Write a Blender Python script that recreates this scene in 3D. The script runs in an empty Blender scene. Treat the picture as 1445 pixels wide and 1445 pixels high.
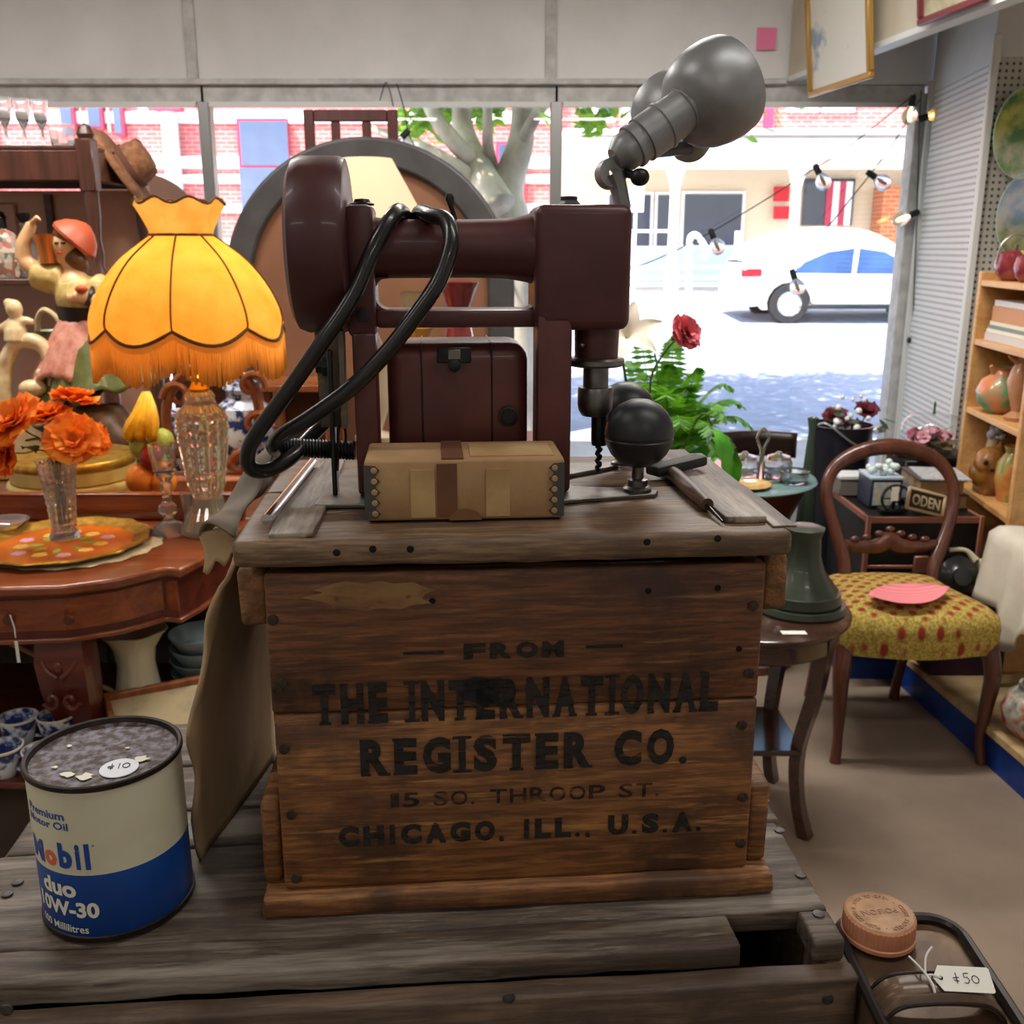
import bpy, bmesh, math, random
from mathutils import Vector, Matrix
random.seed(7)
SC = bpy.context.scene
COL = SC.collection
pi = math.pi
R = math.radians

# ------------------------------------------------------------------ camera
F = 1400.0; PITCH = R(14.9); EYE = 1.5
cd = bpy.data.cameras.new('camera'); cam = bpy.data.objects.new('camera', cd); COL.objects.link(cam)
cam.location = (0, 0, EYE); cam.rotation_euler = (pi/2 - PITCH, 0, 0)
cd.sensor_width = 36; cd.lens = 36*F/1445; cd.clip_start = .02; cd.clip_end = 200
cd.dof.use_dof = True; cd.dof.focus_distance = .70; cd.dof.aperture_fstop = 20
SC.camera = cam

# ------------------------------------------------------------------ world, sun, exposure
w = bpy.data.worlds.new('world'); SC.world = w; w.use_nodes = True
nt = w.node_tree; bg = nt.nodes['Background']
sky = nt.nodes.new('ShaderNodeTexSky'); sky.sky_type = 'NISHITA'; sky.sun_disc = False
sky.sun_elevation = R(52); sky.sun_rotation = R(215); sky.dust_density = 1.5
nt.links.new(sky.outputs[0], bg.inputs[0]); bg.inputs[1].default_value = .75
sl = bpy.data.lights.new('sun', 'SUN'); sun = bpy.data.objects.new('sun', sl); COL.objects.link(sun)
sl.energy = 17.0; sl.angle = R(.6); sl.color = (1, .95, .88)
sun.rotation_euler = Vector((.42, .34, -.84)).to_track_quat('-Z', 'Y').to_euler()
vs = SC.view_settings
vs.view_transform = 'Standard'; vs.look = 'None'; vs.exposure = 0.0; vs.gamma = 1; vs.use_curve_mapping = False
SC.cycles.use_denoising = True
SC.cycles.max_bounces = 10; SC.cycles.transparent_max_bounces = 24; SC.cycles.transmission_bounces = 8
SC.cycles.caustics_reflective = False; SC.cycles.caustics_refractive = False
SC.cycles.sample_clamp_indirect = 6
def area(name, loc, sx, sy, e, col=(1, .96, .91), rot=(0, 0, 0)):
    l = bpy.data.lights.new(name, 'AREA'); l.shape = 'RECTANGLE'; l.size = sx; l.size_y = sy; l.energy = e; l.color = col
    o = bpy.data.objects.new(name, l); COL.objects.link(o); o.location = loc; o.rotation_euler = rot
    return o
# unseen ceiling tubes added as room fill (their housings are built with the ceiling)
FILL_TUBES = [(-1.5, .4), (.9, .4), (-1.5, -1.8), (.9, -1.8), (-1.5, 2.9), (.6, 2.9)]
for i, (x, y) in enumerate(FILL_TUBES):
    area('fill_tube_light', (x, y, 2.90), 1.3, .12, 12 if y < 1 else 52)

# ------------------------------------------------------------------ pixel rays of the 1445 x 1445 frame
def ray(px, py):
    u = (px-722.5)/F; v = (722.5-py)/F
    return Vector((u, math.cos(PITCH)+v*math.sin(PITCH), -math.sin(PITCH)+v*math.cos(PITCH)))
def at(px, py, Y):
    r = ray(px, py); t = Y/r.y; return Vector((r.x*t, Y, EYE+r.z*t))
def onz(px, py, z):
    r = ray(px, py); t = (z-EYE)/r.z; return Vector((r.x*t, r.y*t, z))
def ppm(Y): return F/Y/1.0                                    # rough pixels per metre at a distance
T = Matrix.Translation
def Rx(a): return Matrix.Rotation(a, 4, 'X')
def Ry(a): return Matrix.Rotation(a, 4, 'Y')
def Rz(a): return Matrix.Rotation(a, 4, 'Z')
def Sc(x, y=None, z=None):
    y = x if y is None else y; z = x if z is None else z
    return Matrix.Diagonal((x, y, z, 1))
def aim(p, q):                                                # local +Z runs from p to q
    d = Vector(q)-Vector(p)
    return T(p) @ d.to_track_quat('Z', 'Y').to_matrix().to_4x4()
def smooth(pts, k=6, closed=False):
    pts = [Vector(p) for p in pts]; n = len(pts); out = []
    rng = range(n if closed else n-1)
    for i in rng:
        if closed: a, b, c, d = pts[i-1], pts[i], pts[(i+1) % n], pts[(i+2) % n]
        else: a, b, c, d = pts[max(i-1, 0)], pts[i], pts[i+1], pts[min(i+2, n-1)]
        for j in range(k):
            t = j/k
            out.append(.5*((2*b)+(c-a)*t+(2*a-5*b+4*c-d)*t*t+(3*b-a-3*c+d)*t**3))
    if not closed: out.append(pts[-1])
    return out

# ------------------------------------------------------------------ mesh building
MW = {}
def mw(o): return MW.get(o.name, Matrix.Identity(4)) if o else Matrix.Identity(4)
class MB:
    def __init__(s, base=None): s.v = []; s.f = []; s.base = base
    def add(s, vs, fs, m=None):
        n = len(s.v)
        s.v += [(m @ Vector(v)) if m is not None else Vector(v) for v in vs]
        s.f += [tuple(i+n for i in f) for f in fs]; return s
    def box(s, c, d, m=None, bev=0, seg=1):
        x, y, z = d[0]/2, d[1]/2, d[2]/2
        mm = T(c) if m is None else m @ T(c)
        if bev <= 0:
            vs = [(-x,-y,-z),(x,-y,-z),(x,y,-z),(-x,y,-z),(-x,-y,z),(x,-y,z),(x,y,z),(-x,y,z)]
            return s.add(vs, [(0,3,2,1),(4,5,6,7),(0,1,5,4),(1,2,6,5),(2,3,7,6),(3,0,4,7)], mm)
        b = bmesh.new(); bmesh.ops.create_cube(b, size=1)
        for v in b.verts: v.co = Vector((v.co.x*d[0], v.co.y*d[1], v.co.z*d[2]))
        bmesh.ops.bevel(b, geom=list(b.edges), offset=bev, segments=seg, affect='EDGES', profile=.5)
        s.bm(b, mm); return s
    def bm(s, b, m=None):
        b.verts.index_update(); b.verts.ensure_lookup_table()
        s.add([v.co.copy() for v in b.verts], [[v.index for v in f.verts] for f in b.faces], m); b.free(); return s
    def lathe(s, prof, n=20, m=None, a0=0, a1=2*pi, wob=None):
        vs = []; fs = []; rings = []
        full = abs(a1-a0-2*pi) < 1e-6; k = n if full else n+1
        for r, z in prof:
            if r < 1e-6: rings.append([len(vs)]); vs.append((0, 0, z)); continue
            rg = []
            for i in range(k):
                a = a0+(a1-a0)*i/n; q = r*(wob(a, z) if wob else 1)
                rg.append(len(vs)); vs.append((q*math.cos(a), q*math.sin(a), z))
            rings.append(rg)
        for A, B in zip(rings, rings[1:]):
            for i in range(n if full else n):
                j = (i+1) % k if full else i+1
                if len(A) == 1 and len(B) == 1: continue
                if len(A) == 1: fs.append((A[0], B[j], B[i]))
                elif len(B) == 1: fs.append((A[i], A[j], B[0]))
                else: fs.append((A[i], A[j], B[j], B[i]))
        return s.add(vs, fs, m)
    def tube(s, pts, r, n=8, m=None, caps=True, closed=False, flat=None):
        pts = [Vector(p) for p in pts]; k = len(pts)
        rs = r if isinstance(r, (list, tuple)) else [r]*k
        if len(rs) != k: rs = [rs[int(i*(len(rs)-1)/(k-1))]+(rs[min(int(i*(len(rs)-1)/(k-1))+1, len(rs)-1)]-rs[int(i*(len(rs)-1)/(k-1))])*((i*(len(rs)-1)/(k-1)) % 1) for i in range(k)]
        def tan(i):
            if closed: return (pts[(i+1) % k]-pts[i-1]).normalized()
            return (pts[min(i+1, k-1)]-pts[max(i-1, 0)]).normalized()
        t = tan(0); u = t.orthogonal().normalized(); vs = []; fs = []
        if flat is not None:
            fl = Vector(flat[0]); u = (fl-t*fl.dot(t)).normalized()
        for i in range(k):
            t = tan(i); u = (u-t*u.dot(t)).normalized(); w_ = t.cross(u)
            for j in range(n):
                a = 2*pi*(j+.5)/n; fy = flat[1] if flat else 1
                vs.append(pts[i]+rs[i]*(math.cos(a)*u+fy*math.sin(a)*w_))
        for i in range(k if closed else k-1):
            for j in range(n):
                a = i*n+j; b = i*n+(j+1) % n; i2 = (i+1) % k
                fs.append((a, b, i2*n+(j+1) % n, i2*n+j))
        if caps and not closed:
            fs.append(tuple(range(n-1, -1, -1))); fs.append(tuple((k-1)*n+j for j in range(n)))
        return s.add(vs, fs, m)
    def prism(s, poly, z0, z1, m=None):
        n = len(poly); a = sum(poly[i][0]*poly[(i+1) % n][1]-poly[(i+1) % n][0]*poly[i][1] for i in range(n))
        if a < 0: poly = poly[::-1]
        vs = [(p[0], p[1], z0) for p in poly]+[(p[0], p[1], z1) for p in poly]
        fs = [tuple(range(n-1, -1, -1)), tuple(range(n, 2*n))]+[(i, (i+1) % n, n+(i+1) % n, n+i) for i in range(n)]
        return s.add(vs, fs, m)
    def sphere(s, c, r, m=None, n=16, k=10, sc=(1, 1, 1)):
        prof = [(math.sin(pi*i/k), -math.cos(pi*i/k)) for i in range(k+1)]; prof[0] = (0, -1); prof[-1] = (0, 1)
        mm = T(c) @ Sc(r*sc[0], r*sc[1], r*sc[2])
        return s.lathe(prof, n, mm if m is None else m @ mm)
    def surf(s, fn, nu, nv, m=None, cu=False, cv=False):
        ku = nu if cu else nu+1; kv = nv if cv else nv+1
        vs = [fn(i/nu, j/nv) for i in range(ku) for j in range(kv)]; fs = []
        for i in range(nu):
            for j in range(nv):
                i2 = (i+1) % ku; j2 = (j+1) % kv
                fs.append((i*kv+j, i2*kv+j, i2*kv+j2, i*kv+j2))
        return s.add(vs, fs, m)
    def ring(s, r0, r1, z0, z1, n=24, m=None):
        return s.lathe([(r0, z0), (r1, z0), (r1, z1), (r0, z1), (r0, z0)], n, m)
    def jitter(s, a, f=30, seed=0):
        from mathutils import noise
        for v in s.v:
            n_ = noise.noise_vector(v*f+Vector((seed*3.1, seed*1.7, seed)))
            v += n_*a
        return s
    def obj(s, name, mt, parent=None, sm=40, solid=0, sub=0, bev=0, loc=None):
        vs = [s.base @ v for v in s.v] if s.base is not None else s.v
        if parent is not None: inv = mw(parent).inverted(); vs = [inv @ v for v in vs]; org = None
        else:
            if loc is None:
                xs = [v.x for v in vs]; ys = [v.y for v in vs]; zs = [v.z for v in vs]
                loc = Vector(((min(xs)+max(xs))/2, (min(ys)+max(ys))/2, min(zs)))
            org = Vector(loc); vs = [v-org for v in vs]
        me = bpy.data.meshes.new(name); me.from_pydata([tuple(v) for v in vs], [], s.f); me.validate()
        b = bmesh.new(); b.from_mesh(me); bmesh.ops.recalc_face_normals(b, faces=list(b.faces)); b.to_mesh(me); b.free()
        if sm:
            me.shade_smooth()
            if sm < 180: me.set_sharp_from_angle(angle=R(sm))
        o = bpy.data.objects.new(name, me); COL.objects.link(o); me.materials.append(mt)
        if parent is not None: o.parent = parent; MW[o.name] = mw(parent)
        else: o.location = org; MW[o.name] = T(org)
        if solid:
            d = o.modifiers.new('solidify', 'SOLIDIFY'); d.thickness = solid; d.offset = 0
        if bev:
            d = o.modifiers.new('bevel', 'BEVEL'); d.width = bev; d.segments = 2; d.limit_method = 'ANGLE'; d.angle_limit = R(35)
        if sub:
            d = o.modifiers.new('subsurf', 'SUBSURF'); d.levels = sub; d.render_levels = sub
        return o
def thing(name, label, cat, loc=(0, 0, 0), rz=0, group=None, m=None):
    o = bpy.data.objects.new(name, None); COL.objects.link(o); o.empty_display_size = .05
    mm = m if m is not None else T(loc) @ Rz(rz)
    o.location = mm.to_translation(); o.rotation_euler = mm.to_euler(); MW[o.name] = T(mm.to_translation()) @ mm.to_euler().to_matrix().to_4x4()
    return tag(o, label, cat, group)
def tag(o, label, cat, group=None):
    o['label'] = label; o['category'] = cat
    if group: o['group'] = group
    return o
def struct(o): o['kind'] = 'structure'; return o
def plab(o, label): o['label'] = label; return o
def dup(root, loc, rz=0, label=None, sc=1):
    def cp(o, par):
        c = o.copy(); COL.objects.link(c); c.parent = par
        for ch in [x for x in COL.objects if x.parent is o]: cp(ch, c)
        return c
    r = cp(root, None); r.location = loc; r.rotation_euler = (0, 0, rz); r.scale = (sc,)*3
    if label: r['label'] = label
    MW[r.name] = T(loc) @ Rz(rz); return r

# ------------------------------------------------------------------ materials
def lin(c):
    def g(x):
        x /= 255.0
        return x/12.92 if x <= .04045 else ((x+.055)/1.055)**2.4
    return (g(c[0]), g(c[1]), g(c[2]), 1)
MATS = {}
class NG:
    def __init__(s, name):
        s.m = bpy.data.materials.new(name); s.m.use_nodes = True; s.t = s.m.node_tree; s.p = s.t.nodes['Principled BSDF']; s.out = s.t.nodes['Material Output']
        s._tc = None
    def n(s, typ, **k):
        o = s.t.nodes.new(typ)
        for a, b in k.items(): setattr(o, a, b)
        return o
    def l(s, a, b): s.t.links.new(a, b)
    def co(s, scale=(1, 1, 1), loc=(0, 0, 0), rot=(0, 0, 0)):
        if not s._tc: s._tc = s.n('ShaderNodeTexCoord')
        m = s.n('ShaderNodeMapping'); s.l(s._tc.outputs['Object'], m.inputs[0])
        m.inputs['Scale'].default_value = scale; m.inputs['Location'].default_value = loc; m.inputs['Rotation'].default_value = rot
        return m.outputs[0]
    def noise(s, vec, sc=5, det=4, rough=.55, dist=0):
        o = s.n('ShaderNodeTexNoise'); s.l(vec, o.inputs['Vector']); o.inputs['Scale'].default_value = sc; o.inputs['Detail'].default_value = det
        o.inputs['Roughness'].default_value = rough; o.inputs['Distortion'].default_value = dist; return o.outputs['Fac']
    def ramp(s, fac, stops):
        o = s.n('ShaderNodeValToRGB'); s.l(fac, o.inputs[0]); e = o.color_ramp.elements
        while len(e) < len(stops): e.new(.5)
        for i, (p, c) in enumerate(stops): e[i].position = p; e[i].color = c if len(c) == 4 else (*c, 1)
        return o.outputs[0]
    def mix(s, fac, a, b, mode='MIX'):
        o = s.n('ShaderNodeMix', data_type='RGBA', blend_type=mode)
        for i, x in ((0, fac), (6, a), (7, b)):
            if hasattr(x, 'is_output'): s.l(x, o.inputs[i])
            elif i == 0: o.inputs[0].default_value = x
            else: o.inputs[i].default_value = x
        return o.outputs[2]
    def bump(s, h, st=.3, dist=.01):
        o = s.n('ShaderNodeBump'); s.l(h, o.inputs['Height']); o.inputs['Strength'].default_value = st; o.inputs['Distance'].default_value = dist
        s.l(o.outputs[0], s.p.inputs['Normal'])
    def base(s, c):
        if hasattr(c, 'is_output'): s.l(c, s.p.inputs['Base Color'])
        else: s.p.inputs['Base Color'].default_value = c
    def set(s, **k):
        for a, b in k.items():
            i = s.p.inputs[a.replace('_', ' ')]
            if hasattr(b, 'is_output'): s.l(b, i)
            else: i.default_value = b
BW0 = (0, 0, 0, 1); BW1 = (1, 1, 1, 1)
def mat(name, col, r=.5, m=0, col2=None, sc=20, bump=0, bsc=60, coat=0, trans=0, ior=1.45, emit=None, es=1, st=(1, 1, 1), lo=.35, hi=.65, alpha=1, sss=0):
    if name in MATS: return MATS[name]
    g = NG(name)
    if col2:
        f = g.noise(g.co(st), sc, 5)
        g.base(g.ramp(f, [(lo, lin(col)), (hi, lin(col2))]))
    else: g.base(lin(col))
    g.set(Roughness=r, Metallic=m, Coat_Weight=coat, Transmission_Weight=trans, IOR=ior, Alpha=alpha)
    if coat: g.set(Coat_Roughness=.08)
    if emit: g.set(Emission_Color=lin(emit), Emission_Strength=es)
    if sss: g.set(Subsurface_Weight=sss, Subsurface_Radius=(.02, .01, .005), Subsurface_Scale=.5)
    if bump: g.bump(g.noise(g.co(st), bsc, 4), bump, .004)
    MATS[name] = g.m; return g.m
def wood(name, dark, light, ax='x', sc=1.0, r=.6, bump=.3, coat=0, stain=None, grey=None, seed=0, bd=.002, lo=.3, hi=.7, fine_=None, wear=None):
    fine_ = fine_ if fine_ is not None else (.2 if coat else .6)
    if name in MATS: return MATS[name]
    g = NG(name); s = {'x': (2.2, 26, 26), 'y': (26, 2.2, 26), 'z': (26, 26, 2.2)}[ax]; s = tuple(q*sc for q in s)
    v = g.co(s, (seed*3.7, seed*1.3, seed*2.1))
    f = g.noise(v, 1.6, 8, .62, .6)
    c = g.ramp(f, [(lo, lin(dark)), (hi, lin(light))])
    fine = g.noise(g.co(tuple(q*3 for q in s)), 2.5, 3, .6)
    c = g.mix(g.ramp(fine, [(.42, (fine_,)*3), (.6, BW0)]), c, lin(tuple(x*.55 for x in dark)))
    if stain:
        f2 = g.noise(g.co((7*sc,)*3, (seed, 0, seed)), 1.3, 6, .6)
        c = g.mix(g.ramp(f2, [(.5, BW0), (.64, BW1)]), c, lin(stain))
    if grey:
        f3 = g.noise(g.co(tuple(q*.6 for q in s), (0, seed, 0)), 1.2, 6, .65)
        c = g.mix(g.ramp(f3, [(.5, BW0), (.62, BW1)]), c, lin(grey))
    if wear:
        f4 = g.noise(g.co(tuple(q*2.2 for q in s), (seed*2, seed, 0)), 1.4, 6, .7, .3); f5 = g.noise(g.co((9,)*3, (0, 0, seed)), 1.2, 4)
        wm_ = g.mix(1, g.ramp(f4, [(.56, BW0), (.66, (.8,)*3)]), g.ramp(f5, [(.42, (.08,)*3), (.62, BW1)]), 'MULTIPLY')
        c = g.mix(wm_, c, lin(wear))
    g.base(c); g.set(Roughness=r, Coat_Weight=coat)
    if coat: g.set(Coat_Roughness=.12)
    if bump: g.bump(g.noise(v, 2.4, 7, .7, .4), bump, bd)
    MATS[name] = g.m; return g.m
def pane_mat(name, gl=.06, tint=(1, 1, 1, 1)):
    if name in MATS: return MATS[name]
    g = NG(name); t = g.n('ShaderNodeBsdfTransparent'); t.inputs[0].default_value = tint
    q = g.n('ShaderNodeBsdfGlossy'); q.inputs['Roughness'].default_value = .02
    lw = g.n('ShaderNodeLayerWeight'); pw = g.n('ShaderNodeMath', operation='POWER'); g.l(lw.outputs['Facing'], pw.inputs[0]); pw.inputs[1].default_value = 4
    ml = g.n('ShaderNodeMath', operation='MULTIPLY_ADD'); g.l(pw.outputs[0], ml.inputs[0]); ml.inputs[1].default_value = .6; ml.inputs[2].default_value = gl
    x = g.n('ShaderNodeMixShader'); g.l(ml.outputs[0], x.inputs[0]); g.l(t.outputs[0], x.inputs[1]); g.l(q.outputs[0], x.inputs[2])
    g.l(x.outputs[0], g.out.inputs[0]); MATS[name] = g.m; return g.m

# ------------------------------------------------------------------ lettering
def glyphs(txt, size=1.0, bold=0.0, align='LEFT', sx=1.0, spc=1.0):
    cu = bpy.data.curves.new('t', 'FONT'); cu.body = txt; cu.size = size; cu.offset = bold; cu.align_x = align; cu.space_character = spc
    cu.resolution_u = 3
    ob = bpy.data.objects.new('t', cu); COL.objects.link(ob)
    dg = bpy.context.evaluated_depsgraph_get(); me = bpy.data.meshes.new_from_object(ob.evaluated_get(dg))
    b = bmesh.new(); b.from_mesh(me); bpy.data.objects.remove(ob); bpy.data.curves.remove(cu); bpy.data.meshes.remove(me)
    for v in b.verts: v.co.x *= sx
    return b
def extrude_flat(b, h):
    r = bmesh.ops.extrude_face_region(b, geom=list(b.faces))
    for v in r['geom']:
        if isinstance(v, bmesh.types.BMVert): v.co.z += h
    return b
def fit(b, x0, x1, y0, y1):
    xs = [v.co.x for v in b.verts]; ys = [v.co.y for v in b.verts]; a, c = min(xs), max(xs); d, e = min(ys), max(ys)
    for v in b.verts:
        v.co.x = x0+(v.co.x-a)/(c-a)*(x1-x0); v.co.y = y0+(v.co.y-d)/(e-d)*(y1-y0)
    return b
def wrap(b, step, rad, off=0):
    xs = [v.co.x for v in b.verts]; x = min(xs)+step; hi = max(xs)
    while x < hi:
        bmesh.ops.bisect_plane(b, geom=list(b.verts)+list(b.edges)+list(b.faces), plane_co=(x, 0, 0), plane_no=(1, 0, 0)); x += step
    for v in b.verts:
        a = v.co.x/rad; r = rad+off+v.co.z; v.co = Vector((r*math.sin(a), -r*math.cos(a), v.co.y))
    return b

# ================================================================== SETTING
def gridmat(name, base, hole, pitch, axes, rad, r=.6):
    if name in MATS: return MATS[name]
    g = NG(name); v = g.co(tuple((1/pitch) if a else 0 for a in axes))
    fr = g.n('ShaderNodeVectorMath', operation='FRACTION'); g.l(v, fr.inputs[0])
    sb = g.n('ShaderNodeVectorMath', operation='SUBTRACT'); g.l(fr.outputs[0], sb.inputs[0]); sb.inputs[1].default_value = tuple(.5 if a else 0 for a in axes)
    ln = g.n('ShaderNodeVectorMath', operation='LENGTH'); g.l(sb.outputs[0], ln.inputs[0])
    g.base(g.ramp(ln.outputs['Value'], [(rad, lin(hole)), (rad+.06, lin(base))])); g.set(Roughness=r)
    MATS[name] = g.m; return g.m
m_floor = mat('floor_covering', (140, 122, 105), .75, col2=(124, 108, 93), sc=3, bump=.08, bsc=220)
m_wall = mat('painted_wall', (222, 220, 214), .8, col2=(208, 206, 200), sc=4)
m_fasc = mat('fascia_board', (226, 226, 226), .7, col2=(212, 212, 210), sc=2.5)
m_trim = mat('window_trim', (206, 206, 204), .55, col2=(176, 175, 172), sc=14)
m_white = mat('white_gloss', (222, 222, 218), .4)
m_ceil = mat('ceiling_paint', (214, 211, 202), .85)
m_cream = mat('cream_board', (206, 196, 176), .6, col2=(190, 180, 162), sc=5)
m_alu = mat('aluminium', (150, 150, 148), .35, .7)
m_peg_lit = gridmat('pegboard_side_lit', (228, 228, 226), (110, 108, 102), .026, (0, 1, 1), .22)  # paler copy: window light on this side is put into the colour
m_peg_shade = gridmat('pegboard_end_shaded', (196, 192, 182), (72, 68, 62), .026, (1, 0, 1), .2)  # darker copy of the same board, its shade painted into the colour

def sbox(name, x0, x1, y0, y1, z0, z1, m, bev=0):
    o = MB().box(((x0+x1)/2, (y0+y1)/2, (z0+z1)/2), (x1-x0, y1-y0, z1-z0), bev=bev).obj(name, m, sm=0 if not bev else 40, loc=(0, 0, 0)); return struct(o)
sbox('floor', -3.4, 2.7, -3.1, 5.12, -.06, 0, m_floor)
sbox('ceiling', -3.4, 2.7, -3.1, 5.12, 3.0, 3.08, m_ceil)
sbox('wall_left', -3.48, -3.4, -3.1, 5.12, 0, 3.0, m_wall)
sbox('wall_right', 2.62, 2.7, -3.1, 4.2, 0, 3.0, m_wall)
sbox('wall_back', -3.4, 2.62, -3.1, -3.02, 0, 3.0, m_wall)
wf = sbox('wall_front', -3.4, 2.7, 5.0, 5.12, 2.24, 4.6, m_fasc)
sbox('wall_front_sill', -3.4, 1.98, 5.0, 5.12, 0, .32, m_trim)
sbox('wall_front_end', 1.97, 2.7, 4.98, 5.12, 0, 2.24, m_fasc)
def spart(name, x0, x1, y0, y1, z0, z1, m, parent=None, bev=.002):
    return MB().box(((x0+x1)/2, (y0+y1)/2, (z0+z1)/2), (x1-x0, y1-y0, z1-z0), bev=bev).obj(name, m, parent)
for i, x in enumerate((-3.1, -1.457, .21)):
    spart('cover_strip', x-.055, x-.005, 4.985, 5.0, 2.25, 2.99, m_trim, wf)
spart('picture_rail', -3.38, 1.28, 4.975, 5.0, 2.236, 2.262, m_trim, wf, .004)
# window frames and panes
edges = [-3.38, -1.457, .21, 1.93]
for i in range(3):
    x0, x1 = edges[i], edges[i+1]
    wn = struct(MB().box(((x0+x1)/2, 5.05, 2.2), (x1-x0+.02, .08, .078), bev=.004).obj('window_%d' % (i+1), m_trim, loc=(0, 0, 0)))
    spart('mullion', x0-.028, x0+.028, 5.01, 5.09, .32, 2.17, m_alu, wn, .004)
    if i == 2: spart('jamb', 1.9, 1.975, 4.99, 5.1, .32, 2.2, m_trim, wn, .004)
    spart('bottom_rail', x0, x1, 5.02, 5.08, .32, .37, m_alu, wn, .004)
    spart('glazing_bead', x0+.03, x1-.03, 5.0, 5.02, 2.14, 2.165, m_white, wn, .002)
    MB().box(((x0+x1)/2, 5.055, 1.25), (x1-x0-.05, .006, 1.82)).obj('glass_pane', pane_mat('window_glass'), wn, sm=0)
# right-hand return: pegboard panels and their frame
o = struct(MB().prism([(1.965, 4.99), (1.88, 4.2), (1.905, 4.2), (1.99, 4.99)], .1, 2.2).obj('wall_pegboard_side', m_peg_lit, sm=0, loc=(0, 0, 0)))
MB().prism([(1.962, 4.985), (1.874, 4.185), (1.905, 4.185), (1.99, 4.985)], 2.2, 2.62).obj('top_board', m_fasc, o, sm=0)
MB().box((1.882, 4.19, 1.2), (.03, .03, 2.2), bev=.004).obj('corner_bead', m_white, o)
MB().box((1.966, 4.965, 1.3), (.05, .03, 1.9), bev=.004).obj('edge_bead', m_white, o)
o = struct(MB().box((2.28, 4.215, 1.12), (.76, .03, 2.2)).obj('wall_pegboard_end', m_peg_shade, sm=0, loc=(0, 0, 0)))
MB().box((2.28, 4.215, 2.42), (.76, .035, .4)).obj('top_board', m_fasc, o, sm=0)
MB().box((2.16, 4.195, 1.1), (.03, .012, 2.2), bev=.002).obj('cover_strip', m_trim, o)
# bulkhead the pictures hang from, and the low soffit behind it
def bh(y): return 1.286+.166*(5-y)
o = struct(MB().prism([(bh(4.99), 4.99), (bh(1.2), 1.2), (bh(1.2)+.06, 1.2), (bh(4.99)+.06, 4.99)], 2.27, 3.0).obj('wall_bulkhead', m_cream, sm=0, loc=(0, 0, 0)))
MB().prism([(bh(4.99)-.004, 4.985), (bh(1.2)-.004, 1.2), (bh(1.2)+.064, 1.2), (bh(4.99)+.064, 4.985)], 2.25, 2.272).obj('edge_strip', m_white, o, sm=0)
struct(MB().prism([(bh(4.99)+.06, 4.98), (bh(1.2)+.06, 1.2), (2.62, 1.2), (2.62, 4.2), (1.9, 4.2), (1.97, 4.98)], 2.6, 2.63).obj('ceiling_soffit', m_fasc, sm=0, loc=(0, 0, 0)))
TL = ('over the bare floor beside the oil can', 'over the floor beside the brown tin', 'near the back wall, behind the oil can', 'near the back wall, behind the brown tin', 'over the fringed lamp and half round table', 'over the fern and glass table')
for (x, y), lb in zip(FILL_TUBES, TL):
    t = thing('added_tube_fitting', 'unseen white ceiling tube fitting added for fill light '+lb, 'ceiling light', (x, y, 2.92), 0, 'added tube fittings on the shop ceiling')
    MB().box((x, y, 2.965), (1.4, .2, .07), bev=.01).obj('housing', m_white, t)

# ---- display platform with the blue riser
t = thing('display_platform', 'low display platform with plywood top and blue painted riser', 'platform', (1.9, 3.2, 0))
m_ply = mat('plywood_top', (196, 168, 124), .55, col2=(168, 140, 98), sc=3, st=(1, 6, 6))
m_blue = mat('blue_paint', (16, 62, 140), .45, col2=(10, 44, 110), sc=6)
def px_(y): return 1.353+(3.465-y)*.0866
MB().prism([(px_(.8)+.004, .8), (2.6, .8), (2.6, 4.17), (1.364, 4.17), (1.364, 3.75), (1.189, 3.75), (1.189, 3.3), (px_(3.3)+.004, 3.3)], 0, .1).obj('riser', m_blue, t, sm=0)
MB().prism([(px_(.8)-.004, .79), (2.6, .79), (2.6, 4.17), (1.36, 4.17), (1.36, 3.754), (1.185, 3.754), (1.185, 3.296), (px_(3.3)-.004, 3.296)], .1, .122).obj('top_board', m_ply, t, sm=0)

# ================================================================== STREET
m_road = mat('asphalt', (158, 166, 178), .9, col2=(142, 150, 162), sc=6, bump=.1, bsc=90)
m_foot = mat('footpath_concrete', (190, 186, 178), .9, col2=(170, 166, 160), sc=4)
def gz(y):
    P_ = [(5.12, .10), (8, .14), (12, .2), (17, .3), (19, .42), (22.4, .6), (40, .8)]
    for (a, b), (c, d) in zip(P_, P_[1:]):
        if y <= c: return b+(d-b)*(y-a)/(c-a)
    return .8
def strip(name, y0, y1, dz, m):
    b = MB(); n = 12
    b.surf(lambda u, v: ((u-.5)*60, y0+(y1-y0)*v, gz(y0+(y1-y0)*v)+dz), 4, n)
    b.surf(lambda u, v: ((u-.5)*60, y0, gz(y0)+dz-v*.25), 4, 1)
    b.surf(lambda u, v: ((u-.5)*60, y1, gz(y1)+dz-v*.25), 4, 1)
    return struct(b.obj(name, m, sm=30, loc=(0, 0, 0)))
strip('road', 7.0, 19.0, 0, m_road)
strip('footpath_near', 5.13, 7.0, .06, m_foot)
strip('footpath_far', 19.0, 22.6, .12, m_foot)

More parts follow.
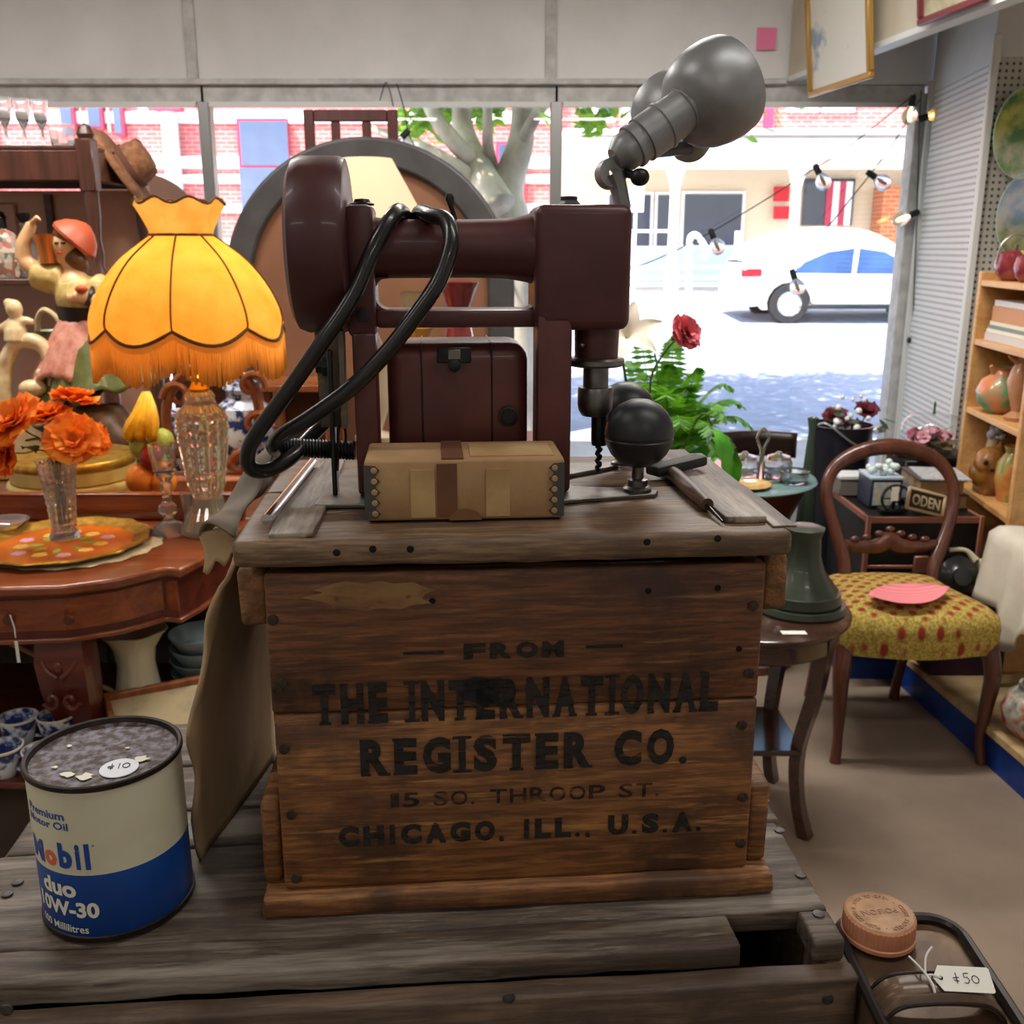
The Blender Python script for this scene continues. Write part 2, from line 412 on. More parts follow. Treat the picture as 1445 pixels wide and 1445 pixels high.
def brickmat(name, c1, c2, mortar):
    g = NG(name); b = g.n('ShaderNodeTexBrick'); g.l(g.co((1, 1, 1), rot=(pi/2, 0, 0)), b.inputs['Vector'])
    b.inputs['Color1'].default_value = lin(c1); b.inputs['Color2'].default_value = lin(c2); b.inputs['Mortar'].default_value = lin(mortar)
    b.inputs['Scale'].default_value = 1; b.inputs['Brick Width'].default_value = .24; b.inputs['Row Height'].default_value = .086; b.inputs['Mortar Size'].default_value = .008
    g.base(b.outputs[0]); g.set(Roughness=.9); MATS[name] = g.m; return g.m
m_brick = brickmat('red_brick', (206, 108, 104), (196, 92, 90), (216, 160, 150))
m_brick2 = brickmat('orange_brick', (206, 120, 70), (190, 100, 56), (200, 160, 130))
m_band = mat('white_render', (236, 230, 224), .8)
m_credfr = mat('crimson_frame', (186, 50, 84), .6)
m_bglass = mat('far_window_glass', (92, 104, 132), .12, col2=(70, 82, 110), sc=.7)
m_dglass = mat('dark_window_glass', (52, 58, 78), .15)
m_verandah = mat('verandah_cream', (226, 206, 178), .7)
m_vwhite = mat('verandah_white', (240, 240, 240), .6)
m_pale = mat('pale_blue_render', (190, 214, 222), .7)
m_red = mat('sign_red', (206, 20, 44), .6)
YB = 22.0
def fb(b, p0, p1, Y, th=.08):                  # a facade box between two pixels at distance Y
    a = at(p0[0], p0[1], Y); c = at(p1[0], p1[1], Y)
    return b.box(((a.x+c.x)/2, Y+th/2, (a.z+c.z)/2), (abs(c.x-a.x), th, abs(c.z-a.z)))
t = thing('brick_building', 'red brick two storey building with white bands across the street', 'building', (-6, 22.3, .5))
xr = at(790, 200, YB).x
MB().box(((-16+xr)/2, YB+.4, 4.2), (xr+16, .5, 8)).obj('wall', m_brick, t, sm=0)
for (y0, y1) in ((157, 174), (220, 238), (246, 259), (287, 300), (338, 362)):
    fb(MB(), (-300, y0), (790, y1), YB+.1, .1).obj('band', m_band, t, sm=0)
def bwin(p0, p1, fr=4, gm=m_bglass):
    f = fb(MB(), p0, p1, YB-.02, .14).obj('window', m_credfr, t, sm=0)
    fb(MB(), (p0[0]+fr, p0[1]+fr), (p1[0]-fr, (p0[1]+p1[1])/2-1), YB-.035, .03).obj('pane', gm, f, sm=0)
    fb(MB(), (p0[0]+fr, (p0[1]+p1[1])/2+2), (p1[0]-fr, p1[1]-fr), YB-.035, .03).obj('pane', gm, f, sm=0)
for p in (((78, 95), (106, 182)), ((117, 95), (146, 182)), ((154, 95), (176, 192)), ((333, 167), (412, 302)), ((700, 200), (741, 308)), ((-60, 150), (-10, 300))): bwin(*p)
for p in (((106, 95), (116, 186)), ((147, 95), (153, 186)), ((176, 95), (183, 150)), ((190, 95), (208, 157)), ((410, 300), (600, 320))):
    fb(MB(), *p, YB+.05, .1).obj('stone_panel', m_band, t, sm=0)
a = at(235, 150, YB-.2); c_ = at(236, 330, YB-.2)
MB().tube([(a.x, YB-.1, c_.z), (a.x, YB-.1, a.z-.2), (a.x, YB-.1, a.z)], .17, 12).obj('downpipe', m_pale, t)
fb(MB(), (216, 150), (254, 156), YB-.3, .3).obj('pipe_head', m_credfr, t, sm=0)
# verandah building
t = thing('verandah_shop', 'cream shop with white verandah roof and dark windows across the street', 'building', (6, 22.3, .5))
MB().box((xr+8.06, YB+.35, 1.9), (16, .5, 3.4)).obj('wall', m_verandah, t, sm=0)
MB().box((xr+8.06, YB+.6, 6.2), (16, .5, 5.2)).obj('upper_wall', m_brick, t, sm=0)
fb(MB(), (880, 347), (1250, 408), YB, .12).obj('dado', m_pale, t, sm=0)
for p in (((838, 90), (868, 172)), ((882, 90), (912, 172)), ((1118, 60), (1155, 158)), ((1168, 60), (1206, 158))):
    f = fb(MB(), p[0], p[1], YB+.28, .1).obj('window', m_vwhite, t, sm=0)
    fb(MB(), (p[0][0]+8, p[0][1]), (p[1][0]-8, p[1][1]-10), YB+.26, .04).obj('pane', m_bglass, f, sm=0)
fb(MB(), (1085, 60), (1090, 185), YB+.25, .1).obj('downpipe', m_credfr, t, sm=0)
for p in (((860, 275), (916, 347)), ((929, 275), (946, 347)), ((967, 274), (1044, 346))):
    f = fb(MB(), (p[0][0]-4, p[0][1]-4), (p[1][0]+4, p[1][1]+4), YB-.02, .14).obj('window', m_vwhite, t, sm=0)
    fb(MB(), p[0], p[1], YB-.05, .04).obj('pane', m_dglass, f, sm=0)
d = fb(MB(), (1137, 252), (1202, 318), YB-.02, .14).obj('door', m_dglass, t, sm=0)
for i in range(4): fb(MB(), (1168+i*9, 256), (1172+i*9, 318), YB-.06, .05).obj('door_slat', m_credfr if i % 2 == 0 else m_vwhite, d, sm=0)
for (y0, y1) in ((263, 284), (291, 309)): fb(MB(), (1093, y0), (1113, y1), YB-.06, .05).obj('notice', m_red, t, sm=0)
fb(MB(), (1248, 262), (1300, 395), YB-.6, .6).obj('brick_pier', m_brick2, t, sm=0)
YV = 19.9
fb(MB(), (795, 196), (1420, 224), YV, .25).obj('roof_fascia', m_vwhite, t, sm=0)
a = at(795, 196, YV); c_ = at(1420, 224, YV)
MB().box(((a.x+c_.x)/2, YV+1.2, a.z+.02), (c_.x-a.x, 2.6, .1), m=T((0, 0, .1))).obj('roof', mat('verandah_roof', (214, 218, 222), .5), t, sm=0)
fb(MB(), (795, 224), (1420, 238), YV+.05, .2).obj('beam', m_verandah, t, sm=0)
for x in (955, 1128):
    a = at(x, 238, YV); g0 = gz(YV)+.12
    b = MB().lathe([(.14, g0), (.14, g0+.5), (.1, g0+.55), (.09, a.z-.35), (.16, a.z-.1), (.2, a.z)], 10, T((a.x, YV+.1, 0)))
    b.obj('column', m_vwhite, t)
# railing, sign and hoop on the far footpath
YR = 19.3
t = thing('street_railing', 'white metal railing with low rails on the far footpath', 'railing', at(960, 405, YR))
for (x0, y, x1) in ((880, 326, 950), (880, 377, 1045), (880, 392, 1045), (880, 402, 1045)):
    fb(MB(), (x0, y-2), (x1, y+2), YR, .05).obj('rail', m_vwhite, t, sm=0)
for x in (888, 1040):
    fb(MB(), (x-2, 326), (x+2, 412), YR, .05).obj('post', m_vwhite, t, sm=0)
h = [at(972, 410, YR-.1), at(973, 345, YR-.1), at(978, 332, YR-.1), at(986, 335, YR-.1), at(996, 352, YR-.1), at(993, 366, YR-.1)]
tag(MB().tube(smooth(h, 5), .06, 8).obj('footpath_hoop', m_vwhite), 'white curved hoop post on the far footpath beside the railing', 'post')
t = thing('street_sign', 'small blank white sign on a thin pole before the verandah', 'street sign', at(898, 408, 18.9))
a = at(897, 298, 18.9); MB().tube([(a.x, 18.9, gz(18.9)), (a.x, 18.9, a.z+.5)], .03, 8).obj('pole', m_vwhite, t)
fb(MB(), (888, 262), (908, 299), 18.86, .03).obj('sign_plate', m_vwhite, t, sm=0)

# ---- parked car
YC = 16.6; cx0 = at(1040, 440, YC).x; g0 = gz(YC)
t = thing('parked_car', 'white hatchback car parked across the sunny street', 'car', (cx0+2, YC+.8, g0))
m_car = mat('car_white', (232, 234, 236), .25, coat=.6)
m_tyre = mat('tyre_rubber', (30, 30, 32), .8); m_rim = mat('alloy_rim', (190, 192, 196), .35, .6)
m_cglass = mat('car_glass', (22, 46, 92), .08, col2=(60, 96, 150), sc=1.5)
def arch(cx, r, n=8): return [(cx+r*math.cos(pi-pi*i/n), .30+r*math.sin(pi-pi*i/n)) for i in range(n+1)]
CM = T((cx0, YC, g0)) @ Rx(pi/2) @ Sc(1, 1, -1)
low = [(0.02, .42), (.12, .26)]+arch(.86, .37)+arch(3.32, .37)+[(4.0, .24), (4.12, .4), (4.1, .62), (3.9, .78), (3.1, .93), (2.6, .97), (.5, 1.02), (.14, .98), (.03, .8)]
MB().prism(low, 0, 1.72, CM).obj('body', m_car, t, sm=30, bev=.05)
def cab(u, v):
    P_ = [(.12, 1.0), (.5, 1.36), (1.0, 1.5), (1.7, 1.53), (2.3, 1.42), (3.05, .95)]
    q = smooth([(x, z, 0) for x, z in P_], 4); i = min(int(u*(len(q)-1)+.5), len(q)-1); p = q[i]
    ww = .86-.2*max(0, (p.y-.95)/.6)
    pr = [(-.86, .9), (-ww, p.y-.05), (-ww+.09, p.y), (0, p.y+.02), (ww-.09, p.y), (ww, p.y-.05), (.86, .9)]
    y, z = pr[int(v*6+.5)]
    return (p.x, z, y+.86)
MB().surf(cab, 20, 6, CM).obj('cabin', m_car, t, sm=50)
MB().prism([(.8, 1.03), (.95, 1.2), (1.3, 1.36), (1.72, 1.42), (1.72, 1.02)], -.01, .03, CM @ Rx(R(-9)) @ T((0, -.17, -.17-.02))).obj('side_window', m_cglass, t, sm=0)
MB().prism([(1.8, 1.42), (2.2, 1.37), (2.6, 1.16), (2.8, 1.02), (1.8, 1.02)], -.01, .03, CM @ Rx(R(-9)) @ T((0, -.17, -.17-.02))).obj('side_window', m_cglass, t, sm=0)
for x in (.86, 3.32):
    for y in (.02, 1.5):
        wm = T((cx0+x, YC+y, g0+.32)) @ Rx(-pi/2)
        wl = MB().lathe([(.2, 0), (.31, .0), (.325, .03), (.325, .19), (.3, .2), (.2, .2)], 24, wm).obj('wheel', m_tyre, t)
        if y < 1:
            b = MB().lathe([(0, .015), (.06, .012), (.2, .03), (.215, 0), (.215, .05)], 20, wm); b.obj('rim', m_rim, wl)
            b = MB()
            for k in range(7): b.box((.12, 0, .004), (.13, .028, .012), wm @ Rz(k*2*pi/7))
            b.obj('spokes', m_car, wl)
MB().box((cx0+.2, YC-.0, g0+.82), (.34, .05, .13), bev=.02).obj('tail_light', mat('tail_light_red', (200, 20, 36), .2), t)
MB().box((cx0+.02, YC+.86, g0+.35), (.08, 1.6, .2), bev=.03).obj('rear_bumper', m_car, t)
MB().box((cx0+2.85, YC-.06, g0+1.0), (.18, .14, .12), bev=.03).obj('wing_mirror', m_cglass, t)
MB().box((cx0+2.1, YC+.02, g0+.27), (2.0, .04, .07)).obj('sill_trim', m_tyre, t)

# ---- street tree
YT = 7.4
t = thing('street_tree', 'pale barked street tree with several spreading limbs outside the window', 'tree', (at(712, 600, YT).x, YT, gz(YT)))
m_bark = mat('pale_bark', (206, 192, 174), .85, col2=(150, 138, 128), sc=5, bump=.4, bsc=22, st=(1, 1, .5))
def tp(x, y, dy=0): return at(x, y, YT+dy)
base = tp(722, 330); base.z = gz(YT)-.1
b = MB().tube(smooth([base, tp(718, 420), tp(716, 320), tp(714, 270), tp(735, 200), tp(738, 140), tp(740, 40)], 5), [.24, .2, .175, .15, .105, .085, .075, .05], 12)
b.obj('trunk', m_bark, t, sm=180)
for pts, r0, r1 in ((p_, a_*.72, b_*.72) for p_, a_, b_ in (([(706, 292), (680, 245), (655, 190), (651, 140), (648, 60)], .16, .07), ([(672, 232), (645, 205), (618, 170), (596, 130), (560, 60)], .1, .05),
                    ([(688, 268), (650, 240), (610, 215), (575, 200), (520, 180)], .09, .035), ([(703, 255), (690, 215), (688, 170), (690, 60)], .07, .04),
                    ([(728, 225), (742, 190), (762, 155), (790, 110)], .075, .05))):
    pp = [tp(x, y, .25*math.sin(i*1.3+r0*40)) for i, (x, y) in enumerate(pts)]
    MB().tube(smooth(pp, 5), [r0, (r0+r1)/2, r1], 10).obj('limb', m_bark, t, sm=180)
g = NG('leaf_green'); tcn = g.n('ShaderNodeNewGeometry'); g.base(g.ramp(tcn.outputs['Random Per Island'], [(0, lin((96, 140, 40))), (1, lin((168, 200, 80)))]))
g.set(Roughness=.6, Transmission_Weight=.0); MATS['leaf'] = g.m
tr = g.n('ShaderNodeBsdfTranslucent'); tr.inputs[0].default_value = lin((150, 200, 60)); ms = g.n('ShaderNodeMixShader'); ms.inputs[0].default_value = .4
g.l(g.p.outputs[0], ms.inputs[1]); g.l(tr.outputs[0], ms.inputs[2]); g.l(ms.outputs[0], g.out.inputs[0])
b = MB(); rn = random.Random(3)
cl = [(rn.uniform(-2.1, 2.0), rn.uniform(-1.5, 1.2), rn.uniform(2.9, 5.2), rn.uniform(.45, .85)) for _ in range(60)]
cl += [(tp(600, 150).x, .6, 2.5, .16), (tp(630, 150).x, .5, 2.55, .14), (tp(680, 160).x, .6, 2.5, .16), (tp(710, 150).x, .5, 2.6, .16), (tp(830, 150).x+.1, .6, 2.45, .16), (tp(575, 160).x, .7, 2.4, .2)]
for (x, y, z, r) in cl:
    for k in range(int(230*r/.5)):
        d = Vector((rn.gauss(0, 1), rn.gauss(0, 1), rn.gauss(0, .8))).normalized()*r*rn.random()**.4
        p = Vector((x, YT+y, z))+d
        b.add([(-.06, 0, 0), (0, -.034, .008), (.065, 0, 0), (0, .034, .008)], [(0, 1, 2, 3)], T(p) @ Rz(rn.uniform(0, 6.3)) @ Rx(rn.uniform(-1, 1)) @ Ry(rn.uniform(-1, 1)))
o = b.obj('foliage', MATS['leaf'], t, sm=0); o['kind'] = 'stuff'

# ================================================================== FOREGROUND: crates, drill, can
ZL = 1.046
KC = onz(730, 1270, ZL); KA = R(4.5); KM = T(KC) @ Rz(KA); KI = KM.inverted()
def kp(px, py, ly=0):                          # pixel -> crate coordinates on the plane y = ly
    o_ = KI @ Vector((0, 0, EYE)); d = (KI.to_3x3() @ ray(px, py)); t_ = (ly-o_.y)/d.y; return o_+d*t_
def kz(px, py, lz=0):
    o_ = KI @ Vector((0, 0, EYE)); d = (KI.to_3x3() @ ray(px, py)); t_ = (lz-o_.z)/d.z; return o_+d*t_
LT = .2765                                     # top of the lid in crate coordinates
def K(): return MB(KM)

w_low = wood('weathered_top', (70, 57, 46), (112, 97, 82), 'x', 1.5, .6, .6, stain=(66, 52, 42), grey=(140, 130, 118), seed=1, wear=(166, 150, 130))
w_low2 = wood('weathered_front', (84, 66, 52), (116, 94, 76), 'x', 1.0, .6, .4, stain=(66, 50, 38), seed=2, wear=(140, 112, 86))
w_front = wood('crate_front', (92, 54, 32), (142, 92, 54), 'x', 1.5, .58, .4, stain=(66, 40, 26), seed=3, wear=(166, 116, 68))
w_front2 = wood('crate_front_low', (108, 66, 36), (164, 110, 60), 'x', 1.5, .58, .4, stain=(76, 48, 28), seed=5, wear=(196, 144, 84))
w_lid = wood('crate_lid', (98, 74, 54), (140, 112, 84), 'x', 1.5, .5, .4, stain=(84, 62, 46), seed=6, wear=(178, 146, 112))
w_bat = wood('crate_batten', (84, 70, 60), (134, 118, 102), 'y', 1.6, .5, .6, stain=(70, 56, 46), grey=(164, 152, 138), seed=7)
w_end = mat('end_grain', (92, 60, 36), .85, col2=(140, 100, 62), sc=60, bump=.8, bsc=160)
m_nail = mat('nail_iron', (92, 88, 86), .5, .6, col2=(60, 54, 50), sc=200)
m_hole = mat('nail_hole', (12, 9, 7), .9)

def plank(b, x0, x1, y0, y1, z0, z1, bev=.0025, jit=.0009, seed=0, seg=10):
    q = MB()
    bm_ = bmesh.new(); bmesh.ops.create_cube(bm_, size=1)
    d = (x1-x0, y1-y0, z1-z0); L = max(range(3), key=lambda i: d[i])
    ed = [e for e in bm_.edges if abs((e.verts[0].co-e.verts[1].co)[L]) > .5]
    bmesh.ops.subdivide_edges(bm_, edges=ed, cuts=seg)
    for v in bm_.verts: v.co = Vector(((x0+x1)/2+v.co.x*d[0], (y0+y1)/2+v.co.y*d[1], (z0+z1)/2+v.co.z*d[2]))
    bmesh.ops.bevel(bm_, geom=[e for e in bm_.edges if len(e.link_faces) == 2 and e.calc_face_angle(0) > .5], offset=min(bev, min(d)*.3), segments=2, affect='EDGES', profile=.5)
    q.bm(bm_); q.jitter(jit, 45, seed); q.jitter(jit*1.2, 12, seed+5)
    b.v_off = len(b.v); b.add(q.v, q.f); return b
def kplank(name, m, par, *a, **k): return plank(K(), *a, **k).obj(name, m, par, sm=50)

# the table underneath everything
m_tab = wood('table_dark_wood', (52, 38, 30), (84, 62, 48), 'x', 1, .55, .2)
t = thing('work_table', 'plain dark wooden table carrying the big weathered crate', 'table', (-.1, .6, 0))
MB().box((-.09, .6, .705), (.86, .66, .03), bev=.004).obj('table_top', m_tab, t)
for x in (-.48, .3):
    for y in (.31, .89): MB().box((x, y, .345), (.05, .05, .69), bev=.004).obj('leg', m_tab, t)
for y in (.31, .89): MB().box((-.09, y, .65), (.72, .025, .08), bev=.002).obj('apron', m_tab, t)

# ---- lower crate
BZ = -(ZL-.72)
lc = thing('weathered_crate', 'large grey weathered plank crate with nail heads and a square hole', 'crate', m=KM @ T((-.08, .12, BZ)))
kplank('front_strip', w_low, lc, -.40, .146, -.060, -.027, -.017, 0, seed=1, seg=24, jit=.0013)
kplank('front_strip', w_low, lc, .197, .2195, -.060, -.027, -.017, 0, seed=2, seg=3)
for i, (y0, y1) in enumerate(((-.0262, .084), (.0855, .139), (.1405, .214), (.2155, .30))):
    kplank('top_plank', w_low, lc, -.395+.004*(i % 2), .2195+.003*i, y0, y1, -.017, .0004*(i % 2), seed=3+i, seg=24)
kplank('front_board', w_low2, lc, -.405, .2225, -.078, -.061, -.175, -.016, seed=8, seg=20)
kplank('front_board', w_low2, lc, -.405, .2225, -.078, -.061, BZ, -.177, seed=9, seg=20)
for x0, x1 in ((-.405, -.388), (.205, .2225)):
    kplank('side_board', w_low2, lc, x0, x1, -.0605, .30, BZ, -.018, seed=10, seg=8)
kplank('back_board', w_low2, lc, -.387, .204, .284, .30, BZ, -.018, seed=11, seg=8)
kplank('bottom_board', w_low2, lc, -.387, .204, -.06, .283, BZ+.001, BZ+.015, seed=12, seg=8)
def nail(par, p, nrm, r=.0042, m=m_nail, name='nail', h=.0012):
    m_ = KM @ aim(p, Vector(p)+Vector(nrm))
    return MB().lathe([(r, 0), (r*.95, h*.7), (r*.5, h), (0, h)], 12, m_).obj(name, m, par)
for p in ((1080, 1130), (1100, 1172), (1130, 1235), (1155, 1290), (25, 1245), (10, 1262)):
    nail(lc, kz(*p, .0005), (0, 0, 1))
for p in ((1168, 1410), (718, 1408), (10, 1425)): nail(lc, kp(*p, -.0785), (0, -1, 0))

# ---- stencilled crate
tc_ = thing('stencilled_crate', 'brown wooden crate stencilled with shipping address lettering', 'crate', m=KM @ T((0, .11, .001)))
kplank('base_board', w_front2, tc_, -.178, .186, -.009, .235, .001, .017, seed=20, seg=16, jit=.0012)
fb1 = kplank('front_board', w_front2, tc_, -.164, .1675, 0, .014, .0178, .1518, seed=21, seg=16, jit=.0004)
fb2 = kplank('front_board', w_front, tc_, -.1645, .167, 0, .014, .1524, .2505, seed=22, seg=16, jit=.0005)
for x0, x1 in ((-.163, -.152), (.155, .1665)):
    kplank('side_board', w_front, tc_, x0, x1, .0145, .216, .018, .258, seed=23, seg=6)
kplank('back_board', w_front, tc_, -.163, .1665, .217, .23, .018, .25, seed=24, seg=8)
for (x0, x1, z0, z1) in ((-.184, -.1645, .212, .252), (.168, .186, .214, .2535), (-.179, -.165, .0178, .082), (.1685, .185, .0178, .08)):
    kplank('side_cleat', w_end if z0 > .1 else w_front2, tc_, x0, x1, .008, .228, z0, z1, bev=.004, seed=int(z0*900), seg=6, jit=.0012)
for p in ((385, 875), (391, 972), (401, 1057), (397, 965), (411, 1150), (418, 1240), (1063, 855), (1057, 950), (1047, 1023), (1048, 1125), (1045, 1190)):
    nail(tc_, kp(*p, -.0006), (0, -1, 0), .0038, mat('nail_dark', (70, 60, 48), .6, .3, col2=(44, 36, 28), sc=300), h=.001)
for p in ((475, 845), (576, 842), (1013, 830), (915, 834), (1043, 916), (610, 848)):
    nail(tc_, kp(*p, -.0006), (0, -1, 0), .0022, m_hole, 'nail_hole', .0003)
# lettering
g = NG('stencil_ink'); g.base(lin((26, 24, 22))); g.set(Roughness=.6)
n1 = g.noise(g.co((30, 60, 60)), 1.2, 6, .65)
al = g.ramp(n1, [(.3, (.5,)*3), (.5, (1,)*3)]); n2 = g.noise(g.co((40, 300, 300)), 1, 4); al2 = g.ramp(n2, [(.36, (.3,)*3), (.46, BW1)])
g.l(g.mix(1, al, al2, 'MULTIPLY'), g.p.inputs['Alpha']); m_ink = g.m
g = NG('stencil_ink_faint'); g.base(lin((30, 26, 22))); g.set(Roughness=.6)
g.l(g.ramp(g.noise(g.co((40, 200, 200)), 1, 5), [(.35, (.12,)*3), (.62, (.8,)*3)]), g.p.inputs['Alpha']); m_ink2 = g.m
SER = {'T': [(.25, .75, 0)], 'H': [(0, .32, 0), (.68, 1, 0), (0, .32, 1), (.68, 1, 1)], 'I': [(-.3, 1.3, 0), (-.3, 1.3, 1)], 'N': [(0, .3, 0), (0, .2, 1), (.7, 1, 1)],
       'R': [(0, .35, 0), (.75, 1.05, 0)], 'A': [(-.05, .3, 0), (.7, 1.05, 0)], 'E': [(-.06, .2, 0), (-.06, .2, 1)], 'L': [(-.1, .35, 0), (-.1, .35, 1)]}
def lettering(txt, x0, x1, z0, z1, m, serif=True, bold=.02, y=-.0011):
    W = {'I': .42, '.': .3, ' ': .45, ',': .3, 'E': .82, 'L': .8, 'S': .85, '1': .5}
    ws = [W.get(c, 1.0) for c in txt]; gap = .2; tot = sum(ws)+gap*(len(txt)-1); k = (x1-x0)/tot; x = x0; b = K()
    M_ = Matrix(((1, 0, 0, 0), (0, 0, 1, y), (0, 1, 0, 0), (0, 0, 0, 1)))
    for c, w_ in zip(txt, ws):
        a, e = x, x+w_*k; x = e+gap*k
        if c == ' ': continue
        h = z1-z0
        gl = glyphs(c, 1, bold)
        if c in '.,': fit(gl, a, a+min(w_*k, h*.22), z0-(h*.24 if c == ',' else 0), z0+h*.2)
        elif c == 'I': fit(gl, a+w_*k*.2, e-w_*k*.2, z0, z1)
        else: fit(gl, a, e, z0, z1)
        extrude_flat(gl, 0.0003); b.bm(gl, M_)
        if serif:
            wd = e-a
            for (u, v, top) in SER.get(c, []):
                zz = z1-h*.07 if top else z0
                b.box((a+wd*(u+v)/2, y, zz+h*.035), (wd*(v-u), .0004, h*.07))
    return b, m
def put(lt, par, name): lt[0].obj(name, lt[1], par, sm=0)
put(lettering('FROM', -.0362, .031, .1882, .1995, m_ink, False, .05), fb2, 'lettering')
b = K().box((-.0627, -.0011, .194), (.027, .0004, .0018)); b.box((.0585, -.0011, .1945), (.025, .0004, .0018)); b.obj('dash', m_ink, fb2, sm=0)
put(lettering('THE INTERNATIONAL', -.1375, .139, .1440, .1735, m_ink, True, .055), tc_, 'lettering')
put(lettering('REGISTER CO.', -.1075, .119, .1045, .132, m_ink, True, .055), fb1, 'lettering')
put(lettering('15 SO. THROOP ST.', -.088, .101, .0795, .0905, m_ink2, False, .012), fb1, 'lettering')
put(lettering('CHICAGO, ILL., U.S.A.', -.125, .1325, .0502, .066, m_ink, False, .06), fb1, 'lettering')

def stainmat(name, col, hi_=.9, lo_=.42):
    g = NG(name); g.base(lin(col)); g.set(Roughness=.7); g.l(g.ramp(g.noise(g.co((14, 40, 40)), 1.3, 6, .65), [(lo_, (0,)*3), (lo_+.2, (hi_,)*3)]), g.p.inputs['Alpha']); return g.m
def blotch(x0, x1, z0, z1, m, par, name, seed):
    rn = random.Random(seed); n = 22; cx, cz, rx, rz = (x0+x1)/2, (z0+z1)/2, (x1-x0)/2, (z1-z0)/2
    poly = [(cx+rx*rn.uniform(.7, 1)*math.cos(2*pi*i/n), cz+rz*rn.uniform(.7, 1)*math.sin(2*pi*i/n)) for i in range(n)]
    K().prism(poly, 0, .0002, Matrix(((1, 0, 0, 0), (0, 0, -1, -.0009), (0, 1, 0, 0), (0, 0, 0, 1)))).obj(name, m, par, sm=0)
m_resid = stainmat('label_residue', (180, 142, 92), .5, .4); m_blot = stainmat('ink_blot', (18, 18, 20), .85, .36)
a_ = kp(425, 868); c_ = kp(625, 812); blotch(a_.x, c_.x, a_.z, c_.z, m_resid, fb2, 'label_residue', 1)
a_ = kp(640, 1000); c_ = kp(735, 950); blotch(a_.x, c_.x, a_.z, c_.z, m_blot, fb2, 'ink_blot', 2)

# ---- lid with battens
ld = thing('crate_lid', 'loose worn plank lid with battens lying on the stencilled crate', 'crate lid', m=KM @ T((0, .1, .258)))
kplank('lid_board', w_lid, ld, -.1805, .1785, -.013, .118, .2585, LT, seed=30, seg=20, bev=.004, jit=.0012)
kplank('lid_board', w_lid, ld, -.181, .183, .1186, .236, .2585, LT, seed=31, seg=20, bev=.003, jit=.001)
kplank('batten', w_bat, ld, -.159, -.130, -.006, .232, LT-.0005, LT+.0035, seed=32, seg=10, bev=.001)
kplank('batten', w_bat, ld, .1395, .168, .008, .234, LT-.0005, LT+.0045, seed=33, seg=10, bev=.001)
kplank('edge_strip', w_bat, ld, .1686, .184, -.004, .234, LT-.0005, LT+.001, seed=34, seg=10, bev=.001)
for p in ((475, 780), (526, 775), (579, 775), (913, 765), (1013, 760)): nail(ld, kp(*p, -.0138), (0, -1, 0), .0024, m_hole, 'nail_hole', .0003)

# ---- torn cardboard leaning on the crate
m_card = mat('old_cardboard', (190, 164, 128), .85, col2=(160, 134, 100), sc=9, bump=.35, bsc=26, st=(1, 1, .35))
m_card2 = mat('old_cardboard_top', (140, 128, 112), .85, col2=(112, 100, 86), sc=12, bump=.3, bsc=40)
t = thing('torn_cardboard', 'torn brown cardboard sheet leaning against the stencilled crate beside the can', 'cardboard', m=KM @ T((-.22, .15, 0)))
b0 = kz(282, 1212, .001); b1 = Vector((-.207, .225, .001)); t0 = kp(322, 792, .045); t1 = Vector((-.19, .235, .245))
def sheet(u, v):
    a = b0.lerp(b1, u); c = t0.lerp(t1, u); p = a.lerp(c, v)
    p = p+Vector((-.013*math.sin(pi*v)*(1-u)**2+.006*math.sin(7*v+3*u)*(.3+u)*.3, -.006*math.sin(pi*v)*(1-u), 0))
    if v > .93: p.z -= .006*(.5+.5*math.sin(u*31))
    if u < .03: p.y += .006*math.sin(v*23)*math.sin(v*7); p.x -= .003*math.sin(v*17)
    return p
K().surf(sheet, 16, 26).obj('sheet', m_card, t, sm=180, solid=.0035)
def flap(u, v):
    a = Vector((-.191, .05, .262)).lerp(Vector((-.185, .225, .292)), u); o_ = kp(280, 752, .075).lerp(kp(384, 682, .21), u)
    p = a.lerp(o_, v); p.z += .014*math.sin(pi*v)*(.4+.6*u)+.004*math.sin(9*u+4*v); p.x -= .006*math.sin(pi*v)
    return p
K().surf(flap, 14, 10).obj('top_flap', m_card2, t, sm=180, solid=.002)
p0 = kp(280, 752, .075)
K().surf(lambda u, v: p0.lerp(kp(328, 742, .06), u)+Vector((.003*math.sin(v*3), .004*v, -.030*v*(1-.25*u)-.004*math.sin(u*12)*v)), 8, 6).obj('folded_corner', m_card, t, sm=180, solid=.002)

# ---- oil can
CR_, CH = .0505, .1175
CC = Vector((-.283, .622, ZL+.0012)); CMx = T(CC)
can = thing('oil_can', 'cream and blue motor oil can with rusty lid and round price sticker', 'oil can', CC)
m_ccream = mat('can_cream', (206, 202, 176), .42, col2=(184, 176, 148), sc=14, lo=.45, hi=.8)
m_cblue = mat('can_blue', (18, 76, 158), .4, col2=(12, 60, 136), sc=9)
m_rust = mat('can_rust', (66, 50, 42), .6, .25, col2=(124, 120, 130), sc=150, bump=.4, bsc=120, lo=.42, hi=.62)
m_rim = mat('can_rim_iron', (52, 42, 38), .5, .5, col2=(30, 24, 22), sc=60)
MB().lathe([(CR_, .052), (CR_, CH-.004)], 64, CMx).obj('upper_wall', m_ccream, can)
MB().lathe([(0, .001), (CR_-.002, .001), (CR_, .004), (CR_, .052)], 64, CMx).obj('lower_wall', m_cblue, can)
MB().lathe([(CR_-.001, .0), (CR_+.0012, .001), (CR_+.0012, .0045), (CR_, .005)], 64, CMx).obj('base_rim', m_rim, can)
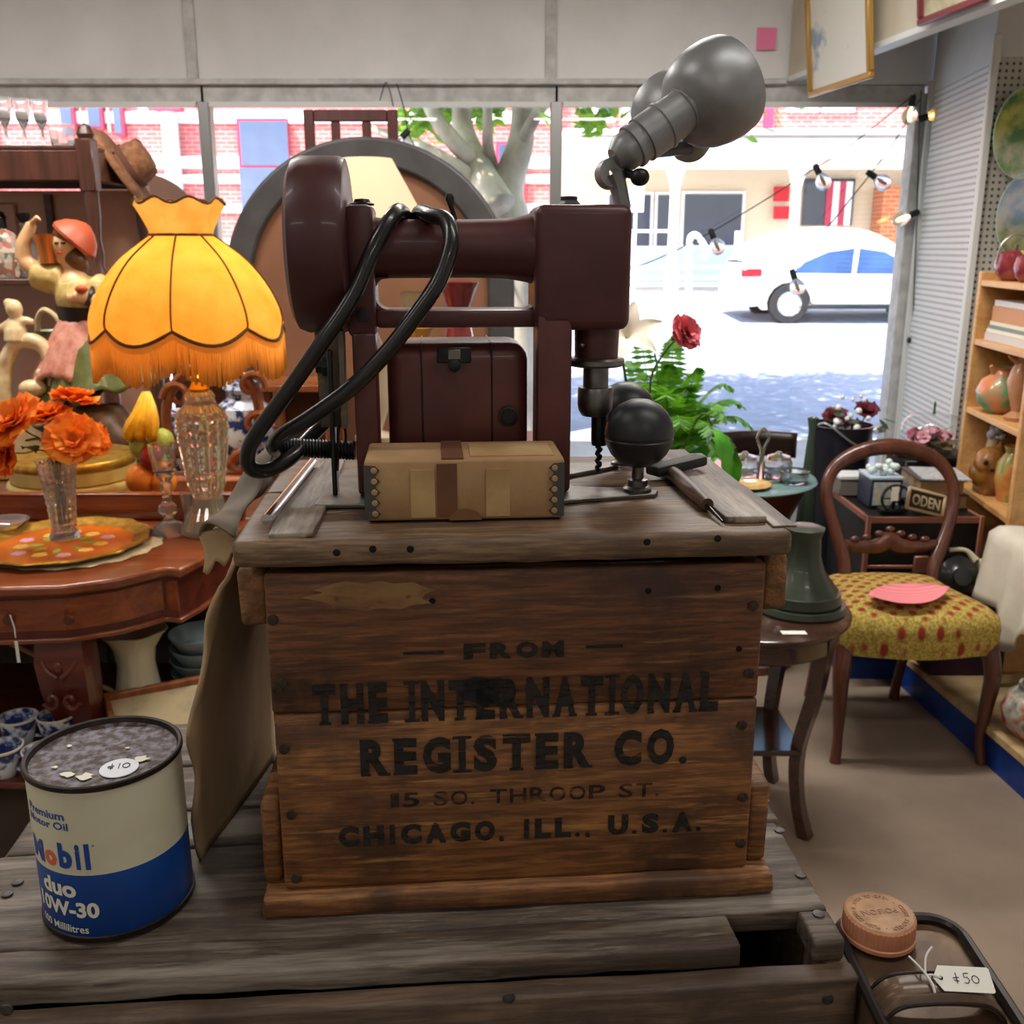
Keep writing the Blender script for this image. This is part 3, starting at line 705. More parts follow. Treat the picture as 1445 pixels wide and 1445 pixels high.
MB().lathe([(CR_, CH-.005), (CR_+.0016, CH-.0035), (CR_+.0016, CH-.0006), (CR_+.0006, CH), (CR_-.0012, CH-.0006), (CR_-.0025, CH-.004)], 64, CMx).obj('top_rim', m_rim, can)
lidm = MB().lathe([(CR_-.002, CH-.004), (CR_-.006, CH-.0052), (0, CH-.005)], 64, CMx).obj('lid', m_rust, can)
m_lblue = mat('letter_blue', (22, 70, 150), .4); m_lred = mat('letter_red', (214, 96, 66), .4); m_lcream = mat('letter_cream', (222, 220, 200), .4)
def cantext(txt, s0, s1, z0, z1, m, bold=.02, name='lettering'):
    g_ = fit(glyphs(txt, 1, bold), s0, s1, z0, z1); wrap(g_, .0022, CR_, .00025)
    q = MB(); q.bm(g_, CMx); return q.obj(name, m, can, sm=0)
cantext('Premium', -.043, -.0085, .0925, .0985, m_lblue); cantext('Motor Oil', -.044, -.0065, .0852, .0907, m_lblue)
cantext('M', -.046, -.0305, .0565, .073, m_lblue, .05); cantext('o', -.0293, -.0185, .0565, .0680, m_lred, .05)
cantext('b', -.0165, -.0065, .0565, .0755, m_lblue, .05); cantext('i', -.0040, -.0008, .0565, .0755, m_lblue, .05); cantext('l', .0022, .0056, .0565, .0758, m_lblue, .05)
cantext('o', .0075, .0090, .0735, .075, m_lblue, .0, 'registered_mark')
cantext('duo', -.036, -.0065, .0345, .0475, m_lcream, .04); cantext('10W-30', -.043, .0075, .0195, .0315, m_lcream, .04)
cantext('500 Millilitres', -.043, -.001, .0075, .0135, m_lcream, .015)
m_paper = mat('white_sticker', (226, 228, 236), .6); m_pen = mat('pen_ink', (44, 44, 56), .6)
sp = onz(168, 1083, CC.z+CH-.004)
st = MB().lathe([(0, .0006), (.0125, .0004), (.0128, 0)], 28, T((sp.x, sp.y, CC.z+CH-.0045))).obj('price_sticker', m_paper, can)
def strokes(lst, M_, r, m, par, name='handwriting'):
    b = MB()
    for s in lst: b.tube([(x, y, 0) for x, y in s], r, 5, M_)
    return b.obj(name, m, par)
def loop(cx, cy, rx, ry, n=12): return [(cx+rx*math.cos(2*pi*i/n), cy+ry*math.sin(2*pi*i/n)) for i in range(n+1)]
DOL = [[(.0, .5), (.5, .55)], [(.3, .95), (.28, .05)], [(.05, .3), (.45, .25)]]
TEN = DOL+[[(.9, .95), (.88, .1)], loop(1.45, .5, .28, .38)]
FIFTY = DOL+[[(1.35, .95), (.95, .92), (.92, .58), (1.2, .6), (1.32, .35), (1.15, .1), (.85, .12)], loop(1.8, .45, .28, .32)]
strokes(TEN, T((sp.x-.0068, sp.y-.004, CC.z+CH-.0036)) @ Rz(R(12)) @ Sc(.0082), .035, m_pen, st)
for i, (x, y, s) in enumerate(((95, 1092, .006), (120, 1095, .0075), (200, 1070, .007), (78, 1082, .003), (98, 1052, .003), (180, 1055, .002))):
    p = onz(x, y, CC.z+CH-.004); rn = random.Random(i)
    poly = [(s*rn.uniform(.35, 1)*math.cos(a*pi/5), s*rn.uniform(.3, .8)*math.sin(a*pi/5)) for a in range(10)]
    MB().prism(poly, 0, .0004, T((p.x, p.y, CC.z+CH-.0047+.0003))).obj('paint_fleck', m_ccream, can, sm=0)

# ---- small cardboard box with metal corners
bx0 = kz(516, 739, LT); bx1 = kz(797, 736, LT); bw = bx1.x-bx0.x; bh_ = kp(650, 650, bx0.y).z-LT; bdp = .062
BM = KM @ T((bx0.x+bw/2, bx0.y, LT+.001))
bo = thing('cardboard_box', 'small worn tan cardboard box with dark metal corner strips and brown tape', 'box', m=BM)
m_box = mat('box_tan', (176, 142, 100), .8, col2=(146, 112, 76), sc=11, bump=.2, bsc=50)
m_tape = mat('box_brown_tape', (116, 74, 50), .6, col2=(92, 58, 40), sc=30)
m_lab = mat('box_paper_label', (190, 160, 112), .75, col2=(160, 124, 82), sc=20)
m_corner = mat('corner_steel', (78, 82, 78), .45, .5)
q = MB(BM).box((0, bdp/2, bh_/2), (bw, bdp, bh_), bev=.0025, seg=2); q.jitter(.0007, 40, 3); q.obj('carton', m_box, bo, sm=50)
q = MB(BM).box((-.012, -.0004, bh_*.5), (.0135, .0012, bh_*.86)); q.box((-.008, bdp/2, bh_+.0003), (.0145, bdp*.98, .001)); q.obj('tape', m_tape, bo, sm=0)
for x in (-.028, .022): MB(BM).box((x, -.0003, bh_*.45), (.016, .001, bh_*.78)).obj('paper_label', m_lab, bo, sm=0)
MB(BM).box((.032, bdp*.45, bh_+.0004), (.056, bdp*.7, .0008)).obj('paper_label', m_lab, bo, sm=0)
MB(BM).lathe([(0, 0), (.011, 0), (.011, .0004), (0, .0004)], 18, T((.0, -.0012, .0005)) @ Rx(pi/2) @ Sc(1, .7, 1), 0, pi).obj('thumb_notch', mat('box_notch', (120, 88, 58), .9), bo)
for s in (-1, 1):
    pl = [(0, 0)]; hh = bh_*.88; n = 5
    poly = [(0, .002)]
    for i in range(n):
        z = .002+hh*i/n; dz = hh/n
        poly += [(.0075, z+dz*.1), (.0105, z+dz*.5), (.0075, z+dz*.9)]
    poly += [(0, .002+hh)]
    Mc = Matrix(((-s, 0, 0, s*bw/2), (0, 0, -1, -.0002), (0, 1, 0, 0), (0, 0, 0, 1)))
    c = MB(BM).prism(poly, 0, .0008, Mc).obj('corner_strip', m_corner, bo, sm=0)
    for i in range(n):
        MB(BM).lathe([(.0022, 0), (.0018, .0009), (0, .0011)], 10, Mc @ T((.0066, .002+hh*(i+.5)/n, .0006))).obj('rivet', m_box, c)

# ---- bench drill
DY = .115
def D(px, py, ly=DY): return kp(px, py, ly)
dr = thing('bench_drill', 'small maroon bench drilling machine with twin grey lamps and ball knobs', 'drill', m=KM @ T((0, DY, LT)))
m_mar = mat('maroon_enamel', (84, 42, 42), .42, col2=(66, 32, 33), sc=14, coat=.08, bump=.05, bsc=80)
m_mar2 = mat('maroon_worn', (92, 44, 40), .45, col2=(74, 34, 32), sc=20, coat=.15)
m_steel = mat('worn_steel', (132, 130, 124), .36, .9, col2=(92, 90, 86), sc=45)
m_dsteel = mat('dark_steel', (60, 60, 60), .4, .8, col2=(40, 40, 42), sc=60)
m_lead = mat('lamp_grey_metal', (158, 160, 162), .42, .55, col2=(128, 130, 132), sc=16, bump=.08, bsc=60)
m_rub = mat('black_rubber', (20, 21, 23), .32, coat=.3)
m_ball = mat('ball_black', (38, 38, 42), .42, col2=(28, 28, 32), sc=30)
m_leath = mat('belt_leather', (122, 108, 92), .8, col2=(90, 78, 66), sc=60, bump=.3, bsc=160)
AX = Matrix(((0, 0, 1, 0), (1, 0, 0, 0), (0, 1, 0, 0), (0, 0, 0, 1)))   # lathe axis along x
# belt cover drum
c0 = D(450, 347); rr = (D(450, 222).z-D(450, 471).z)/2; x0 = D(414, 347, DY).x; x1 = D(494, 347, DY).x
K().lathe([(0, 0), (rr*.86, 0), (rr*.96, .003), (rr, .009), (rr, x1-x0-.005), (rr*.97, x1-x0-.001), (rr*.9, x1-x0), (0, x1-x0)], 48, T((x0, DY, c0.z)) @ AX).obj('belt_cover', m_mar, dr)
# bearing block and left column
a = D(488, 290); c = D(534, 472)
fr = K()
fr.box(((a.x+c.x)/2, DY, (a.z+c.z)/2), (c.x-a.x, .05, a.z-c.z), bev=.004, seg=2); fr.obj('bearing_block', m_mar, dr)
a = D(500, 465); c = D(541, 706)
K().box(((a.x+c.x)/2, DY-.012, (a.z+LT+.004)/2), (c.x-a.x, .03, a.z-LT-.004), bev=.003, seg=2).obj('left_column', m_mar2, dr)
a = D(753, 440); c = D(797, 700)
K().box(((a.x+c.x)/2, DY-.012, (a.z+LT+.004)/2), (c.x-a.x, .034, a.z-LT-.004), bev=.003, seg=2).obj('right_column', m_mar2, dr)
# spindle arm tube and head
xa = D(530, 350).x; xb = D(752, 350).x; za = D(640, 351).z; ra = (D(640, 309).z-D(640, 394).z)/2
K().lathe([(0, 0), (ra*1.04, 0), (ra*.98, .01), (ra*.97, (xb-xa)*.6), (ra*1.0, (xb-xa)*.82), (ra*1.12, (xb-xa)*.95), (ra*1.25, xb-xa+.004), (0, xb-xa+.004)], 32, T((xa, DY, za)) @ AX).obj('arm_tube', m_mar, dr)
a = D(750, 290); c = D(879, 462); hw = c.x-a.x
K().box(((a.x+c.x)/2, DY, (a.z+c.z)/2), (hw, .058, a.z-c.z), bev=.007, seg=3).obj('drill_head', m_mar, dr)
p = D(803, 285); K().lathe([(.0085, -.004), (.0085, .001), (.006, .0035), (.006, .0062), (0, .0066)], 6, T((p.x, DY, a.z))).obj('cap_nut', m_dsteel, dr)
p = D(511, 290); K().lathe([(.0085, 0), (.0085, .0012), (.006, .0022), (.005, .0042), (0, .0048)], 14, T((p.x, DY, p.z))).obj('oil_screw', m_dsteel, dr)
# open frame below the arm: bar with rounded ends
xl, xr2 = D(532, 440).x, D(756, 440).x; zb0, zb1 = D(640, 460).z, D(640, 435).z
K().box(((xl+xr2)/2, DY, (zb0+zb1)/2), (xr2-xl, .036, zb1-zb0), bev=.003, seg=2).obj('frame_bar', m_mar, dr)
for (x, s) in ((xl, 1), (xr2, -1)):
    for zc, k in ((zb1, 1), (za-ra*.94, -1)):
        b = K(); n = 6; rad = .009
        poly = [(0, 0)]+[(rad-rad*math.sin(pi/2*i/n), rad-rad*math.cos(pi/2*i/n)) for i in range(n+1)][::-1]
        poly = [(0, 0), (rad, 0)]+[(rad-rad*math.sin(pi/2*i/n), rad-rad*math.cos(pi/2*i/n)) for i in range(n+1)]
        b.prism(poly, -.014, .014, Matrix(((s, 0, 0, x), (0, 0, 1, DY), (0, k, 0, zc), (0, 0, 0, 1))))
        b.obj('frame_fillet', m_mar, dr, sm=30)
p = D(512, 445, DY-.026); K().lathe([(.0055, 0), (.0055, .002), (.003, .0024), (0, .0024)], 6, aim(p, p+Vector((0, -1, 0)))).obj('set_screw', m_dsteel, dr)
# oil cup hook
p = D(641, 313); K().tube([(p.x+.002, DY, p.z-.006), (p.x, DY, p.z+.004), (p.x-.002, DY, p.z+.010), (p.x-.003, DY, p.z+.016), (p.x-.003, DY, p.z+.019)], [.0035, .0018, .0018, .0034, .0022], 10).obj('oil_cup', m_dsteel, dr)
# quill, knurled ring, chuck, bit
def sp_(py): return D(840, py).z
xq = D(841, 520).x; QM = T((xq, DY, 0))
K().lathe([(.016, sp_(505)), (.0165, sp_(465)), (.0165, sp_(452))], 24, QM).obj('quill_sleeve', m_mar, dr)
K().lathe([(0, sp_(516)), (.019, sp_(516)), (.0205, sp_(513)), (.0205, sp_(507)), (.019, sp_(504)), (0, sp_(504))], 60, QM, wob=lambda q, z: 1+.012*math.cos(30*q)).obj('knurled_ring', m_steel, dr)
K().lathe([(.0095, sp_(548)), (.0095, sp_(514))], 20, QM).obj('spindle_collar', m_steel, dr)
K().lathe([(0, sp_(586)), (.010, sp_(586)), (.0125, sp_(578)), (.0133, sp_(570)), (.0133, sp_(549)), (.0125, sp_(546)), (0, sp_(546))], 24, QM).obj('chuck_body', m_steel, dr)
K().lathe([(0, sp_(628)), (.0055, sp_(628)), (.0062, sp_(620)), (.0062, sp_(584))], 16, QM @ T((.0035, 0, 0))).obj('chuck_jaw', m_dsteel, dr)
bz0, bz1 = sp_(664), sp_(624)
K().tube([(xq+.0035+.0012*math.cos(i*1.2), DY+.0012*math.sin(i*1.2), bz1+(bz0-bz1)*i/20) for i in range(21)], .0019, 8).obj('drill_bit', m_dsteel, dr)
p = D(821, 487, DY-.0165); K().sphere(p, .0022).obj('screw', m_steel, dr)
# motor
a = D(544, 487, .1); c = D(746, 600, .1); zlow = LT+.02; mdep = .075; my = .1+mdep/2
K().box(((a.x+c.x)/2, my, (a.z+zlow)/2), (c.x-a.x, mdep, a.z-zlow), bev=.012, seg=4).obj('motor_housing', m_mar2, dr)
for px in (595, 694):
    x = D(px, 520, .1).x; K().box((x, my, (a.z+zlow)/2), (.0013, mdep+.0012, a.z-zlow+.0012), bev=.0005).obj('motor_seam', m_dsteel, dr)
K().box(((a.x+c.x)/2, my, LT+.012), (c.x-a.x-.02, .06, .018), bev=.003).obj('motor_foot', m_mar2, dr)
pn = D(641, 503, .0985); npl = K().box((pn.x, .0985, pn.z+.001), (.024, .0016, .011), bev=.0006).obj('name_plate', m_dsteel, dr)
K().box((pn.x, .0974, pn.z+.0015), (.009, .0012, .007), bev=.0003).obj('plate_tabs', m_steel, npl)
K().lathe([(.0045, 0), (.0045, .0012), (.002, .002), (0, .002)], 14, aim((pn.x, .0985, pn.z-.0065), (pn.x, .09, pn.z-.0065))).obj('plate_screw', m_dsteel, npl)
p = D(718, 587, .0985); K().lathe([(.0075, 0), (.0075, .0016), (.0055, .002), (.005, .0008), (0, .0008)], 18, aim(p, p+Vector((0, -1, 0)))).obj('oil_port', m_dsteel, dr)
# leather belt and its tensioner
for py0, py1, dx, yy in ((468, 602, 0, .1),):
    b = K(); t0_ = D(482, 466, yy); t1_ = D(487, 602, yy)
    b.box((0, 0, (t0_-t1_).length/2), (.0015, .018, (t0_-t1_).length), aim(t1_+Vector((-.008, 0, 0)), t0_+Vector((-.010, 0, 0))))
    b.box((0, 0, (t0_-t1_).length/2), (.018, .0035, (t0_-t1_).length), aim(t1_, t0_)); b.obj('drive_belt', m_leath, dr, sm=0)
p = D(452, 517, .1); q = D(487, 600, .1); q2 = D(478, 660, .1)
K().box((p.x+.007, .1, (p.z+LT)/2+.006), (.0035, .016, p.z-LT+.012), bev=.001).obj('tension_arm', m_dsteel, dr)
K().lathe([(.0075, 0), (.0075, .004), (.005, .005), (.005, .009), (0, .009)], 6, aim((p.x+.006, .1, p.z), (p.x-.02, .1, p.z))).obj('bolt', m_dsteel, dr)
s0 = D(388, 630, .1); s1 = D(500, 636, .1); L = s1.x-s0.x; n = 220
K().tube([(s0.x+L*i/n, .1+.0062*math.cos(i*.72), s0.z+(s1.z-s0.z)*i/n+.0062*math.sin(i*.72)) for i in range(n+1)], .0011, 5).obj('tension_spring', m_dsteel, dr)
K().tube([s0+Vector((-.004, 0, 0)), s1], .0042, 10).obj('spring_rod', m_dsteel, dr)
K().tube(smooth([D(476, 664, .095), D(477, 640, .095), D(478, 606, .095), D(484, 601, .095), D(488, 612, .095), D(487, 640, .095)], 4), .0011, 6).obj('belt_hook', m_dsteel, dr)
# steel base plate: left toe, fork arms at the right
pl = [(-.1385, .066), (-.06, .064), (.04, .066), (.108, .079), (.112, .088), (.106, .096), (.052, .108), (.044, .125), (.05, .145), (.095, .176), (.1, .186), (.094, .193), (.02, .19), (-.12, .185), (-.125, .178)]
K().prism(pl, LT+.0003, LT+.0036).obj('base_plate', m_steel, dr, sm=30, bev=.0008)
# ball knobs on posts
for (x, y, r) in ((.0965, .090, .0255), (.104, .184, .0255)):
    zb = LT+.0036
    po = K().lathe([(0, 0), (.0105, 0), (.0108, .002), (.009, .0035), (.0075, .004), (.0075, .0085), (.0045, .0095), (.0045, .0195)], 20, T((x, y, zb))).obj('ball_post', m_steel, dr)
    K().lathe([(0, -1), (.3, -.955), (.6, -.8), (.8, -.6), (.95, -.31), (.99, -.16), (.965, -.13), (.965, -.09), (.995, -.06), (1, 0), (.95, .31), (.8, .6), (.6, .8), (.3, .955), (0, 1)], 40, T((x, y, zb+.0175+r)) @ Sc(r)).obj('ball_knob', m_ball, dr, sm=25)
# twin lamps
def lamp(y, nm=''):
    j = D(862, 245, DY); q0 = D(872, 222, DY); q1 = D(968, 154, DY+.01); ax = (q1-q0).normalized()
    off = Vector((0, y-DY, 0)); m_ = aim(q0+off, q1+off); Ls = (q1-q0).length
    st_ = K().tube([D(874, 332)+off+Vector((0, 0, -.01)), D(878, 290)+off, D(872, 262)+off, D(866, 245)+off], [.006, .006, .006, .0075], 8, flat=((1, 0, 0), 1.6)).obj('lamp_bracket', m_lead, dr)
    K().lathe([(.0035, -.005), (.0105, -.005), (.0105, .005), (.0035, .005), (.0035, -.005)], 20, aim(j+off, j+off+Vector((.25, -1, .1)))).obj('joint_ring', m_lead, st_)
    so = K().lathe([(0, -.004), (.008, -.003), (.0125, .003), (.0135, .006), (.0135, .012), (.0155, .0125), (.0155, .0155), (.0145, .016), (.0145, .021), (.0162, .0215), (.0162, Ls*.62), (.0172, Ls*.63), (.0172, Ls*.67), (.0158, Ls*.68), (.0158, Ls*.95), (.017, Ls*.96), (.017, Ls)], 28, m_).obj('lamp_socket', m_lead, dr)
    k1 = D(903, 250, DY-.012)+off; K().sphere(k1, .0068, sc=(1, 1, .9)).obj('thumb_knob', m_dsteel, so)
    K().tube([k1, D(880, 243, DY)+off], .003, 8).obj('knob_stem', m_dsteel, so)
    d2 = (ax*1.0+Vector((.42, .42, .12))).normalized(); tip = q1+off-d2*.004
    shade(tip, d2)
def shade(tip, d2, sc=1):
    sh = K().lathe([(.0160, 0), (.0235, .0025), (.0300, .009), (.0342, .018), (.0362, .029), (.0365, .039), (.0352, .047), (.0342, .047), (.0354, .039), (.0351, .029), (.0331, .0185), (.0290, .010), (.0225, .0035), (.0150, .001)], 40, aim(tip, tip+d2) @ Sc(sc)).obj('lamp_shade', m_lead, dr)
    K().lathe([(0, .044), (.008, .040), (.012, .033), (.009, .020), (.007, .0), (0, 0)], 14, aim(tip, tip+d2)).obj('bulb', mat('frosted_bulb', (225, 222, 210), .3), sh)
lamp(DY)
# second lamp head behind, turned the other way
s0_ = D(978, 216, DY+.075); s1_ = D(968, 178, DY+.09); L2 = (s1_-s0_).length
K().lathe([(0, -.002), (.011, 0), (.0145, .004), (.0145, L2*.5), (.0155, L2*.52), (.0155, L2)], 24, aim(s0_, s1_)).obj('lamp_socket', m_lead, dr)
K().tube([s0_+(s1_-s0_)*.2, D(905, 215, DY+.01), D(878, 235, DY)], .005, 10).obj('lamp_arm', m_dsteel, dr)
dd_ = (s1_-s0_).normalized(); shade(s1_-dd_*.003, (dd_+Vector((-.25, .75, .0))).normalized(), .88)

# rubber cable looped over the arm
zt = za+ra
cab_ = [Vector((D(575, 330).x, DY+.02, zt-.004)), Vector((D(567, 300).x, DY+.004, zt+.004)), Vector((D(556, 305, .085).x, .085, D(556, 303, .085).z)), D(530, 345, .07), D(497, 418, .062), D(455, 482, .058), D(408, 550, .06), D(362, 612, .064), D(349, 643, .068), D(356, 662, .072), D(380, 663, .08), D(410, 646, .09), D(440, 615, .11), D(480, 575, .14)]
K().tube(smooth(cab_, 6), .0055, 12).obj('power_cable', m_rub, dr, sm=180)
cab2 = [Vector((D(585, 330).x, DY+.018, zt-.006)), Vector((D(592, 305).x, DY+.008, zt+.004)), D(608, 304, .095), D(630, 312, .078), D(636, 345, .066), D(620, 395, .06), D(590, 440, .058), D(545, 498, .058), D(495, 548, .06), D(440, 588, .064), D(402, 612, .07), D(386, 627, .08), D(388, 634, .095)]
K().tube(smooth(cab2, 6), .0055, 12).obj('power_cable', m_rub, dr, sm=180)

# ---- loose tools on the lid
rd0 = kz(376, 733, LT+.0075); rd1 = kz(441, 652, LT+.0075)
tag(K().tube([rd0, rd1], .0036, 14).obj('steel_rod', mat('polished_steel', (200, 200, 198), .12, 1.0)), 'polished steel rod lying on the left batten of the crate lid', 'rod')
t = thing('wood_handled_awl', 'thin wood handled awl lying along the right batten of the lid', 'awl', m=KM @ T((.135, .09, LT)))
K().tube([(.1325, .165, LT+.0064), (.1335, .12, LT+.0064), (.134, .07, LT+.0062), (.1345, .035, LT+.006)], [.0045, .006, .006, .0045], 12).obj('handle', wood('awl_handle', (70, 50, 38), (104, 78, 58), 'y', 2, .4, .1), t)
K().tube([(.1345, .035, LT+.005), (.1365, .004, LT+.0022)], [.0018, .0008], 8).obj('spike', m_dsteel, t)
q0 = Vector((.116, .132, LT+.0085)); q1 = kz(990, 648, LT+.012)
tag(K().box((0, 0, (q1-q0).length/2), (.016, .0085, (q1-q0).length), aim(q0, q1), bev=.0025, seg=2).obj('whetstone_bar', mat('black_bar', (42, 40, 38), .6, col2=(30, 28, 28), sc=40)), 'short black bar lying across the right batten behind the ball knob', 'bar')

# ---- brown tin with handle, cap and tag
TZ = 1.022
tin = thing('brown_tin', 'dark brown metal tin with raised rim and strap handle beside the crate', 'tin', (.277, .5, .72))
m_tin = mat('brown_tin', (116, 92, 70), .42, .3, col2=(78, 60, 46), sc=18, bump=.15, bsc=60, coat=.15)
m_tinb = mat('tin_rim', (34, 28, 26), .4, .4)
def rrect(x0, x1, y0, y1, r, n=5):
    out = []
    for cx, cy, a in ((x1-r, y1-r, 0), (x0+r, y1-r, 90), (x0+r, y0+r, 180), (x1-r, y0+r, 270)):
        out += [(cx+r*math.cos(R(a+90*i/n)), cy+r*math.sin(R(a+90*i/n))) for i in range(n+1)]
    return out
tx0, tx1, ty0, ty1 = .2345, .3225, .36, .627
MB().prism(rrect(tx0, tx1, ty0, ty1, .022), .722, TZ).obj('body', m_tin, tin, sm=30)
rp = [Vector((x, y, TZ+.003)) for x, y in rrect(tx0, tx1, ty0, ty1, .022, 6)]
MB().tube(rp, .0042, 8, closed=True).obj('rim', m_tinb, tin)
hy = onz(1300, 1405, TZ+.012).y
hp = [(.2345, TZ), (.2385, TZ+.009), (.2475, TZ+.0165), (.265, TZ+.019), (.285, TZ+.019), (.3015, TZ+.0165), (.3105, TZ+.009), (.3145, TZ)]
hq = smooth([(x, 0, z) for x, z in hp], 4)
def hsurf(u, v):
    p = hq[int(u*(len(hq)-1)+.5)]; s = v*2-1
    return (p.x, hy+.0135*s, p.z-.0022*(abs(s) > .8)+.0012*math.cos(s*9))
MB().surf(hsurf, len(hq)-1, 12).obj('handle', m_tin, tin, sm=50, solid=.0016)
for s in (-1, 1):
    MB().tube([(p.x, hy+.0137*s, p.z-.001) for p in hq], .0012, 6).obj('handle_edge', m_tinb, tin)
cp = onz(1236, 1322, TZ+.001); CPM = T((cp.x+.001, cp.y, TZ+.0035)) @ Rz(R(8))
cap = thing('safety_cap', 'orange brown ribbed poison bottle cap lying on the brown tin', 'bottle cap', m=CPM)
m_cap = mat('cap_orange', (210, 144, 108), .55, col2=(196, 128, 92), sc=30)
m_cap2 = mat('cap_face', (188, 148, 112), .6, col2=(150, 112, 82), sc=60)
MB(CPM).lathe([(.0248, 0), (.0256, .0008), (.0256, .0035), (.0246, .0042), (.0246, .005)], 48).obj('collar', m_cap, cap)
MB(CPM).lathe([(.0245, .0045), (.0247, .006), (.0244, .0165), (.0232, .018)], 180, wob=lambda a, z: 1+(.014*math.cos(45*a) if .005 < z < .017 else 0)).obj('ribbed_wall', m_cap, cap, sm=25)
face = MB(CPM).lathe([(.0235, .0178), (.0226, .0184), (.0216, .0178), (0, .0178)], 48).obj('top_face', m_cap2, cap)
def emboss(txt, x, y, h, rot=0, par=face):
    g_ = glyphs(txt, h, .0, 'CENTER'); extrude_flat(g_, .0007)
    MB(CPM).bm(g_, T((0, 0, .0176)) @ Rz(rot) @ T((x, y, 0))).obj('embossed_lettering', m_cap2, par, sm=0)
emboss('POISON', 0, -.0035, .0075, pi); emboss('DANGEROUS', 0, .005, .0028, pi) if False else None
ring_txt = 'PUSH DOWN & TURN TO OPEN - CLOSE TIGHTLY - '
b = MB(CPM)
for i, ch in enumerate(ring_txt):
    if ch == ' ': continue
    g_ = glyphs(ch, .0044, .0, 'CENTER'); extrude_flat(g_, .0007)
    b.bm(g_, T((0, 0, .0176)) @ Rz(R(150)-i*2*pi/len(ring_txt)) @ T((0, .0165, 0)))
b.obj('embossed_lettering', m_cap2, face, sm=0)
TM = T((.2905, hy+.001, TZ+.0235)) @ Rz(R(-4)) @ Rx(R(22))
tg = thing('price_tag', 'white card price tag tied with string on the tin handle', 'price tag', m=TM)
m_tagc = mat('tag_card', (226, 226, 216), .7)
tcard = MB(TM).prism([(-.0195, .0), (-.0145, .0085), (.0165, .0085), (.0175, .0075), (.0175, -.0075), (.0165, -.0085), (-.0145, -.0085)], 0, .0005).obj('card', m_tagc, tg, sm=0)
MB(TM).lathe([(.0014, .0001), (.0014, .0008), (0, .0008)], 12, T((-.0145, 0, 0))).obj('eyelet', m_hole, tcard)
strokes(FIFTY, TM @ T((-.007, -.0035, .0008)) @ Sc(.0078), .035, m_pen, tcard)
m_str = mat('white_string', (222, 222, 218), .9)
b = MB(TM)
b.tube(smooth([(-.0145, 0, .001), (-.02, .001, .002), (-.0235, .002, .001), (-.0215, .012, .004), (-.0165, .018, .006)], 4), .0007, 6)
b.tube(smooth([(-.0235, .002, .001), (-.028, .008, .002), (-.031, .014, .0)], 4), .0007, 6)
b.tube(smooth([(-.0235, .002, .001), (-.021, -.006, .001), (-.0205, -.012, -.003), (-.0215, -.0135, -.007)], 4), .0009, 6)
b.obj('string', m_str, tg)

# ================================================================== LEFT SIDE OF THE SHOP
def zY(py, Y, px=722): return at(px, py, Y).z
def xY(px, py, Y): return at(px, py, Y).x
def remesh(o, vox, sm=6):
    d = o.modifiers.new('remesh', 'REMESH'); d.mode = 'VOXEL'; d.voxel_size = vox; d.use_smooth_shade = True
    if sm: d = o.modifiers.new('smooth', 'SMOOTH'); d.iterations = sm; d.factor = .5
    return o
m_mah = wood('mahogany', (102, 45, 20), (162, 84, 42), 'x', .5, .28, .04, coat=.5, seed=4)
m_mah2 = wood('mahogany_dark', (70, 26, 16), (112, 46, 26), 'x', .5, .35, .04, coat=.3, seed=8)
m_brn = wood('brown_wood', (70, 40, 24), (112, 70, 44), 'x', .5, .4, .08, coat=.2, seed=9)
m_gold = mat('gold_gilt', (206, 158, 62), .35, .7, col2=(160, 116, 40), sc=40)
m_brass = mat('brass', (214, 164, 50), .25, .9)
m_porc = mat('cream_porcelain', (224, 212, 184), .25, coat=.4)
m_glass = mat('clear_crystal', (250, 250, 248), .03, trans=.88, ior=1.42)
m_amber = mat('crystal_amber_lit', (255, 240, 205), .05, trans=.82, ior=1.5, bump=0)
m_black = mat('black_lacquer', (20, 18, 18), .45)

# ---- demi-lune table
CX = -1.35
half = [(0, 2.055), (.2, 2.055), (.36, 2.07), (.462, 2.122), (.535, 2.2), (.55, 2.2), (.578, 2.19), (.604, 2.265), (.625, 2.4), (.63, 2.52), (.63, 2.635)]
def plan(ins=0, sm_=True):
    r = [(x*(1-ins/.63), y+ins if y < 2.6 else y) for x, y in half]
    pts = [(-x, y) for x, y in r[::-1]][:-1]+r
    return [(CX+x, y) for x, y in pts]
dt = thing('demilune_table', 'polished mahogany half round side table with carved legs and gallery back', 'table', (CX, 2.35, 0))
top = MB().prism(plan(), .757, .78).obj('table_top', m_mah, dt, sm=30, bev=.006)
MB().prism(plan(.02), .645, .757).obj('apron', m_mah2, dt, sm=30)
MB().prism(plan(.012), .64, .652).obj('apron_moulding', m_mah, dt, sm=30, bev=.003)
pp = plan(.0175)
for i0, i1 in ((7, 12), (12, 16)):
    seg = smooth([(x, y, 0) for x, y in pp[i0:i1+1]], 4)
    a = [(p.x, p.y) for p in seg]; bck = [(p.x, p.y+.012) for p in seg]
    d = MB().prism(a+bck[::-1], .668, .745).obj('drawer', m_mah, dt, sm=30, bev=.002)
for px, py in ((25, 865), (113, 862)):
    p = onz(px, py, .702); q = MB().lathe([(.006, 0), (.006, .006), (.012, .012), (.011, .018), (0, .021)], 12, T((p.x, 2.08, .702)) @ Rx(pi/2)); q.obj('knob', m_mah2, dt)
MB().box((CX, 2.628, .815), (1.24, .022, .07), bev=.004).obj('gallery', m_mah, dt)
MB().box((CX, 2.628, .851), (1.25, .03, .008), bev=.002).obj('gallery_rail', m_mah, dt)
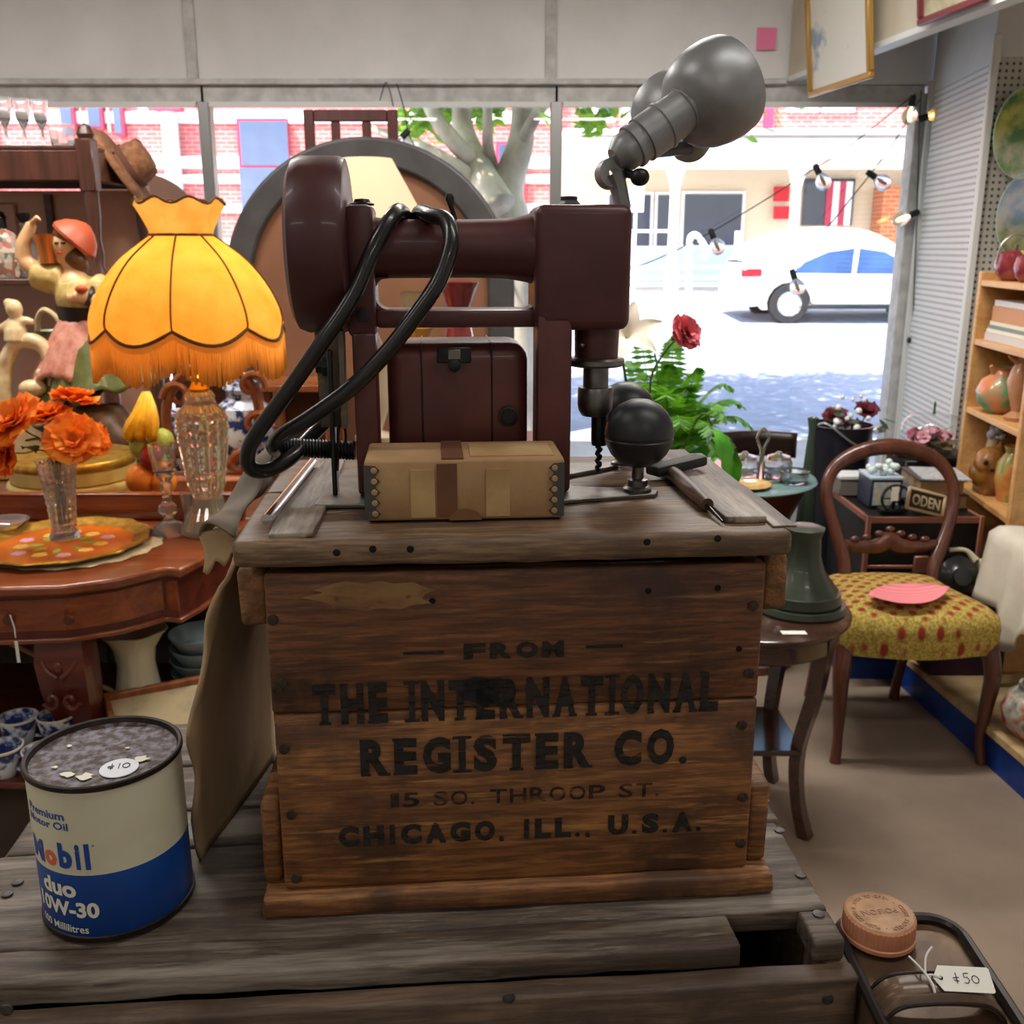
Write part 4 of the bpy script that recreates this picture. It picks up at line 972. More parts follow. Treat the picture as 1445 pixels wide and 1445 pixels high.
def tleg(x, y, s=1):
    prof = [(0, .65, .075), (.008, .58, .082), (-.002, .5, .078), (-.02, .42, .064), (-.03, .34, .05), (-.022, .2, .036), (-.012, .1, .03), (-.012, .03, .036), (-.014, .0, .036)]
    prof = [(dy, z, w_) for dy, z, w_ in prof]
    def fn(u, v):
        k = u*(len(prof)-1); i = min(int(k), len(prof)-2); f = k-i
        dy, z, w_ = (prof[i][j]*(1-f)+prof[i+1][j]*f for j in range(3))
        a = 2*pi*v; ca, sa = math.cos(a), math.sin(a); sq = 1/max(abs(ca), abs(sa))**.6
        return (x+w_*.8*ca*sq, y-dy*-1*0+(-dy)+.06+w_*.6*sa*sq-.06, z)
    l = MB().surf(fn, 24, 24, cv=True).obj('leg', m_mah2, dt, sm=60)
    for sx in (-1, 1):
        c = Vector((x+sx*.022, y-.058, .50))
        sp = [(c.x+sx*(.004+.0028*k)*math.cos(k*.75)*.8, c.y-.003+.001*k*.2, c.z-.004+(.004+.0028*k)*math.sin(k*.75)) for k in range(9)]
        MB().tube(smooth(sp, 3), .005, 8).obj('carved_scroll', m_mah2, l)
        MB().tube(smooth([(x+sx*.006, y-.056, .55), (x+sx*.024, y-.058, .565), (x+sx*.04, y-.05, .59)], 4), [.007, .006, .003], 8).obj('carved_leaf', m_mah2, l)
    MB().sphere((x, y-.056, .575), .011, sc=(1, .6, 1.4)).obj('carved_bud', m_mah2, l)
for x, y in ((-1.035, 2.15), (CX*2+1.035, 2.15), (-.78, 2.56), (CX*2+.78, 2.56)): tleg(x, y)
MB().prism([(CX-.55, 2.0), (CX+.5, 1.93), (CX+.72, 2.1), (CX+.72, 2.6), (CX-.55, 2.6)], .352, .368).obj('lower_shelf', m_mah2, dt, sm=30, bev=.003)

# ---- tray, doily
tcx, tcy = -1.12, 2.37
tag(MB().lathe([(0, .0), (.205, 0), (.208, .0015), (.2, .003), (0, .003)], 72, T((tcx+.03, tcy+.015, .7805)), wob=lambda a, z: 1+.03*math.cos(18*a)).obj('lace_doily', mat('cream_lace', (214, 200, 168), .9, col2=(190, 172, 136), sc=120)), 'cream scalloped lace doily under the orange tray', 'doily')
ty = thing('painted_tray', 'orange and gold scalloped tray painted with pink flowers', 'tray', (tcx, tcy, .784))
m_tray = mat('tray_orange', (232, 122, 26), .3, col2=(205, 98, 16), sc=6, coat=.4)
wb = lambda a, z: 1+.018*math.cos(12*a)+.006*math.cos(24*a)
MB().lathe([(0, .004), (.165, .004), (.17, .0045)], 72, T((tcx, tcy, .784))).obj('tray_floor', m_tray, ty)
MB().lathe([(.165, .0045), (.18, .008), (.2, .017), (.207, .018), (.209, .015), (.2, .008), (.17, 0), (0, 0)], 96, T((tcx, tcy, .784)), wob=wb).obj('gilt_rim', m_gold, ty)
m_pk = mat('flower_pink', (226, 168, 182), .5); m_yl = mat('flower_yellow', (240, 190, 80), .5); m_gn = mat('leaf_lime', (150, 190, 70), .5)
for i in range(11):
    a = i*2*pi/11; r = .095+.012*(i % 2); c = Vector((tcx+r*math.cos(a), tcy+r*math.sin(a), .7882))
    f = MB()
    for k in range(5): f.lathe([(.009, 0), (.007, .0012), (0, .0014)], 10, T(c+Vector((.010*math.cos(k*1.257), .010*math.sin(k*1.257), 0))))
    f.obj('painted_flower', m_pk if i % 2 else m_yl, ty)
for i in range(8):
    a = i*2*pi/8+.2; MB().lathe([(.012, 0), (.01, .0009), (0, .001)], 10, T((tcx+.062*math.cos(a), tcy+.062*math.sin(a), .7881)) @ Rz(a) @ Sc(1.6, .7, 1)).obj('painted_leaf', m_gn, ty)

# ---- crystal vase with orange flowers
VX, VY, VZ = -1.135, 2.42, .789
vz = thing('crystal_vase', 'tall cut crystal vase with flared rim on the orange tray', 'vase', (VX, VY, VZ))
def facet(a, z): return 1+(.09*math.cos(8*a+z*170)*math.cos(8*a-z*170) if .02 < z < .185 else 0)
MB().lathe([(0, 0), (.037, 0), (.038, .006), (.03, .02)]+[(.03+.014*(k/30)**1.6, .02+.17*k/30) for k in range(1, 31)]+[(.049, .2), (.0475, .2), (.037, .15), (.031, .1), (.027, .05), (.024, .022), (0, .02)], 64, T((VX, VY, VZ)), wob=facet).obj('body', m_glass, vz, sm=0)
g = NG('petal_orange'); ge = g.n('ShaderNodeNewGeometry'); g.base(g.ramp(ge.outputs['Random Per Island'], [(0, lin((238, 108, 14))), (1, lin((255, 168, 46)))])); g.set(Roughness=.7)
trn = g.n('ShaderNodeBsdfTranslucent'); trn.inputs[0].default_value = lin((255, 130, 20)); mx = g.n('ShaderNodeMixShader'); mx.inputs[0].default_value = .3
g.l(g.p.outputs[0], mx.inputs[1]); g.l(trn.outputs[0], mx.inputs[2]); g.l(mx.outputs[0], g.out.inputs[0]); m_pet = g.m
m_stem = mat('flower_stem', (70, 104, 44), .6); m_dleaf = mat('dark_leaf', (36, 62, 26), .5, col2=(58, 88, 40), sc=20)
def bloom(b, c, r, d, seed, layers=((1.0, 13, .1), (.86, 11, .5), (.66, 9, .9), (.42, 6, 1.2))):
    rn = random.Random(seed); M_ = aim(c, Vector(c)+Vector(d))
    for R_, n, tilt in layers:
        for k in range(n):
            a = 2*pi*(k+rn.random()*.5)/n; w_ = r*R_*rn.uniform(.5, .68); L_ = r*R_*rn.uniform(.9, 1.08); ph = rn.random()*6
            def fn(u, v, w_=w_, L_=L_, ph=ph):
                s = (v-.5)*2; x = L_*u; y = s*w_*(.25+.9*u**.7)*.8; z = .12*r*math.sin(u*2.4)+.05*r*math.sin(s*5+ph)*u+r*.18*s*s*u
                return (x*(1-.08*abs(s)), y, z)
            b.surf(fn, 4, 5, M_ @ T((0, 0, -r*.1)) @ Rz(a) @ Ry(-tilt+rn.uniform(-.12, .12)))
    return b
fl = [((22, 596), .075, 2.36, (-.3, -.5, .6), 'orange silk carnation hanging at the outer side of the crystal vase'), ((106, 565), .058, 2.5, (.2, .1, 1), 'orange silk flower standing highest in the crystal vase'),
      ((68, 588), .056, 2.44, (-.05, -.3, 1), 'orange silk carnation half hidden in the middle of the vase bunch'), ((104, 622), .066, 2.36, (.25, -.8, .5), 'large orange silk carnation drooping over the front of the vase rim'),
      ((10, 640), .06, 2.38, (-.5, -.6, .1), 'orange silk carnation drooping lowest at the outer edge of the bunch'), ((128, 618), .05, 2.45, (.7, -.3, .4), 'smaller orange silk flower leaning towards the fringed lamp')]
for i, ((px, py), r, Y, d, lab) in enumerate(fl):
    c = at(px, py, Y)
    f = thing('orange_flower', lab, 'flower', c, 0, 'orange silk flowers in the crystal vase')
    bloom(MB(), c, r, d, i+3).obj('bloom', m_pet, f, sm=180)
    dd = Vector(d).normalized()
    MB().tube(smooth([c-dd*.01, c-dd*.04, Vector((VX, VY, VZ+.21))+(c-Vector((VX, VY, VZ+.21)))*.12, Vector((VX+.004*i-.01, VY+.003*i-.008, VZ+.03))], 5), .0022, 6).obj('stem', m_stem, f)
    lp = Vector((VX, VY, VZ+.215))*.6+c*.4
    MB().surf(lambda u, v: (.085*u, .028*math.sin(pi*min(u*1.02, 1))*(v-.5)*1.6, .012*math.sin(u*3)+.01*abs(v-.5)), 6, 4, T(lp) @ Rz(i*1.1+.4) @ Ry(-.3)).obj('leaf', m_dleaf, f, sm=180)

# ---- fringed lamp
LX, LY = -.79, 2.5; LZ0 = .782
lampo = thing('fringed_lamp', 'lit table lamp with yellow fringed shade on a crystal base', 'table lamp', (LX, LY, LZ0))
def lz(py): return zY(py, LY)
sc_ = .00187
def dense(pr, k=4): return [tuple(Vector(a_).lerp(Vector(b_), j/k)) for a_, b_ in zip(pr, pr[1:]) for j in range(k)]+[pr[-1]]
b = MB().lathe(dense([(0, LZ0), (.07, LZ0), (.073, lz(742)), (.06, lz(728)), (.042, lz(712)), (.037, lz(700)), (.040, lz(694)), (.044, lz(688)), (.052, lz(660)), (.060, lz(625)), (.064, lz(598)), (.062, lz(588)), (.058, lz(580)), (.040, lz(570)), (.036, lz(563)), (.038, lz(558)), (.03, lz(552)), (0, lz(551))], 5), 72, T((LX, LY, 0)), wob=lambda a, z: 1+(.06*math.cos(9*a+z*110)*math.cos(9*a-z*110) if lz(690) < z < lz(590) else .012*math.cos(24*a)))
b.obj('crystal_body', m_amber, lampo, sm=0)
MB().lathe([(.024, lz(553)), (.026, lz(548)), (.02, lz(543)), (.016, lz(538)), (.022, lz(532)), (.012, lz(528)), (.008, lz(500)), (.012, lz(470)), (0, lz(468))], 20, T((LX, LY, 0))).obj('brass_neck', m_brass, lampo)
MB().lathe([(0, lz(500)), (.018, lz(490)), (.028, lz(465)), (.026, lz(450)), (.012, lz(435)), (0, lz(430))], 16, T((LX, LY, 0))).obj('bulb', mat('lamp_bulb', (255, 240, 210), .4, emit=(255, 214, 150), es=14), lampo)
g = NG('parchment_shade'); tl = g.n('ShaderNodeBsdfTranslucent'); df = g.n('ShaderNodeBsdfDiffuse'); mxs = g.n('ShaderNodeMixShader')
cc_ = g.ramp(g.noise(g.co((1, 1, 1)), 14, 6), [(.3, lin((226, 160, 62))), (.7, lin((240, 184, 92)))])
g.l(cc_, tl.inputs[0]); g.l(cc_, df.inputs[0]); mxs.inputs[0].default_value = .55; g.l(df.outputs[0], mxs.inputs[1]); g.l(tl.outputs[0], mxs.inputs[2]); g.l(mxs.outputs[0], g.out.inputs[0]); m_shade = g.m
NP = 8; SX = LX-.012; A0 = R(-90+8)
prof = smooth([(.072, lz(332), 0), (.105, lz(346), 0), (.15, lz(368), 0), (.19, lz(398), 0), (.218, lz(430), 0), (.226, lz(452), 0), (.222, lz(466), 0)], 3)
def panel_pt(k, u, v, out=0):
    a0 = A0+k*2*pi/NP; a = a0+v*2*pi/NP; q = prof[int(u*(len(prof)-1)+.5)]
    dr_ = 1+.035*math.sin(pi*v)*u; r = (q.x+out)*dr_; z = q.y
    if u > .8: z -= (u-.8)/.2*.034*math.sin(pi*v)-(u-.8)/.2*.014
    return (SX+r*math.cos(a), LY+r*math.sin(a), z)
sh = None
for k in range(NP):
    MB().surf(lambda u, v, k=k: panel_pt(k, u, v), len(prof)-1, 10).obj('shade_panel', m_shade, lampo, sm=180)
m_trimb = mat('shade_braid', (92, 62, 28), .9)
for k in range(NP): MB().tube([panel_pt(k, i/18, 0, .002) for i in range(19)], .0024, 6).obj('rib_braid', m_trimb, lampo)
MB().tube([panel_pt(k, 1, j/10, .003) for k in range(NP) for j in range(10)], .0042, 6, closed=True).obj('edge_braid', m_trimb, lampo)
def collar(u, v):
    a = A0+v*2*pi; r = .07+.004*math.sin(u*3)+.034*u**1.6+.004*math.cos(NP*(a-A0)); z = lz(332)+(lz(284)-lz(332))*u*(1-.10*u*math.cos(NP*(a-A0)))
    return (SX+r*math.cos(a), LY+r*math.sin(a), z)
MB().surf(collar, 8, 64, cv=True).obj('collar', m_shade, lampo, sm=180)
MB().tube([collar(1, j/64) for j in range(64)], .003, 6, closed=True).obj('collar_braid', m_trimb, lampo)
MB().tube([(SX+.073*math.cos(j*pi/16), LY+.073*math.sin(j*pi/16), lz(332)) for j in range(32)], .004, 6, closed=True).obj('waist_braid', m_trimb, lampo)
g = NG('silk_fringe'); tl = g.n('ShaderNodeBsdfTranslucent'); tl.inputs[0].default_value = lin((255, 214, 130)); df = g.n('ShaderNodeBsdfDiffuse'); df.inputs[0].default_value = lin((246, 190, 90))
mxs = g.n('ShaderNodeMixShader'); mxs.inputs[0].default_value = .5; g.l(df.outputs[0], mxs.inputs[1]); g.l(tl.outputs[0], mxs.inputs[2]); g.l(mxs.outputs[0], g.out.inputs[0]); m_fr = g.m
b = MB(); rn = random.Random(1)
for k in range(NP):
    for j in range(34):
        v = j/34; p = Vector(panel_pt(k, 1, v, .001)); ln = .088+rn.uniform(-.004, .004)+.006*math.sin(pi*v); dx = rn.uniform(-.0015, .0015)
        b.tube([p, p+Vector((dx, dx, -ln*.5)), p+Vector((2*dx, dx, -ln))], .0031, 4)
o = b.obj('fringe', m_fr, lampo, sm=180); o['kind'] = 'stuff'
MB().surf(lambda u, v: (lambda k, w_: tuple(Vector(panel_pt(k, 1, w_, .004))+Vector((0, 0, -.018*u))))(int(v*NP*.99999) % NP, (v*NP*.99999) % 1), 2, 80).obj('fringe_heading', m_fr, lampo, sm=180)
pl_ = bpy.data.lights.new('lamp_glow', 'POINT'); pl_.energy = 2.7; pl_.color = (1, .72, .36); pl_.shadow_soft_size = .035
po_ = bpy.data.objects.new('lamp_glow', pl_); COL.objects.link(po_); po_.location = (LX, LY, lz(415))

# ---- candlestick, tumbler, small dish
def lth(name, label, cat, prof, loc, m, n=28, wob=None, group=None, sm=35):
    o = MB().lathe(prof, n, T(loc), wob=wob).obj(name, m, sm=sm, loc=loc); return tag(o, label, cat, group)
cpt = onz(240, 752, .7815); czz = lambda py: zY(py, cpt.y)-.7815
cs = thing('crystal_candlestick', 'clear crystal candlestick with octagonal foot beside the fringed lamp', 'candlestick', (cpt.x, cpt.y, .7815))
MB().lathe([(0, 0), (.052, 0), (.053, .006), (.035, .022), (.015, .035), (.013, .045), (.026, .06), (.024, .072), (.013, .084), (.014, .11), (.017, .135), (.014, .14), (.024, .155), (.02, .16)], 8, T(cpt)).obj('stem', m_glass, cs, sm=20)
MB().lathe([(.016, .158), (.028, .165), (.03, .19), (.034, .215), (.036, .235), (.031, .235), (.028, .2), (.02, .17), (0, .168)], 16, T(cpt)).obj('cup', m_glass, cs, sm=25)
p = onz(272, 745, .7815)
lth('shot_glass', 'small clear straight sided glass between candlestick and lamp', 'glass', [(0, 0), (.021, 0), (.022, .012), (.022, .05), (.027, .1), (.025, .1), (.02, .05), (.02, .016), (0, .014)], p, m_glass, 10)
p = onz(8, 752, .7815)
lth('glass_dish', 'small clear cut glass dish behind the orange tray', 'dish', [(0, 0), (.03, 0), (.05, .02), (.062, .035), (.058, .035), (.045, .02), (.028, .008), (0, .007)], p, m_glass, 24)

# ---- added cabinet, black for the dark under the table; things stand on it
cb = thing('added_dark_cabinet', 'added low black cabinet standing in for the dark behind the half round table', 'cabinet', (-1.45, 3.1, 0))
MB().box((-1.45, 3.1, .37), (1.75, .8, .74), bev=.006).obj('body', m_black, cb)
MB().box((-1.45, 3.1, .755), (1.79, .84, .028), bev=.004).obj('cabinet_top', m_brn, cb)
for i in range(3): 
    d = MB().box((-2.03+i*.58, 2.695, .38), (.54, .014, .64), bev=.004).obj('door', m_black, cb); MB().sphere((-1.8+i*.58, 2.68, .4), .012).obj('knob', m_brass, d)
CT = .77
m_tinc = mat('cake_tin_cream', (226, 196, 118), .35, col2=(206, 172, 92), sc=7, coat=.3)
tp0 = Vector((xY(108, 690, 2.9), 2.9, CT))
for i, lab in enumerate(('round cream cake tin at the bottom of the stack of two', 'round cream cake tin with gilt lid on top of the stack of two')):
    z0 = CT+i*.069
    tn = thing('cake_tin', lab, 'tin', (tp0.x, tp0.y, z0), 0, 'stacked round cake tins')
    r = .182-.006*i
    MB().lathe([(0, z0), (r-.004, z0), (r, z0+.004), (r, z0+.05)], 56, T((tp0.x, tp0.y, 0))).obj('tin_wall', m_tinc, tn)
    MB().lathe([(r+.002, z0+.042), (r+.005, z0+.048), (r+.005, z0+.06), (r, z0+.067), (r*.93, z0+.068), (0, z0+.068)], 56, T((tp0.x, tp0.y, 0))).obj('tin_lid', m_gold if i else m_tinc, tn)
# fruit ornament
fx = Vector((xY(222, 690, 2.8), 2.79, CT)); fo = thing('fruit_ornament', 'glazed ceramic fruit pile with bananas on top behind the candlestick', 'ornament', fx)
m_ban = mat('banana_yellow', (236, 190, 40), .35, col2=(214, 150, 26), sc=30); m_org = mat('fruit_orange', (226, 130, 40), .35); m_red2 = mat('fruit_red', (150, 36, 34), .3); m_grn = mat('fruit_green', (150, 160, 60), .4)
MB().lathe([(0, CT), (.075, CT), (.078, CT+.01), (.06, CT+.02), (.05, CT+.03), (0, CT+.03)], 24, T((fx.x, fx.y, 0))).obj('plinth', m_porc, fo)
for (dx, dy, pz, r, m) in ((-.03, -.03, 672, .042, m_org), (.035, -.03, 676, .036, m_org), (.0, .03, 668, .045, m_grn), (.01, -.035, 640, .034, m_red2), (-.025, -.01, 628, .035, m_grn), (.03, .0, 622, .034, m_grn)):
    MB().sphere((fx.x+dx, fx.y+dy, zY(pz, 2.8)), r, sc=(1, 1, 1.12)).obj('fruit', m, fo)
for k, (dx, lean) in enumerate(((-.03, -.35), (0, -.1), (.03, .2))):
    z0, z1 = zY(628, 2.8), zY(552, 2.8)
    MB().tube(smooth([(fx.x+dx-.02, fx.y-.03, z0+.02), (fx.x+dx-.012, fx.y-.045, z0+.05), (fx.x+dx*.6+.004, fx.y-.04, z0+.1), (fx.x+dx*.2+.002, fx.y-.01, z1)], 4), [.006, .02, .022, .016, .006], 8).obj('banana', m_ban, fo)

# ---- lady figurine
FY = 3.25
def fp(px, py, dy=0): return at(px, py, FY+dy)
fb_ = Vector((xY(150, 650, FY), FY, CT))
lady = thing('lady_figurine', 'large painted ceramic lady with raised arm drinking from a copper cup', 'figurine', fb_)
m_skin = mat('figurine_skin', (226, 176, 124), .4, coat=.2); m_blo = mat('figurine_blouse', (206, 178, 110), .45, col2=(176, 146, 80), sc=40, bump=.3, bsc=60)
m_bod = mat('figurine_bodice', (34, 22, 26), .4); m_apr = mat('figurine_apron', (222, 160, 138), .4, col2=(190, 116, 96), sc=30); m_ovr = mat('figurine_green', (112, 112, 56), .4, col2=(78, 82, 36), sc=18)
m_hair = mat('figurine_hair', (112, 70, 36), .5, col2=(78, 46, 22), sc=90); m_rock = mat('figurine_rock', (122, 84, 48), .45, col2=(70, 44, 24), sc=16, bump=.5, bsc=30)
b = MB()
b.tube([fp(120, 500), fp(117, 455), fp(115, 425), fp(104, 395), fp(102, 380)], [.075, .06, .07, .05, .026], 12)
b.tube([fp(102, 390), fp(98, 372), fp(92, 358)], [.026, .024, .03], 10)
b.sphere(fp(92, 346), .046, n=16, k=12, sc=(.92, 1, 1.15)); b.sphere(fp(80, 352, -.012), .012, sc=(1.2, .8, .8)); b.sphere(fp(85, 365, -.01), .018)
b.tube([fp(88, 395), fp(62, 388), fp(33, 368)], [.036, .032, .026], 10); b.tube([fp(33, 368), fp(33, 345), fp(45, 315)], [.026, .025, .017], 10)
b.tube([fp(130, 400), fp(152, 425), fp(166, 436)], [.036, .034, .028], 10); b.tube([fp(166, 436), fp(150, 430, -.04), fp(120, 420, -.07), fp(104, 418, -.075)], [.028, .026, .02, .016], 10)
for k in range(4): b.tube([fp(46, 313, -.006*k), fp(52, 308-k, -.008*k), fp(58, 312, -.009*k)], [.008, .007, .005], 6); b.tube([fp(105, 417+k*1.8, -.075), fp(99, 417+k*2.2, -.078), fp(93, 415+k*2.4, -.076)], [.008, .007, .005], 6)
remesh(b.obj('body', m_skin, lady, sm=180), .006, 4)
b = MB()
b.tube([fp(116, 438), fp(112, 415), fp(104, 396)], [.068, .076, .055], 14); b.tube([fp(92, 395), fp(72, 392), fp(48, 386)], [.044, .052, .046], 12); b.tube([fp(128, 398), fp(146, 415), fp(158, 428)], [.044, .055, .05], 12)
remesh(b.obj('blouse', m_blo, lady, sm=180), .008, 4)
MB().tube([fp(118, 468), fp(116, 450), fp(115, 432)], [.066, .07, .079], 16).obj('bodice', m_bod, lady, sm=60)
MB().tube(smooth([fp(122, 432, -.08), fp(128, 415, -.07), fp(132, 402, -.02), fp(128, 398, .03)], 4), .009, 6).obj('strap', m_bod, lady)
MB().sphere(fp(115, 408, -.085), .016, sc=(1.3, .7, .8)).obj('corsage', mat('corsage_red', (190, 80, 40), .5), lady)
def skirt(u, v):
    a = 2*pi*v; c = fp(118, 455).lerp(fp(136, 556), u); r = .055+.13*u**.85; r *= 1+.1*u*math.cos(9*a)+.05*u*math.sin(4*a+1)
    return (c.x+r*math.cos(a)*1.0, c.y+r*math.sin(a)*.8, c.z+.016*u*math.sin(9*a)+.05*u*u*math.cos(a))
MB().surf(skirt, 14, 72, cv=True).obj('overskirt', m_ovr, lady, sm=180, solid=.008)
def apron(u, v):
    a = R(195)+R(110)*v; c = fp(117, 450).lerp(fp(112, 530), u); r = .066+.07*u**.9; r *= 1+.05*u*math.cos(14*v*3)
    return (c.x+r*math.cos(a), c.y+r*math.sin(a)*.85-.006, c.z-.01*math.sin(v*9)*u)
MB().surf(apron, 10, 30).obj('apron', m_apr, lady, sm=180, solid=.008)
b = MB()
for k in range(9):
    a = k*.9; b.sphere(fp(100+6*math.cos(a)+.9*k, 338+5*k, .01+.02*math.sin(a)), .028, sc=(1, 1, 1.1))
b.sphere(fp(97, 334, .008), .05, sc=(1, 1.05, .8)); remesh(b.obj('hair', m_hair, lady, sm=180), .007, 2)
MB().lathe([(.075, -.01), (.078, .0), (.06, .03), (.035, .05), (.01, .062), (0, .062)], 20, aim(fp(106, 338, .02), fp(124, 318, .03))).obj('hat', mat('figurine_hat', (184, 84, 50), .45), lady)
MB().lathe([(0, 0), (.026, 0), (.028, .02), (.034, .085), (.036, .09), (.032, .09), (.026, .03), (0, .02)], 20, aim(fp(69, 372, -.02), fp(63, 330, -.02))).obj('cup', mat('copper', (206, 124, 60), .3, .7), lady)
for dx in (0, 9): MB().sphere(fp(80+dx, 343, -.043+.0*dx), .006, sc=(1.4, .6, .7)).obj('eye', m_bod, lady)
MB().sphere(fp(84, 357, -.043), .006, sc=(1.4, .7, .7)).obj('lips', mat('lip_red', (170, 40, 36), .4), lady)
b = MB()
rn = random.Random(9)
z_b = CT
for k in range(16): b.sphere((fb_.x+rn.uniform(-.09, .1), FY+rn.uniform(-.08, .08), z_b+rn.uniform(.04, .24)), rn.uniform(.05, .085))
b.box((fb_.x, FY, z_b+.02), (.3, .22, .04)); remesh(b.obj('rock', m_rock, lady, sm=180), .014, 2)

# ---- ivory arch figurine
AY = 3.2; ax_ = at(40, 560, AY); ar = thing('ivory_arch_figurine', 'ivory porcelain archway ornament with a small figure on top and bird below', 'figurine', (ax_.x, AY, CT))
m_iv = mat('ivory_porcelain', (232, 206, 160), .3, col2=(206, 174, 126), sc=26, coat=.3, bump=.2, bsc=40)
def ap(px, py, dy=0): return at(px, py, AY+dy)
a0_ = ap(2, 640); a0_.z = CT; a1_ = ap(80, 640); a1_.z = CT
b = MB().tube(smooth([a0_, ap(4, 560), ap(8, 515), ap(22, 486), ap(40, 480), ap(62, 490), ap(76, 520), ap(80, 560), a1_], 5), [.035, .03, .026, .024, .026, .024, .026, .03, .036], 12)
b.box((ap(40, 600).x, AY, CT+.02), (.24, .13, .04)); b.box((ap(40, 600).x, AY, CT+.12), (.12, .09, .2)); b.jitter(.004, 30)
remesh(b.obj('arch', m_iv, ar, sm=180), .006, 3)
b = MB().tube([ap(24, 482), ap(22, 465), ap(20, 448)], [.04, .034, .016], 10); b.sphere(ap(20, 436), .026, sc=(1, 1, 1.2)); b.tube([ap(16, 455), ap(4, 462), ap(-6, 468)], [.016, .013, .01], 8); b.tube([ap(26, 455), ap(38, 452), ap(48, 455)], [.016, .013, .01], 8); b.sphere(ap(12, 428), .016)
remesh(b.obj('figure', m_iv, ar, sm=180), .005, 3)
b = MB().sphere(ap(46, 548, -.03), .032, sc=(1.4, 1, .9)); b.tube([ap(54, 540, -.03), ap(56, 530, -.03)], [.016, .011], 8); b.sphere(ap(56, 526, -.03), .014); b.tube([ap(38, 550, -.03), ap(30, 556, -.03)], [.018, .006], 8)
remesh(b.obj('bird', m_iv, ar, sm=180), .005, 3)
JY = 3.42; jb = at(78, 520, JY); jb.z = CT
jg = thing('green_jug', 'grey green china jug with curled handle behind the ivory arch', 'jug', jb)
MB().lathe([(0, 0), (.06, 0), (.075, .05), (.085, .14), (.078, .24), (.05, .33), (.04, .4), (.05, .45), (.055, .46), (.05, .455), (.035, .4), (0, .38)], 28, T(jb)).obj('body', mat('jug_glaze', (150, 150, 118), .25, col2=(112, 118, 86), sc=14), jg)
MB().tube(smooth([jb+Vector((-.045, 0, .44)), jb+Vector((-.03, -.02, .5)), jb+Vector((.0, -.03, .53)), jb+Vector((.04, -.03, .5)), jb+Vector((.06, -.02, .42)), jb+Vector((.05, 0, .36))], 4), .009, 8).obj('handle', m_iv, jg)

# ---- tall whatnot stand with mirror-polished back, bottles, glasses and hat
WX, WY0, WY1 = -1.435, 3.55, 4.02
wh = thing('whatnot_shelf', 'tall dark wooden display stand with turned posts and panelled back', 'shelf stand', (-2.1, 3.78, 0))
m_wn = wood('whatnot_wood', (58, 30, 22), (92, 52, 38), 'z', .6, .35, .06, coat=.3); m_wb = mat('whatnot_panel', (224, 170, 144), .3, col2=(200, 144, 118), sc=3, coat=.4)
def post(x, y):
    z1 = 1.86; q = MB().lathe([(.028, .77), (.028, 1.0), (.018, 1.02), (.028, 1.05), (.02, 1.1), (.02, 1.3), (.03, 1.33), (.03, 1.42), (.018, 1.44), (.024, 1.48), (.017, 1.53), (.024, 1.6), (.026, 1.69)], 14, T((x, y, 0)))
    q.box((x, y, 1.77), (.055, .055, .17), bev=.004); q.lathe([(.024, 1.855), (.03, 1.87), (.02, 1.895), (0, 1.905)], 12, T((x, y, 0))); return q.obj('post', m_wn, wh)
WL = -2.75
for x in (WX, WL):
    for y in (WY0, WY1): post(x, y)
for y in (WY0, WY1): MB().box(((WX+WL)/2, y, 1.77), (WX-WL, .03, .1), bev=.004).obj('top_rail', m_wn, wh)
MB().box((WX, 3.785, 1.77), (.03, .44, .1), bev=.004).obj('side_rail', m_brn, wh)
MB().box(((WX+WL)/2, 3.785, 1.827), (WX-WL+.02, .5, .014), bev=.003).obj('top_shelf', m_wn, wh)
MB().box(((WX+WL)/2, 3.785, 1.385), (WX-WL+.02, .5, .022), bev=.003).obj('shelf', m_wn, wh)
MB().box(((WX+WL)/2, 4.05, 1.24), (WX-WL, .02, .95), bev=.002).obj('back_panel', m_wb, wh)
MB().box(((WX+WL)/2, 3.785, .4), (WX-WL+.05, .5, .8), bev=.003).obj('base', m_wn, wh)
MB().box((-1.8, 4.033, 1.57), (.03, .02, .26), bev=.003).obj('panel_stile', m_brn, wh)
MB().box((-2.14, 4.033, 1.57), (.42, .016, .2), bev=.006).obj('raised_panel', m_wb, wh)
gz_ = 1.835
def goblet(b, loc):
    return b.lathe([(0, 0), (.03, 0), (.031, .002), (.006, .008), (.0045, .06), (.008, .068), (.02, .09), (.027, .13), (.028, .16), (.0265, .16), (.025, .13), (.017, .093), (0, .08)], 20, T(loc))
for i, (px, lab) in enumerate(((14, 'stemmed crystal goblet furthest from the hat on the display stand'), (34, 'stemmed crystal goblet in the middle of the row on the display stand'), (54, 'stemmed crystal goblet beside the crystal bowl on the display stand'))):
    p = at(px, 200, 3.64); lc_ = Vector((p.x, 3.62+.03*i, gz_)); tag(goblet(MB(), lc_).obj('goblet', m_glass, loc=lc_), lab, 'wine glass', 'crystal goblets on the display stand')
p = at(89, 200, 3.65); lth('crystal_bowl', 'square sided cut crystal bowl on top of the display stand', 'bowl', [(0, 0), (.036, 0), (.04, .01), (.043, .075), (.04, .075), (.036, .014), (0, .012)], Vector((p.x, 3.65, gz_)), m_glass, 8, wob=lambda a, z: 1+.03*math.cos(16*a), sm=20)
sz = 1.397
p = at(9, 380, 3.62); q = thing('floral_bottle', 'square shouldered bottle with red floral pattern and black stopper', 'bottle', (p.x, 3.62, sz))
g = NG('floral_china'); vo = g.n('ShaderNodeTexVoronoi'); g.l(g.co((1, 1, 1)), vo.inputs[0]); vo.inputs['Scale'].default_value = 55
